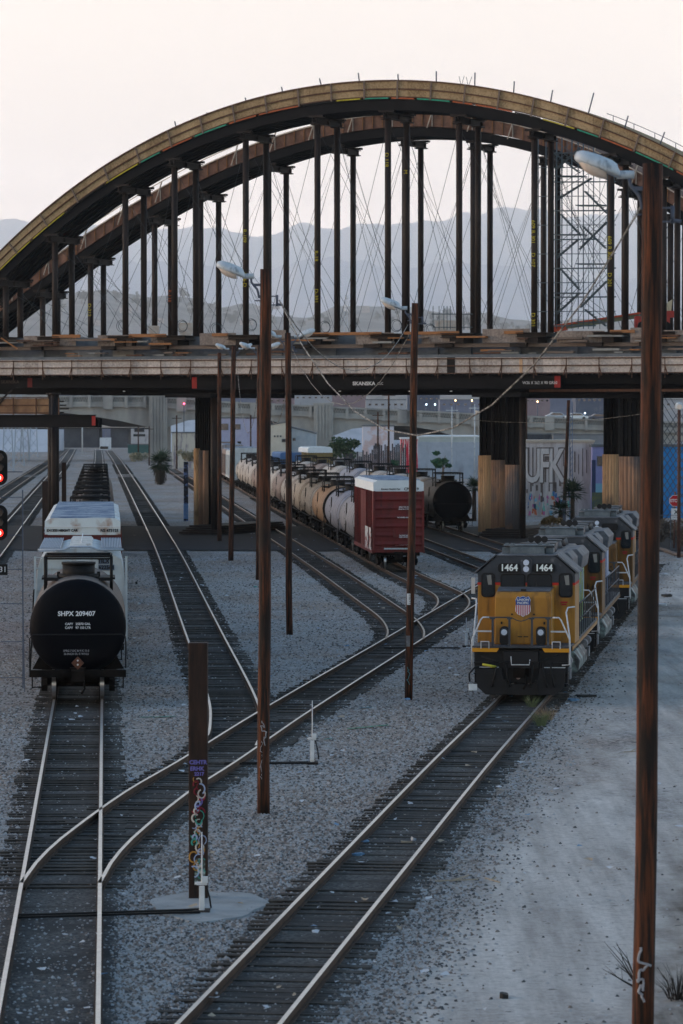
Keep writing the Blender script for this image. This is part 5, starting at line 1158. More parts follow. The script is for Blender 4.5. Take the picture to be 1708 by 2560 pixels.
l3 = locomotive('third and rearmost locomotive in the row, partly behind the nearest wooden pole', 166.2, '1552', 20.5, False, xs=.15, panel=YEL)
b = B(); b.tube([(1.02, 2.67, 2.5), (1.04, 2.67, 2.72), (1.12, 2.67, 2.7), (1.06, 2.67, 2.6), (1.14, 2.67, 2.48), (1.18, 2.67, 2.6), (1.2, 2.67, 2.48), (1.24, 2.67, 2.78), (1.24, 2.67, 2.5), (1.3, 2.67, 2.56), (1.25, 2.67, 2.62), (1.34, 2.67, 2.6), (1.37, 2.67, 2.5), (1.43, 2.67, 2.62), (1.4, 2.67, 2.4)], .012, 5); b.build('sprayed_tag', LBLK, l2)
# ------------------------------------------------------------------ concrete viaduct behind
random.seed(23)
VD = 750; s12 = F / VD
CONV = mat('pale_viaduct_concrete', (.3, .3, .285), (.38, .375, .355), .35, .9, dirt=((.16, .165, .17), .25, .5, .75, (1, 1, .2)))
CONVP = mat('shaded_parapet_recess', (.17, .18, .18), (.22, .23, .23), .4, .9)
CONVS = mat('shade_dark_concrete', (.02, .022, .027), (.035, .037, .045), .4, .9)  # shade under the spans is put into this near-black concrete colour
via = thing('arched_viaduct', 'old arched concrete viaduct with a pierced parapet crossing behind the falsework', 'viaduct', (0, VD, 0))
topv = [(-200, 987), (160, 990), (370, 990), (480, 997), (554, 1004), (690, 1010), (830, 1017), (1000, 1025), (1320, 1040), (1510, 1049), (1900, 1062)]
def interp(T, x_):
    for (a, c), (a2, c2) in zip(T, T[1:]):
        if x_ <= a2: return c + (c2 - c) * max(0, (x_ - a)) / (a2 - a)
    return T[-1][1]
botv = [(-200, 1075), (-160, 1050), (-60, 1036), (40, 1031), (160, 1032), (230, 1040), (300, 1052), (371, 1068), (374, 1068), (420, 1067), (470, 1051), (540, 1044), (610, 1045), (680, 1052), (740, 1070), (785, 1090), (833, 1090), (880, 1072), (950, 1064), (1020, 1065), (1090, 1076), (1150, 1095), (1200, 1110), (1240, 1110), (1300, 1090), (1350, 1083), (1430, 1084), (1510, 1095), (1600, 1116), (1640, 1122), (1700, 1105), (1900, 1095)]
b = B(); xs_ = list(range(-200, 1900, 10)); pv = None
for px in xs_:
    t = dp(px, interp(topv, px) + 14, VD); q = dp(px, interp(botv, px), VD); row = [(q.x, 0, q.z), (t.x, 0, t.z), (t.x - 8, 14, t.z), (q.x - 8, 14, q.z)]
    if pv:
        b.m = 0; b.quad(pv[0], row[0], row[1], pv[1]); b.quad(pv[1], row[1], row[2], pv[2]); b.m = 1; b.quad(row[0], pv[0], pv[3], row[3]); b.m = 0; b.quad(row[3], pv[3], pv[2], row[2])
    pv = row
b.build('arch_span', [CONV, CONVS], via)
def strip(name, dy0, dy1, y0, y1, m=CONV):
    b = B(); pv = None
    for px in xs_:
        t = dp(px, interp(topv, px) + dy0, VD); q = dp(px, interp(topv, px) + dy1, VD); row = [(q.x, y0, q.z), (t.x, y0, t.z), (t.x, y1, t.z), (q.x, y1, q.z)]
        if pv:
            for k in range(4): b.quad(pv[k], row[k], row[(k + 1) % 4], pv[(k + 1) % 4])
        pv = row
    b.build(name, m, via)
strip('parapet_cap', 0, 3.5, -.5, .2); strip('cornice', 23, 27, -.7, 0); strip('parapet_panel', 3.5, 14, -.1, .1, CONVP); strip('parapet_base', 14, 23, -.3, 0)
strip('parapet_cap', -1.5, 2, 13, 13.6); strip('parapet_panel', 2, 13, 13.2, 13.4)
px = -190; k = 0
while px < 1880:
    t = dp(px, interp(topv, px), VD); big = (k % 4 == 2); w_ = (.95 if big else .3)
    b = B(); b.bx(t.x - w_, t.x + w_, -.9 if big else -.75, .1, t.z - (2.3 if not big else 2.6), t.z + .12); b.build('parapet_post', CONV, via)
    b = B(); step = 46 / 6
    for j in range(6):
        xx = px + 4 + 38 * j / 6; p0 = dp(xx, interp(topv, xx) + 13, VD); p1_ = dp(xx + 3.1, interp(topv, xx) + 4, VD); p2_ = dp(xx + 6.2, interp(topv, xx) + 13, VD)
        b.bar((p0.x, -.2, p0.z), (p1_.x, -.2, p1_.z), .08, .12); b.bar((p1_.x, -.2, p1_.z), (p2_.x, -.2, p2_.z), .08, .12)
    b.build('parapet_tracery', CONV, via)
    px += 46; k += 1
for (a, c, y0, yb) in [(374, 419, 988, 1175), (785, 833, 1011, 1180), (1196, 1245, 1030, 1180), (1600, 1645, 1050, 1180), (-190, -150, 986, 1170)]:
    p, q = dp(a, y0 - 4, VD), dp(c, yb, VD); b = B(); b.bx(p.x, q.x, -1.6, 15, GZ, p.z)
    wd = (q.x - p.x)
    for j in range(5): xx = p.x + wd * (.16 + .17 * j); b.bx(xx - .12, xx + .12, -1.85, -1.6, GZ + .5, p.z - .3)
    b.bx(p.x - .15, q.x + .15, -1.7, 15.1, p.z - .35, p.z); b.build('pier', CONV, via)
b = B(); p = dp(785, 1090, VD); b.bx(p.x - 1.9, p.x, 8, 14, GZ, p.z); b.build('brown_side_pier', mat('brown_stained_pier', (.16, .1, .07), (.2, .14, .1), .5), via)
# cars and lamps on it
def car(label, px, py, D, col, w_=4.4):
    m = mat('car_paint_%d' % px, col, rough=.25, spec=.6); o = thing('parked_car', label, 'car', dp(px, py, D), random.uniform(-.1, .1))
    b = B(); pr = [(-2.2, .3), (2.2, .3), (2.25, .75), (1.5, .9), (.8, 1.38), (-.9, 1.42), (-1.7, .95), (-2.25, .8)]
    b.ext(pr, -.85, .85); b.build('body', m, o, bev=.06)
    b = B(); b.ext([(1.25, .9), (.72, 1.3), (-.8, 1.33), (-1.4, .92)], -.87, .87); b.build('window', GLASS, o)
    for xx in (-1.4, 1.4):
        b = B(); b.cyl((xx, -.9, .32), (xx, .9, .32), .32, n=14); b.build('wheel', BLACK, o)
    return o
car('white car driving on the viaduct, seen through the right bridge opening', 1441, 1050, VD + 5, (.7, .75, .78)); car('dark car behind the white car on the viaduct', 1500, 1052, VD + 9, (.03, .05, .09)); car('pale car ahead of the white car on the viaduct', 1392, 1049, VD + 9, (.4, .45, .5))
WLAMP = mat('lit_warm_lamp', (1, .7, .4), emit=((1.0, .55, .25), 8)); CLAMP = mat('lit_cool_lamp', (.8, .95, 1), emit=((.6, .8, 1.0), 5)); RLAMP = mat('lit_red_small', (1, .1, .15), emit=((1, .05, .12), 10))
for i, (px, py, m, d) in enumerate([(1139, 1001, WLAMP, 'left of the right pier, nearer of the pair'), (1180, 1001, WLAMP, 'left of the right pier, close against its edge'), (1344, 1004, WLAMP, 'through the right opening at its top'), (1463, 1033, CLAMP, 'above the dark car on the viaduct'), (1066, 1011, CLAMP, 'white lamp right of the third pole'), (1088, 1011, CLAMP, 'white lamp, right one of the close pair')]):
    D = 900; p = dp(px, py, D); o = thing('street_lamp', 'small lit lamp far behind the viaduct, ' + d, 'street lamp', (p.x, D, 0))
    b = B(); b.cyl((0, 0, 0), (0, 0, p.z - .2), .12, n=8); b.build('pole', DKMET, o); b = B(); b.smooth = True; b.lathe([(.01, -.16), (.12, -.11), (.16, 0), (.12, .11), (.01, .16)], (0, 0, p.z), 'z', 10); b.build('lamp', m, o)
p = dp(460, 1009, VD - 2); o = thing('signal_lamp', 'small lit red signal lamp in front of the viaduct parapet', 'signal lamp', (p.x, VD - 2, 0)); b = B(); b.cyl((0, 0, 0), (0, 0, p.z), .1, n=8); b.build('post', DKMET, o); b = B(); b.cyl((0, -.2, p.z), (0, 0, p.z), .13, n=12); b.build('lamp', RLAMP, o)
# ------------------------------------------------------------------ buildings and walls beyond
def building(name, label, cat, px0, px1, ytop, D, m, depth=15, ybase=None, wins=None, roof=None, rz=0, parap=True, wm=None, ribs=0, rise=0):
    a, c = gpx(px0, D), gpx(px1, D); top = dp(px0, ytop, D).z; base = GZ - .1 if ybase is None else dp(px0, ybase, D).z
    o = thing(name, label, cat, ((a + c) / 2, D, base), rz); h = top - base; w_ = c - a
    b = B(); b.ext([(-w_ / 2, 0), (w_ / 2, 0), (w_ / 2, h + rise), (-w_ / 2, h)], 0, depth); b.build('wall', m, o)
    b = B(); b.ext([(-w_ / 2 - .12, h), (w_ / 2 + .12, h + rise), (w_ / 2 + .12, h + rise + .22), (-w_ / 2 - .12, h + .22)], -.12, depth + .1); b.build('roof_edge', roof or CONB, o)
    for (fx, fz, ww, wh) in (wins or []):
        b = B(); x0 = -w_ / 2 + fx * w_; z0 = fz * h; b.bx(x0 - ww / 2, x0 + ww / 2, -.06, .02, z0 - wh / 2, z0 + wh / 2); f = b.build('window', wm or CONB, o)
        b = B(); b.bx(x0 - ww / 2 + .08, x0 + ww / 2 - .08, -.075, -.062, z0 - wh / 2 + .08, z0 + wh / 2 - .08); b.build('pane', GLASS, f)
    if ribs:
        for k in range(ribs):
            b = B(); x0 = -w_ / 2 + w_ * (k + .5) / ribs; b.bx(x0 - .05, x0 + .05, -.08, 0, .05, h - .1); b.build('seam', m, o)
    return o
def paint(n, a, c, sc=.8, dirt=((.2, .2, .22), .8, .58, .8, (1, 1, .3))): return mat(n, a, c, sc, .8, dirt=dirt)
MURAL = mat('white_block_mural', (.14, .12, .115), (.66, .63, .62), 1.1, .8, 0, 0, (1.5, 1, .22), lo=.44, hi=.47, detail=2)
mw_ = building('graffiti_wall', 'tall wall painted with big white block letters, between the two right piers', 'wall', 1312, 1484, 1106, 345, mat('pinkish_white_wall_paint', (.6, .57, .57), (.42, .38, .37), .9, .8, stretch=(1.5, 1, .25), lo=.42, hi=.6), 6, roof=mat('pale_coping', (.5, .44, .36)))
DKP = mat('dark_letter_gap_paint', (.11, .09, .085), (.16, .13, .12), 3)
rnd = random.Random(9); Wl = gpx(1484, 345) - gpx(1312, 345)
def lz(py): return 9 - (py - 1035) / (F / 345) + .28
def lx(px): return gpx(px, 345) - (gpx(1312, 345) + gpx(1484, 345)) / 2
def dgap(px0, py0, px1, py1, m=DKP):
    b = B(); b.bx(lx(px0), lx(px1), -.03, -.005, lz(py1), lz(py0)); b.build('mural_stroke', m, mw_)
for q in [(1321, 1118, 1324, 1200), (1331, 1118, 1334, 1215), (1341, 1118, 1343, 1205), (1351, 1118, 1354, 1180), (1362, 1140, 1374, 1150), (1362, 1150, 1366, 1205), (1372, 1150, 1375, 1228), (1362, 1168, 1373, 1172), (1386, 1155, 1388, 1215), (1352, 1182, 1358, 1255), (1326, 1205, 1330, 1228), (1340, 1212, 1345, 1226), (1396, 1118, 1402, 1145), (1398, 1182, 1404, 1215), (1408, 1118, 1410, 1165), (1425, 1118, 1427, 1190), (1436, 1128, 1439, 1180), (1446, 1135, 1448, 1185), (1456, 1120, 1458, 1190), (1466, 1124, 1468, 1182), (1430, 1195, 1434, 1210), (1316, 1222, 1320, 1232), (1382, 1205, 1392, 1230)]: dgap(*q)
b = B(); 
WLET = mat('white_mural_letter', (.66, .64, .63), (.56, .54, .53), 2)
for s0, px in (('U', 1331), ('F', 1361), ('K', 1391)):
    text(s0, 4.3, (lx(px) + .06, -.015, lz(1168)), mw_, DKP, sx=.55, bold=.16, name='letter_outline'); text(s0, 4.3, (lx(px), -.03, lz(1168)), mw_, WLET, sx=.55, bold=.06, name='mural_letter')
cl = [mat('mural_pink', (.5, .16, .33)), mat('mural_mint', (.2, .5, .42)), mat('mural_blue', (.08, .2, .42)), mat('mural_orange', (.55, .16, .08)), mat('mural_navy', (.03, .05, .12)), mat('mural_white', (.6, .62, .62)), mat('mural_cyan', (.2, .42, .55))]
for k in range(60):
    px = rnd.uniform(1318, 1425); py = rnd.uniform(1238, 1288); w_ = rnd.uniform(2, 7); h_ = rnd.uniform(5, 16)
    b = B(); x0, z0 = lx(px), lz(py); b.v += [(x0, -.03 - k * .002, z0), (x0 + w_ / 28, -.03 - k * .002, z0 + rnd.uniform(-.1, .1)), (x0 + w_ / 28 * rnd.uniform(.6, 1.2), -.03 - k * .002, z0 + h_ / 28), (x0 + rnd.uniform(-.1, .1), -.03 - k * .002, z0 + h_ / 28)]; b._f((0, 1, 2, 3)); b.build('mural_patch', rnd.choice(cl), mw_)
ns = building('container', 'navy and lavender painted container end right of the block letter wall', 'container', 1481, 1512, 1117, 343, paint('lavender_paint', (.2, .22, .45), (.28, .3, .55)), 6, wins=[(.6, .8, .5, .9)])
b = B(); b.bx(-.6, -.25, -.03, 0, 0, 5.2); b.build('navy_band', cl[4], ns); b = B(); b.bx(-.25, .55, -.03, 0, 1.6, 3.1); b.build('cyan_band', cl[6], ns); b = B(); b.bx(-.6, .5, -.05, -.03, .2, 2.3); b.build('olive_band', mat('olive_band', (.16, .17, .05), (.05, .08, .1), 1.5), ns)
building('blue_wall', 'bright blue wall behind the lattice bracing at the right edge', 'wall', 1640, 1760, 1117, 340, mat('bright_blue_paint', (.02, .2, .55), (.03, .27, .62), .6, .7, dirt=((.03, .06, .1), .8, .62, .72)), 3)
building('warehouse', 'pale grey warehouse with vertical seams between the third pole and right pier', 'building', 1043, 1202, 1093, 560, paint('pale_grey_green_cladding', (.36, .42, .42), (.45, .5, .5)), 20, ribs=9, roof=BANDC)
b = B(); o = thing('low_wall', 'pale blue grey low wall below the warehouse cladding', 'wall', (gpx(1122, 548), 548, GZ)); b.box((0, 0, 2.6), (9.8, 1, 5.2)); b.build('wall', paint('blue_grey_wall', (.3, .35, .42), (.38, .43, .5)), o)
building('shop_unit', 'red and white striped container front left of the warehouse', 'building', 1003, 1045, 1098, 520, mat('red_white_streaks', (.5, .02, .04), (.66, .62, .62), 1.3, .7, 0, 0, (3, 1, .15), lo=.5, hi=.54), 8, roof=WHITE)
building('house', 'pink and white plain house below the viaduct right of the centre pier', 'house', 907, 985, 1066, 640, mat('pink_and_white_render', (.55, .42, .42), (.6, .6, .68), .15, .8, lo=.48, hi=.52), 12, wins=[(.42, .55, .4, .9), (.5, .55, .4, .9), (.42, .3, .4, .9), (.52, .3, .4, .9)])
building('house', 'cream house with small dark vents left of the centre pier', 'house', 672, 722, 1064, 660, paint('cream_render', (.55, .5, .4), (.62, .58, .5)), 14, wins=[(.3, .75, .3, .3), (.45, .75, .3, .3), (.6, .75, .3, .3), (.75, .65, .7, .6)], rise=.6)
building('house', 'pale blue gabled side of the cream house beside the centre pier', 'house', 722, 790, 1068, 664, paint('pale_blue_render', (.36, .42, .48), (.48, .52, .55)), 14, wins=[(.2, .7, .5, .5)], rise=-1.2)
building('warehouse', 'lavender painted warehouse with a pink panel behind the thin pole', 'building', 545, 672, 1046, 700, paint('lavender_render', (.34, .34, .5), (.42, .44, .58)), 20, wins=[(.12, .82, 1.6, 1.2), (.36, .82, 1.6, 1.0), (.42, .38, .7, 2.2), (.08, .3, 1.6, 1.2)])
building('graffiti_wall', 'cream wall with scrawled graffiti left of the left pier', 'wall', 430, 492, 1083, 650, mat('cream_graffiti_wall', (.5, .48, .42), (.22, .2, .24), 1.1, .8, 0, 0, (1.5, 1, .3), lo=.48, hi=.6), 4)
building('low_shed', 'dark brown shed roofed building under the viaduct arch at right', 'building', 985, 1200, 1060, 800, paint('dark_brown_cladding', (.07, .06, .055), (.1, .09, .085)), 14, ybase=1100)
building('low_shed', 'dark navy shed under the viaduct behind the block letter wall', 'building', 1316, 1384, 1086, 740, paint('navy_cladding', (.03, .035, .05), (.05, .06, .07)), 5, ybase=1120)
building('low_shed', 'grey concrete block behind the block letter wall', 'building', 1384, 1515, 1088, 735, paint('mid_grey_block', (.16, .18, .2), (.2, .22, .25)), 5, ybase=1120)
b = B(); 
for (a, c, y0) in ((-400, 130, 1075), (410, 1000, 1044), (1000, 2200, 1062)):
    p, q = dp(a, y0, 930), dp(c, y0, 930); b.hexa([(p.x, 0, GZ - .5), (q.x, 0, GZ - .5), (q.x, 40, GZ - .5), (p.x, 40, GZ - .5), (p.x, 9, p.z), (q.x, 9, q.z), (q.x, 40, q.z), (p.x, 40, p.z)])
struct(b.build('pale_backdrop', mat('haze_toned_backdrop', (.42, .46, .53), (.55, .58, .63), .05, .9, dirt=((.3, .34, .4), .12, .55, .75)), loc=(0, 930, 0)))  # added backdrop, pale hazy light behind the arches is its colour
# picket fence of dark boards
fo = thing('board_fence', 'dark uneven board fence between the tank cars and pink house', 'fence', (gpx(860, 500), 500, GZ))
rnd = random.Random(3); b = B()
for k in range(34):
    x0 = (k * 4.6) / 19.2; b.bx(x0, x0 + .19, 0, .08, 0, 3.9 + rnd.uniform(-.5, .6) + (1.0 if k > 14 else 0))
b.build('boards', mat('dark_fence_board', (.035, .04, .055), (.08, .06, .06), 2), fo)
# second road bridge at the left, its piers, blue boxes
rb2 = thing('road_bridge', 'beige road bridge on broad dark piers behind the left viaduct span', 'bridge', (0, 1050, 0))
b = B(); p, q = dp(-100, 1050, 1050), dp(400, 1069, 1050); b.bx(p.x, q.x, 0, 16, q.z, p.z); b.build('deck', mat('beige_bridge_concrete', (.42, .37, .33), (.5, .45, .4), .3), rb2)
b = B(); p, q = dp(-100, 1069, 1050), dp(400, 1072, 1050); b.bx(p.x, q.x, .4, 16, q.z, p.z); b.build('girder', CONVS, rb2)
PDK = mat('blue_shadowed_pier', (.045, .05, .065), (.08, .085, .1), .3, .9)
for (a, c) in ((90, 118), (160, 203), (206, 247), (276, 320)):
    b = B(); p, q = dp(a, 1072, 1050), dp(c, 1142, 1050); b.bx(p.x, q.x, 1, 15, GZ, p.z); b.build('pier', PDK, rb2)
for i, (a, c) in enumerate(((165, 195), (246, 264), (268, 286), (288, 300))):
    p, q = dp(a, 1034, 1055), dp(c, 1047, 1055); b = B(); w_ = q.x - p.x; h = p.z - q.z
    b.bx(0, w_, 0, 2.4, .0, h)
    for k in range(5): b.bx(w_ * k / 5, w_ * k / 5 + .08, -.06, 0, .1, h - .1)
    tag(b.build('blue_container', mat('blue_tarp_%d' % i, (.03, .09, .32), (.05, .12, .4), 1), loc=(p.x, 1055, q.z)), ['widest blue box on the far left bridge, partly behind the pile', 'blue box on the far bridge, left one of three close together', 'blue box on the far bridge, middle one of three', 'narrow blue box on the far bridge, rightmost'][i], 'container', 'blue boxes on the far road bridge')
building('graffiti_wall', 'long low wall with smeared blue and orange graffiti at the far left track end', 'wall', 118, 250, 1126, 1000, mat('smeared_graffiti', (.14, .17, .25), (.4, .28, .3), .6, .8, 0, 0, (1, 1, .8), lo=.45, hi=.56, dirt=((.1, .2, .5), .9, .5, .56)), 2)
building('office', 'pale office block with dark window bands beyond the far bridge', 'building', 325, 372, 1062, 1200, paint('office_render', (.4, .4, .42), (.46, .46, .48)), 20, wins=[(.5, .72, 3.2, 1.2), (.5, .45, 3.8, .8)])
building('green_fence', 'dark green screen wall between the office block and viaduct pier', 'wall', 320, 372, 1112, 900, mat('dark_green_screen', (.03, .09, .09), (.04, .12, .11), 1), 1)
tr = thing('truck', 'white truck parked far away between the bridge piers', 'truck', dp(262, 1139, 990)); 
b = B(); b.bx(-1.3, 1.3, 0, 6, 1.6, 4.6); b.build('box', WHITE, tr); b = B(); b.bx(-1.2, 1.2, -2, 0, .6, 2.6); b.build('cab', WHITE, tr, bev=.1); b = B(); b.bx(-1.05, 1.05, -2.03, -2.0, 1.7, 2.4); b.build('windscreen', GLASS, tr)
for xx in (-1.1, 1.1):
    b = B(); b.cyl((xx - .12, -1.2, .45), (xx + .12, -1.2, .45), .45, n=12); b.build('wheel', BLACK, tr)
# pylons at the left
PYM = mat('pale_pylon_steel', (.35, .4, .46))
for i, (px, D, top) in enumerate([(20, 620, 14), (48, 680, 13), (62, 760, 12), (84, 820, 14)]):
    o = thing('lattice_pylon', '%s pale lattice pylon at the far left behind the tracks' % ['leftmost thick', 'second slender', 'third slender', 'rightmost'][i], 'pylon', (gpx(px, D), D, GZ), group='pale lattice pylons at far left')
    for sx in (-1, 1):
        b = B(); b.bar((sx * .9, 0, 0), (sx * .35, 0, top), .18, .18); b.build('leg', PYM, o)
    b = B()
    for k in range(7): z = top * k / 7; z2 = top * (k + 1) / 7; w0 = .9 - .55 * k / 7; w1 = .9 - .55 * (k + 1) / 7; b.bar((-w0, 0, z), (w1, 0, z2), .09, .09); b.bar((w0, 0, z), (-w1, 0, z2), .09, .09)
    b.build('bracing', PYM, o)
for i, (px, D, ztop, py, w_) in enumerate([(972, 470, 12, 0, .14), (945, 560, 9.5, 0, .15), (442, 640, 9, 0, .15), (346, 880, 9, 0, .16), (206, 900, 10, 0, .16), (373, 690, 7, 0, .13), (627, 640, 9, 0, .15), (1316, 480, 12, 0, .16), (1187, 520, 10.5, 0, .08), (1130, 520, 10.2, 0, .07)]):
    o = thing('utility_pole', ['brown utility pole left of the third lamp pole', 'brown pole before the pink house', 'thin pole before the cream graffiti wall', 'brown pole at the office block', 'pale mast among the far bridge piers', 'thin brown pole against the left viaduct pier', 'brown pole before the lavender warehouse', 'brown pole with a pale mast in the right opening', 'thin pole at the right end of the warehouse', 'thin pole in front of the warehouse'][i], 'pole', (gpx(px, D), D, GZ))
    b = B(); b.cyl((0, 0, 0), (0, 0, ztop), w_, w_ * .8, n=10); b.build('pole', WOOD if i not in (4, 8, 9) else GALV, o)
    b = B(); b.bar((-.8, 0, ztop - .5), (.8, 0, ztop - .5), .1, .12); b.build('crossarm' if i not in (4, 8, 9) else 'bracket', WOOD if i not in (4, 8, 9) else GALV, o)
mp_ = thing('lattice_mast', 'slim blue grey mast beside the brown pole in the right opening', 'mast', (gpx(1428, 335), 335, GZ))
b = B(); b.bar((-.12, 0, 0), (-.12, 0, 10.3), .06, .06); b.bar((.12, 0, 0), (.12, 0, 10.3), .06, .06)
for k in range(20): b.bar((-.12, 0, k * .5), (.12, 0, k * .5 + .5), .04, .04)
b.build('mast', mat('blue_grey_mast', (.14, .2, .3)), mp_)
o = thing('utility_pole', 'leaning brown pole beside the slim mast in the right opening', 'pole', (gpx(1413, 330), 330, GZ)); b = B(); b.tube([(-.1, 0, 0), (.3, 0, 10.4)], [.17, .14], 12); b.build('pole', WOOD, o); b = B(); b.box((-.1, -.15, .9), (.3, .12, 1.8)); b.build('meter_box', DKMET, o)
# city band just under the bridge deck
rnd = random.Random(17)
BLD = [paint('city_a', (.13, .15, .22), (.2, .22, .3), .1), paint('city_b', (.2, .15, .17), (.28, .2, .22), .1), paint('city_c', (.32, .34, .38), (.42, .43, .46), .1), paint('city_d', (.07, .09, .14), (.1, .12, .17), .1)]  # bluish distance haze is mixed into these city colours
for (a, c, yt, D, mI, lab) in [(130, 190, 985, 1300, 3, 'dark navy city block above the far left of the viaduct parapet'), (190, 250, 978, 1400, 2, 'pale grey city block above the left viaduct span'), (250, 330, 984, 1250, 0, 'slate blue city block above the middle of the left viaduct span'), (330, 425, 976, 1350, 3, 'dark navy city block behind the left viaduct pier'), (425, 500, 984, 1200, 1, 'dull red city block just left of the left bridge pier'),
        (530, 640, 980, 1300, 0, 'slate blue city block behind the parapet at the thin poles'), (640, 735, 990, 1250, 1, 'dull red city block between the rust red pole and fourth pole'), (735, 830, 982, 1400, 2, 'pale grey city block left of the centre viaduct pier top'), (830, 915, 978, 1500, 1, 'dull red city block just right of the centre viaduct pier'), (915, 1015, 1000, 1150, 2, 'pale grey low city block left of the third lamp pole'),
        (1020, 1100, 985, 1400, 3, 'dark navy city block right of the third lamp pole'), (1100, 1210, 1000, 1200, 0, 'slate blue city block below the warm lamps at the right pier'), (1300, 1375, 990, 1350, 1, 'dull red city block at the left of the right opening'), (1375, 1440, 982, 1400, 0, 'slate blue city block behind the slim mast'), (1440, 1520, 988, 1250, 3, 'dark navy city block at the right of the right opening'), (1640, 1760, 1000, 1200, 2, 'pale grey city block behind the lattice bracing at the right edge')]:
    wn = [(.1 + .16 * q, .9, 1.0, .7) for q in range(6)]
    building('city_block', lab, 'building', a, c, yt, D, BLD[mI], 20, wins=wn, wm=BLD[mI])
# fence, stop sign and pole at the right edge
sp_ = thing('stop_sign', 'red octagonal STOP sign with a small white crossing plate at the right edge', 'stop sign', (gpx(1688, 262), 262, GZ))
b = B(); b.cyl((-.05, .1, 0), (.02, .1, 3.9), .06, n=8); b.build('post', mat('rusty_sign_post', (.12, .05, .03)), sp_)
S = F / 262; zc = 9 - (1252 - 1035) / S - GZ
b = B(); b.ext([(cos(pi / 8 + k * pi / 4) * .42, zc + sin(pi / 8 + k * pi / 4) * .42) for k in range(8)], -.03, -.01); b.build('sign_border', WHITE, sp_)
b = B(); b.ext([(cos(pi / 8 + k * pi / 4) * .385, zc + sin(pi / 8 + k * pi / 4) * .385) for k in range(8)], -.04, -.031); b.build('sign_face', mat('sign_red', (.42, .012, .02)), sp_)
text('STOP', .29, (0, -.045, zc), sp_, WHITE, bold=.008)
b = B(); b.box((0, -.02, zc - .9), (.52, .02, .76)); b.build('crossing_plate', WHITE, sp_)
text('X', .36, (.08, -.035, zc - .78), sp_, BLACK, bold=.012); text('TRACKS', .08, (0, -.035, zc - 1.12), sp_, BLACK)
lp = thing('street_lamp', 'thin rusty pole with a rounded white lamp facing the camera at the right edge', 'street lamp', (gpx(1698, 246), 246, GZ)); zt_ = 9 - (1010 - 1035) / (F / 246)
b = B(); b.cyl((0, 0, 0), (0, 0, zt_), .12, .1, n=10); b.build('pole', mat('rusty_pole', (.05, .025, .018), (.09, .04, .03), 3), lp)
b = B(); b.smooth = True; b.lathe([(.01, -.1), (.2, -.08), (.27, .05), (.26, .25), (.18, .38), (.01, .42)], (0, 0, zt_ - .1), 'z', 16); b.build('lamp_head', GALV, lp); b = B(); b.cyl((0, -.3, zt_ + .02), (0, -.2, zt_ + .02), .16, n=16); b.build('lens', LENS, lp)
CHL = mat('chain_link_wire', (.1, .11, .13))
fo = thing('chain_link_fence', 'thin chain link fence behind the last locomotive and stop sign', 'fence', (gpx(1500, 258), 258, GZ))
b = B()
for k in range(9): b.bar((k * 1.2, k * .1, 0), (k * 1.2, k * .1, 2.4), .05, .05)
b.build('posts', CHL, fo); b = B(); b.bar((0, 0, 2.4), (9.8, .8, 2.4), .04, .04)
for k in range(60): b.bar((k * .16, 0, 0), (k * .16 + 1.6 if k * .16 + 1.6 < 9.7 else 9.7, 0, 2.4), .008, .008); b.bar((k * .16 + 1.2 if k * .16 + 1.2 < 9.7 else 9.7, 0, 0), (k * .16, 0, 2.4), .008, .008)
b.build('mesh_wire', CHL, fo)
b = B(); pts = [gp(1640, 1371, -.1), gp(1660, 1375, -.1), gp(1690, 1386, -.1), gp(1760, 1396, -.1)]; b.tube(pts, .14, 7); tag(b.build('kerb_log', TIMG), 'low dark kerb log bordering the lot by the stop sign', 'kerb')
co = thing('traffic_cone', 'small orange traffic cone with a white band at the right pier foot', 'traffic cone', gp(1316, 1338, GZ)); b = B(); b.box((0, 0, .03), (.4, .4, .05)); b.cyl((0, 0, .05), (0, 0, .75), .16, .03, n=14); b.build('cone', mat('cone_orange', (.55, .12, .03)), co); b = B(); b.cyl((0, 0, .42), (0, 0, .56), .096, .07, n=14); b.build('band', WHITE, co)
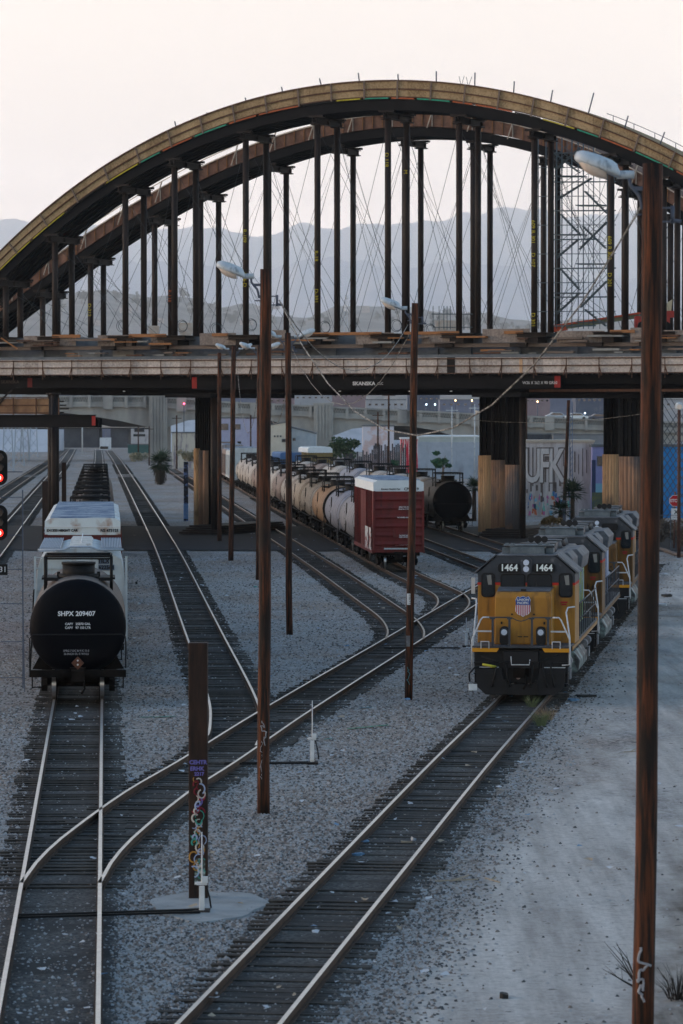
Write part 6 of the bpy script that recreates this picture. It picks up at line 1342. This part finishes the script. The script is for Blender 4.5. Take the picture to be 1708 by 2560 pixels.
# ------------------------------------------------------------------ plants
LEAFS = {}
def leafm(n, a, c): 
    if n not in MATS: mat(n, a, c, 1.3, .8, spec=.15)
    return MATS[n]
def leaf(b, p, s_, rnd):
    a = Vector((rnd.gauss(0, 1), rnd.gauss(0, 1), rnd.gauss(0, .7))).normalized(); c = a.cross(Vector((rnd.gauss(0, 1), rnd.gauss(0, 1), rnd.gauss(0, 1)))).normalized()
    b.quad(p - a * s_, p - c * s_ * .5, p + a * s_, p + c * s_ * .5)
def tree(label, px, D, ytop, wpx, ybase=None, n=900, mname='dark_green_leaves', c1=(.02, .05, .022), c2=(.05, .09, .035), name='tree', cat='tree', group=None, seed=1, ls=.3, trunk=True, flat=.8):
    rnd = random.Random(seed); S = F / D; top = dp(px, ytop, D).z; zb = GZ if ybase is None else dp(px, ybase, D).z; h = top - zb; r = wpx / S / 2
    o = thing(name, label, cat, (gpx(px, D), D, zb), group=group)
    if trunk:
        b = B(); b.tube([(0, 0, 0), (.05 * r, 0, h * .3), (0, .1, h * .6)], [.05 * h, .035 * h, .015 * h], 8)
        for k in range(5): a = k * 1.3; b.tube([(0, 0, h * .28 + k * h * .05), (cos(a) * r * .5, sin(a) * r * .4, h * .55 + k * h * .05)], [.02 * h, .006 * h], 6)
        b.build('trunk', TIMG, o)
    b = B(); blobs = [(rnd.uniform(-.65, .65) * r, rnd.uniform(-.6, .6) * r, h * rnd.uniform(.38, .82), rnd.uniform(.28, .5) * r) for _ in range(9)]
    for k in range(n):
        bx0, by0, bz0, br = rnd.choice(blobs); v = Vector((rnd.gauss(0, 1), rnd.gauss(0, 1), rnd.gauss(0, 1))).normalized() * br * (rnd.random() ** .4)
        p = Vector((bx0 + v.x, by0 + v.y, min(h, bz0 + v.z * flat))); 
        if p.z > .02 * h: leaf(b, p, ls * rnd.uniform(.6, 1.3), rnd)
    b.build('crown', leafm(mname, c1, c2), o); return o
def palm(label, px, py, D, h, r, seed=2, skirt=True, n=46):
    rnd = random.Random(seed); g = Vector((gpx(px, D), D, GZ)); o = thing('fan_palm', label, 'palm', g)
    b = B(); b.tube([(0, 0, 0), (0, 0, h * .62)], [.2, .17], 10); b.build('trunk', mat('palm_trunk%d' % px, (.03, .024, .02), (.07, .05, .04), 6), o)
    b = B(); c0 = Vector((0, 0, h * .62))
    for k in range(n):
        a = 2.4 * k; el = (-1.0 if skirt else -.6) + (2.5 if skirt else 2.05) * (k + .5) / n; L = r * rnd.uniform(.15, .5); d = Vector((cos(a) * cos(el), sin(a) * cos(el), sin(el)))
        c1_ = c0 + d * L; b.tube([c0, c1_], .02, 4); sd_ = d.cross(Vector((0, 0, 1))).normalized(); nn = sd_.cross(d)
        for j in range(-5, 6):
            t = j * .26; e_ = (d * cos(t) + sd_ * sin(t) + nn * rnd.uniform(-.12, .12)); lf = r * rnd.uniform(.45, .95); tip = c1_ + e_ * lf + Vector((0, 0, -.15 * lf * rnd.random())); w0 = e_.cross(nn).normalized() * .035 * r
            mid = c1_ + e_ * lf * .45; b.quad(c1_, mid + w0, tip, mid - w0)
    b.build('crown', leafm('palm_green', (.018, .04, .028), (.04, .07, .04)), o)
    if skirt:
        b = B()
        for k in range(260):
            a = rnd.uniform(0, 2 * pi); z = rnd.uniform(.1, .55) * h; rr = (.3 + .45 * (z / h)) * r * rnd.uniform(.4, 1); p = Vector((cos(a) * rr, sin(a) * rr, z)); b.bar(p, p + Vector((cos(a) * .1, sin(a) * .1, -rnd.uniform(.4, .8))), .05, .03)
        b.build('dead_skirt', mat('dead_fronds%d' % px, (.02, .018, .014), (.06, .048, .036), 5), o)
    return o
palm('bushy fan palm with a shaggy trunk between the second and third tracks', 401, 1205, 500, 4.5, 1.8, 3, n=52)
palm('dark fan palm in front of the block letter wall', 1432, 1325, 318, 4.3, 1.25, 4, False, n=26)
palm('low fan palm fronds left of the block letter wall palm', 1402, 1325, 312, 2.2, 1.1, 6, False, n=22)
palm('fan palm just left of the right pier', 1186, 1215, 330, 4.6, 1.0, 5, False, n=24)
tree('large dark green shrubs right of the centre viaduct pier', 862, 700, 1092, 88, 1165, 1500, seed=5, ls=.35)
tree('dark shrub beside the pink house', 835, 710, 1095, 50, 1150, 700, seed=15, ls=.35)
tree('small feathery green tree in front of the warehouse', 1107, 400, 1118, 56, 1200, 700, 'fresh_green_leaves', (.03, .09, .05), (.05, .13, .07), seed=8, ls=.2, flat=.5)
tree('small green bush at the foot of the red and white unit', 990, 500, 1148, 26, 1170, 300, 'fresh_green_leaves', seed=9, ls=.2, trunk=False)
tree('pale dry brush before the cream graffiti wall', 470, 600, 1124, 60, 1160, 800, 'pale_dry_leaves', (.2, .2, .13), (.36, .33, .24), name='bush', cat='bush', seed=10, ls=.22, trunk=False)
tree('pale dry brush left of the viaduct pier', 345, 620, 1132, 56, 1155, 600, 'pale_dry_leaves', name='bush', cat='bush', seed=11, ls=.22, trunk=False)
tree('dry golden grass clump by the block letter wall palm', 1385, 308, 1283, 70, 1335, 700, 'golden_dry_grass', (.2, .14, .07), (.34, .25, .13), name='bush', cat='bush', seed=12, ls=.14, trunk=False)
tree('tangled dry brush around the stop sign posts', 1668, 268, 1290, 110, 1385, 1500, 'brown_dry_brush', (.07, .055, .04), (.15, .11, .075), name='bush', cat='bush', seed=13, ls=.14, trunk=False)
tree('dry brush at the right edge beside the white lamp pole', 1730, 262, 1310, 80, 1392, 900, 'brown_dry_brush', name='bush', cat='bush', seed=14, ls=.14, trunk=False)
def tuft(label, px, py, h, n, m, w_=.2, seed=1, name='grass_tuft', lean=0):
    rnd = random.Random(seed); o = thing(name, label, 'grass' if name == 'grass_tuft' else 'bush', gp(px, py, GZ + .02)); b = B()
    for k in range(n):
        a = rnd.uniform(0, 2 * pi); r0 = rnd.uniform(0, w_ * .5); e_ = rnd.uniform(.2, 1) * w_; hh = h * rnd.uniform(.5, 1.1)
        b.tube([(cos(a) * r0, sin(a) * r0, 0), (cos(a) * (r0 + e_ * .4) + lean * .4, sin(a) * r0, hh * .6), (cos(a) * (r0 + e_) + lean, sin(a) * (r0 + e_), hh)], [.008, .006, .002], 4)
    b.build('blades' if name == 'grass_tuft' else 'twigs', m, o)
TG = mat('pale_green_grass', (.1, .13, .06), (.2, .22, .1), 6); TD = mat('dry_grass', (.25, .17, .1), (.35, .25, .16), 6); TW = mat('dark_twigs', (.03, .022, .018))
tuft('pale green grass tuft between the rails before the yellow locomotive', 1330, 1768, .35, 60, TG, .28, 1); tuft('larger green grass tuft right of the locomotive track', 1352, 1815, .42, 90, TG, .3, 2); tuft('tan dry grass clump at the rail beside the locomotive', 1368, 1800, .42, 60, TD, .35, 3)
o = thing('dry_shrub', 'bare forked dark twigs left of the nearest pole foot', 'shrub', gp(1610, 2480, GZ + .3)); b = B(); rnd = random.Random(5)
for k in range(9):
    a = Vector((-.05, .05 * k, 0)); tip = Vector((-.62 + rnd.uniform(-.08, .3), rnd.uniform(-.2, .2), .62 + rnd.uniform(-.35, .18))); mid_ = a.lerp(tip, .55) + Vector((rnd.uniform(-.05, .05), 0, rnd.uniform(-.02, .08)))
    b.tube([a, mid_, tip], [.012, .008, .003], 5); b.tube([mid_, mid_ + Vector((rnd.uniform(-.25, .0), 0, rnd.uniform(.05, .25)))], [.006, .002], 4)
b.build('twigs', TW, o)
tuft('spiky dark weed right of the nearest pole', 1695, 2500, .5, 60, TW, .35, 7, 'dry_shrub')
# litter on the ballast
LIT = [mat('litter_white', (.5, .52, .55), rough=.6), mat('litter_blue', (.12, .25, .4), rough=.6), mat('litter_tan', (.35, .28, .2), rough=.8), mat('litter_dark', (.02, .02, .02)), mat('litter_teal', (.1, .3, .28)), mat('litter_red', (.35, .05, .06))]
def debris(label, px, py, w_, d_, h_, m, rz=0, name='debris', cat='litter', grp='loose rubbish lying in the yard'):
    g = gp(px, py, GZ + .03); b = B(); n0 = 7; rnd = random.Random(px)
    for k in range(2):
        ps = [(cos(2 * pi * j / n0) * w_ / 2 * rnd.uniform(.6, 1.1), sin(2 * pi * j / n0) * d_ / 2 * rnd.uniform(.6, 1.1)) for j in range(n0)] if k == 0 else ps
        for (a, c) in ps: b.v.append((a, c, rnd.uniform(.3, 1.0) * h_ if k else -.03))
    b._f([n0 + j for j in range(n0)])
    for j in range(n0): b._f((j, (j + 1) % n0, n0 + (j + 1) % n0, n0 + j))
    return tag(b.build(name, m, loc=g, rz=rz), label, cat, grp)
debris('pale stick between the rails of the nearest right track', 1019, 2108, .42, .12, .06, LIT[2]); debris('white scrap beside the pale stick on the track', 1034, 2100, .12, .3, .09, LIT[0]); debris('blue white plastic scrap inside the left rail of the right track', 912, 2106, .22, .3, .06, LIT[1]); debris('crumpled blue scrap by the left rail of the right track', 895, 2137, .3, .3, .06, LIT[1])
debris('small dark block in the gravel right of the hopper car', 341, 1459, .14, .14, .14, LIT[3]); debris('white paper in the gravel right of the hopper car', 347, 1509, .2, .3, .06, LIT[0]); debris('blue scrap right of the red boxcar wheels', 640, 1467, .25, .4, .06, LIT[4]); debris('dark lump on the dirt road near the bottom edge', 1260, 2490, .2, .4, .06, LIT[3]); debris('dark blue heap on the dirt right of the locomotives', 1668, 1490, .6, 1.5, .12, LIT[3]); debris('white paper pieces on the dirt behind the nearest pole', 1655, 1512, .6, 1.2, .07, LIT[0])
debris('long dark board lying right of the locomotive pilot', 1460, 1740, .9, .4, .06, LIT[3]); debris('pale board lying right of the locomotive pilot', 1432, 1750, .5, .4, .06, LIT[1])
for i, (x0, y0, x1, y1) in enumerate([(1088, 2203, 1195, 2198), (1213, 2195, 1250, 2206), (1560, 1880, 1600, 1878)]):
    b = B(); p, q = gp(x0, y0, GZ + .05), gp(x1, y1, GZ + .05); b.bar((0, 0, 0), q - p, .025, .02); b.bar((q - p) * .4, (q - p) * .8 + Vector((0, .5, .02)), .02, .02)
    tag(b.build('stick', LIT[2], loc=p), ['long pale stick on the dirt road', 'short forked pale stick on the dirt road', 'thin stick on the far dirt right of the locomotives'][i], 'stick')
for i, (pts, cc) in enumerate([([(868, 1822), (900, 1819), (940, 1815), (972, 1812)], (.05, .35, .2)), ([(810, 1848), (830, 1846)], (.05, .3, .25)), ([(898, 1770), (930, 1768)], (.05, .2, .25)), ([(350, 1793), (400, 1792), (440, 1790)], (.03, .25, .18))]):
    b = B(); g0 = gp(*pts[0], GZ + .02); 
    for (a, c) in zip(pts, pts[1:]): p, q = gp(*a, GZ + .03) - g0, gp(*c, GZ + .03) - g0; b.quad(p + Vector((0, -.12, 0)), q + Vector((0, -.12, 0)), q + Vector((0, .12, 0)), p + Vector((0, .12, 0)))
    tag(struct(b.build('ground_marking', mat('surveyor_paint_%d' % i, cc, tuple(q * .3 for q in cc), 9), loc=g0)))
rnd = random.Random(31); lb = [B() for _ in range(3)]
def scrap(b, g, s_):
    n = len(b.v); zz = g.z
    for k in range(5): a = 2 * pi * k / 5 + rnd.random(); b.v.append((g.x + cos(a) * s_ * rnd.uniform(.5, 1), g.y + sin(a) * s_ * 2 * rnd.uniform(.5, 1), zz + rnd.uniform(.0, .05) + .02))
    b._f(range(n, n + 5))
for k in range(430):
    y = 58 + 240 * rnd.random() ** 1.3
    if rnd.random() < .5: 
        key = rnd.choice(['A', 'B', 'C', 'D', 'G', 'G', 'G', 'E']); x = trackx(key, y)[0] + rnd.gauss(0, 1.4)
    else: x = rnd.uniform(-.085, .09) * y
    if (key == 'B' if 'key' in dir() else False) and (y < 80 or y > 200): continue
    scrap(lb[rnd.choice((0, 0, 0, 1, 2))], Vector((x, y, -.14)), rnd.uniform(.03, .11) * (1 + y / 250))
for b, m in zip(lb, (LIT[0], LIT[1], LIT[2])): tag(b.build('litter', m), kind='stuff')
# loose stones that stand up from the gravel
import numpy as np
def stones(n, seed, m, smin, smax, name, ymin=52, ymax=250):
    rg = np.random.default_rng(seed); u_ = rg.random(n); y = 1 / (1 / ymin + (1 / ymax - 1 / ymin) * u_); x = rg.uniform(-.12, .105, n) * y
    keep = np.ones(n, bool)
    for key in TRK:
        P = np.array([(p.x, p.y) for p in TRK[key]]); 
        if P[0, 1] > ymax: continue
        tx = np.interp(y, P[:, 1], P[:, 0]); keep &= ~((abs(x - tx) < .95) & (y > P[0, 1]) & (y < P[-1, 1]) & (rg.random(n) < .8))
    keep &= ~((x - .113 * y + rg.normal(0, .5, n) > -5.8) & (rg.random(n) < .992))
    x, y = x[keep], y[keep]; n = len(x); s = rg.uniform(smin, smax, n) * (1 + y / 400)
    base = np.array([(1, 0, 0), (.25, .95, 0), (-.85, .5, 0), (-.7, -.65, 0), (.4, -.9, 0), (.45, .1, .62), (-.35, -.1, .75)]); ang = rg.uniform(0, 6.28, n); ca, sa = np.cos(ang), np.sin(ang)
    B0 = base[None] * s[:, None, None] * rg.uniform(.65, 1.25, (n, 7, 3)); B0[:, :5, 2] = -.01; V = np.zeros((n, 7, 3))
    V[:, :, 0] = B0[:, :, 0] * ca[:, None] - B0[:, :, 1] * sa[:, None] + x[:, None]; V[:, :, 1] = B0[:, :, 0] * sa[:, None] + B0[:, :, 1] * ca[:, None] + y[:, None]
    zg = np.array([gz(float(a), float(c)) for a, c in zip(x, y)]); V[:, :, 2] = B0[:, :, 2] + zg[:, None] - .004
    T = np.array([(0, 1, 5), (1, 6, 5), (1, 2, 6), (2, 3, 6), (3, 4, 6), (4, 5, 6), (4, 0, 5)]); Fc = T[None] + 7 * np.arange(n)[:, None, None]; k = len(T) * 3
    me = bpy.data.meshes.new(name); me.vertices.add(n * 7); me.vertices.foreach_set('co', V.ravel()); me.loops.add(n * k); me.loops.foreach_set('vertex_index', Fc.ravel().astype(np.int32)); me.polygons.add(n * len(T))
    me.polygons.foreach_set('loop_start', np.arange(0, n * k, 3)); me.update(); me.validate(); me.materials.append(m); o = bpy.data.objects.new(name, me); C.objects.link(o); tag(o, kind='stuff')
stones(74000, 1, mat('pale_stone', (.42, .42, .42), (.3, .29, .28), 3, .9), .022, .05, 'gravel')
stones(46000, 2, mat('dark_stone', (.06, .06, .065), (.12, .11, .1), 3, .9), .022, .05, 'gravel')
stones(50000, 3, mat('brown_stone', (.17, .13, .11), (.25, .21, .18), 3, .9), .022, .05, 'gravel')
# ------------------------------------------------------------------ hills and mountains
def hills(name, D, prof, mats, depth, rough, n=220, foot=0.0, label=None, seed=0):
    x0, x1 = prof[0][0], prof[-1][0]; b = B(); b.smooth = True; rows = 14
    for j in range(rows + 1):
        t = j / rows
        for i in range(n + 1):
            px = x0 + (x1 - x0) * i / n; zr = 9 + (1035 - interp(prof, px)) / F * D; y = D - depth * (1 - t); x_ = (px - 854) / F * D
            h = zr * (t ** .8) ; h *= 1 + rough * noise.fractal(Vector((x_ * 6 / D + seed, y * 6 / D, 0)), 1.0, 2.0, 5) * (1 - .55 * t) * .8
            h += zr * rough * .22 * noise.fractal(Vector((x_ * 60 / D, y * 20 / D, seed)), 1, 2, 4)
            b.v.append((x_, y, h + (foot if j else -5)))
    for j in range(rows):
        for i in range(n): b._f((j * (n + 1) + i, j * (n + 1) + i + 1, (j + 1) * (n + 1) + i + 1, (j + 1) * (n + 1) + i))
    bx0 = len(b.v)
    for i in range(n + 1): v = b.v[rows * (n + 1) + i]; b.v.append((v[0], v[1] + depth * .3, -5))
    for i in range(n): b._f((rows * (n + 1) + i, rows * (n + 1) + i + 1, bx0 + i + 1, bx0 + i))
    struct(b.build(name, mats))
ROCKM = mat('haze_paled_mountain_scrub', (.42, .43, .5), (.52, .52, .58), .0015, .95); ROCKN = mat('near_hill_scrub', (.06, .06, .06), (.24, .22, .2), .005, .95)  # distance haze is partly put into the pale far mountain colour
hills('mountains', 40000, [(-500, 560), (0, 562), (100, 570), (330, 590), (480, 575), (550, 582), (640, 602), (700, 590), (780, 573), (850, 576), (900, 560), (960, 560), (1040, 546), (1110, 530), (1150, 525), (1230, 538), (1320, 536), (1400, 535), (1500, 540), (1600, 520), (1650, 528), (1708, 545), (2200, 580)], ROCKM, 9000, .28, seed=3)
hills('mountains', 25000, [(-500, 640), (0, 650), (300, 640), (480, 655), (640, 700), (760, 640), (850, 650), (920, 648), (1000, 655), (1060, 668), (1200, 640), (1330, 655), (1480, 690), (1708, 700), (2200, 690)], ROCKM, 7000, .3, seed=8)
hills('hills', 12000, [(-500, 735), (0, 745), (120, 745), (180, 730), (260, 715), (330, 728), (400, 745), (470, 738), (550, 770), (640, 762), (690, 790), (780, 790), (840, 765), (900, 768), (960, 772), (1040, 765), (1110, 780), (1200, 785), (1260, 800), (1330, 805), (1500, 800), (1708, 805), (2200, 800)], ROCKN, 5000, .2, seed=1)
rnd = random.Random(77); HT = mat('far_tree_foliage', (.01, .016, .014), (.025, .03, .02), .2)
spots = []
for k in range(86):
    px = rnd.choice([rnd.uniform(120, 560), rnd.uniform(560, 860), rnd.uniform(850, 1180), rnd.uniform(1150, 1340)]); spots.append(px)
def far_tree(px, D, ytop, hpx, wpx, sd, lab):
    rr = random.Random(sd); S = F / D; o = thing('tree', lab, 'tree', (gpx(px, D), D, dp(px, ytop + hpx, D).z), group='hazy trees on the far hillside'); h = hpx / S; r = wpx / S / 2
    b = B(); b.tube([(0, 0, -6), (0, 0, h * .6)], [h * .05, h * .02], 5); b.build('trunk', TIMG, o)
    b = B(); bl = [(rr.uniform(-.6, .6) * r, rr.uniform(-.5, .5) * r, h * rr.uniform(.3, .8), r * rr.uniform(.35, .6)) for _ in range(6)]
    for k in range(170):
        q = rr.choice(bl); v = Vector((rr.gauss(0, 1), rr.gauss(0, 1), rr.gauss(0, 1))).normalized() * q[3] * rr.random() ** .4; leaf(b, Vector((q[0] + v.x, q[1] + v.y, q[2] + v.z)), r * .24 * rr.uniform(.6, 1.3), rr)
    b.build('crown', HT, o)
hp_ = [(-500, 735), (0, 745), (120, 745), (180, 730), (260, 715), (330, 728), (400, 745), (470, 738), (550, 770), (640, 762), (690, 790), (780, 790), (840, 765), (900, 768), (960, 772), (1040, 765), (1110, 780), (1200, 785), (1260, 800), (1330, 805), (1500, 800), (1708, 805)]
for k, px in enumerate(sorted(spots)):
    D = rnd.uniform(8500, 11800); base = interp(hp_, px) + rnd.uniform(2, 26) + (12000 - D) * .006; h = rnd.uniform(12, 26)
    far_tree(px, D, base - h, h + 6, rnd.uniform(14, 34), k + 100, 'dark hazy tree on the far hillside seen between the arch columns')
for i, (px, y0, wpx, hpx, D) in enumerate([(225, 800, 26, 14, 6300), (300, 770, 30, 12, 7600), (385, 795, 24, 12, 6300), (600, 800, 34, 12, 6200), (905, 765, 20, 16, 8700), (640, 765, 60, 8, 9900), (1010, 805, 30, 14, 6200)]):
    building('hill_house', ['small pale house low on the hillside between the left columns', 'pale house high on the left hillside', 'pale house above the middle left columns', 'long low pale house right of the centre left columns', 'house on the hilltop beside the centre mast', 'flat long roofline along the hill crest', 'pale house low behind the centre columns'][i], 'house', px, px + wpx, y0, D, paint('hillhouse%d' % i, (.42, .36, .34), (.5, .45, .42), .1), 12, ybase=y0 + hpx, wins=[(.3, .5, 1.5, 1.2), (.7, .5, 1.5, 1.2)])
mz = dp(865, 745, 7600); o = thing('lattice_mast', 'faint tall lattice mast with drums on the far hill at centre', 'mast', (mz.x, 7600, dp(865, 820, 7600).z)); hh = mz.z - dp(865, 820, 7600).z + 6
b = B(); b.bar((-4.5, 0, -30), (-1.2, 0, hh), 1.4, 1.4); b.bar((4.5, 0, -30), (1.2, 0, hh), 1.4, 1.4)
for k in range(7): b.bar((-4 + k * .4, 0, hh * k / 7), (3.7 - k * .4, 0, hh * (k + 1) / 7), 1.1, 1.1)
b.build('lattice', PYM, o); b = B()
for k in range(4): b.cyl((rnd.uniform(-4, 4), -3, hh * (.55 + .12 * k)), (rnd.uniform(-3, 3), -5, hh * (.55 + .12 * k)), 3.0, n=10)
b.build('drum_antenna', WHITE, o)
# ------------------------------------------------------------------ haze
hz = bpy.data.materials.new('haze_air'); hz.use_nodes = True; t = hz.node_tree; t.nodes.clear(); ho = N('ShaderNodeOutputMaterial', t); pv_ = N('ShaderNodeVolumePrincipled', t)
pv_.inputs['Color'].default_value = (.97, .985, 1.0, 1); pv_.inputs['Density'].default_value = 0.00005; pv_.inputs['Anisotropy'].default_value = 0.8
t.links.new(pv_.outputs[0], ho.inputs['Volume'])
b = B(); b.bx(-22000, 22000, -150, 43500, -8, 2700); o = b.build('haze', hz); tag(o, kind='stuff')
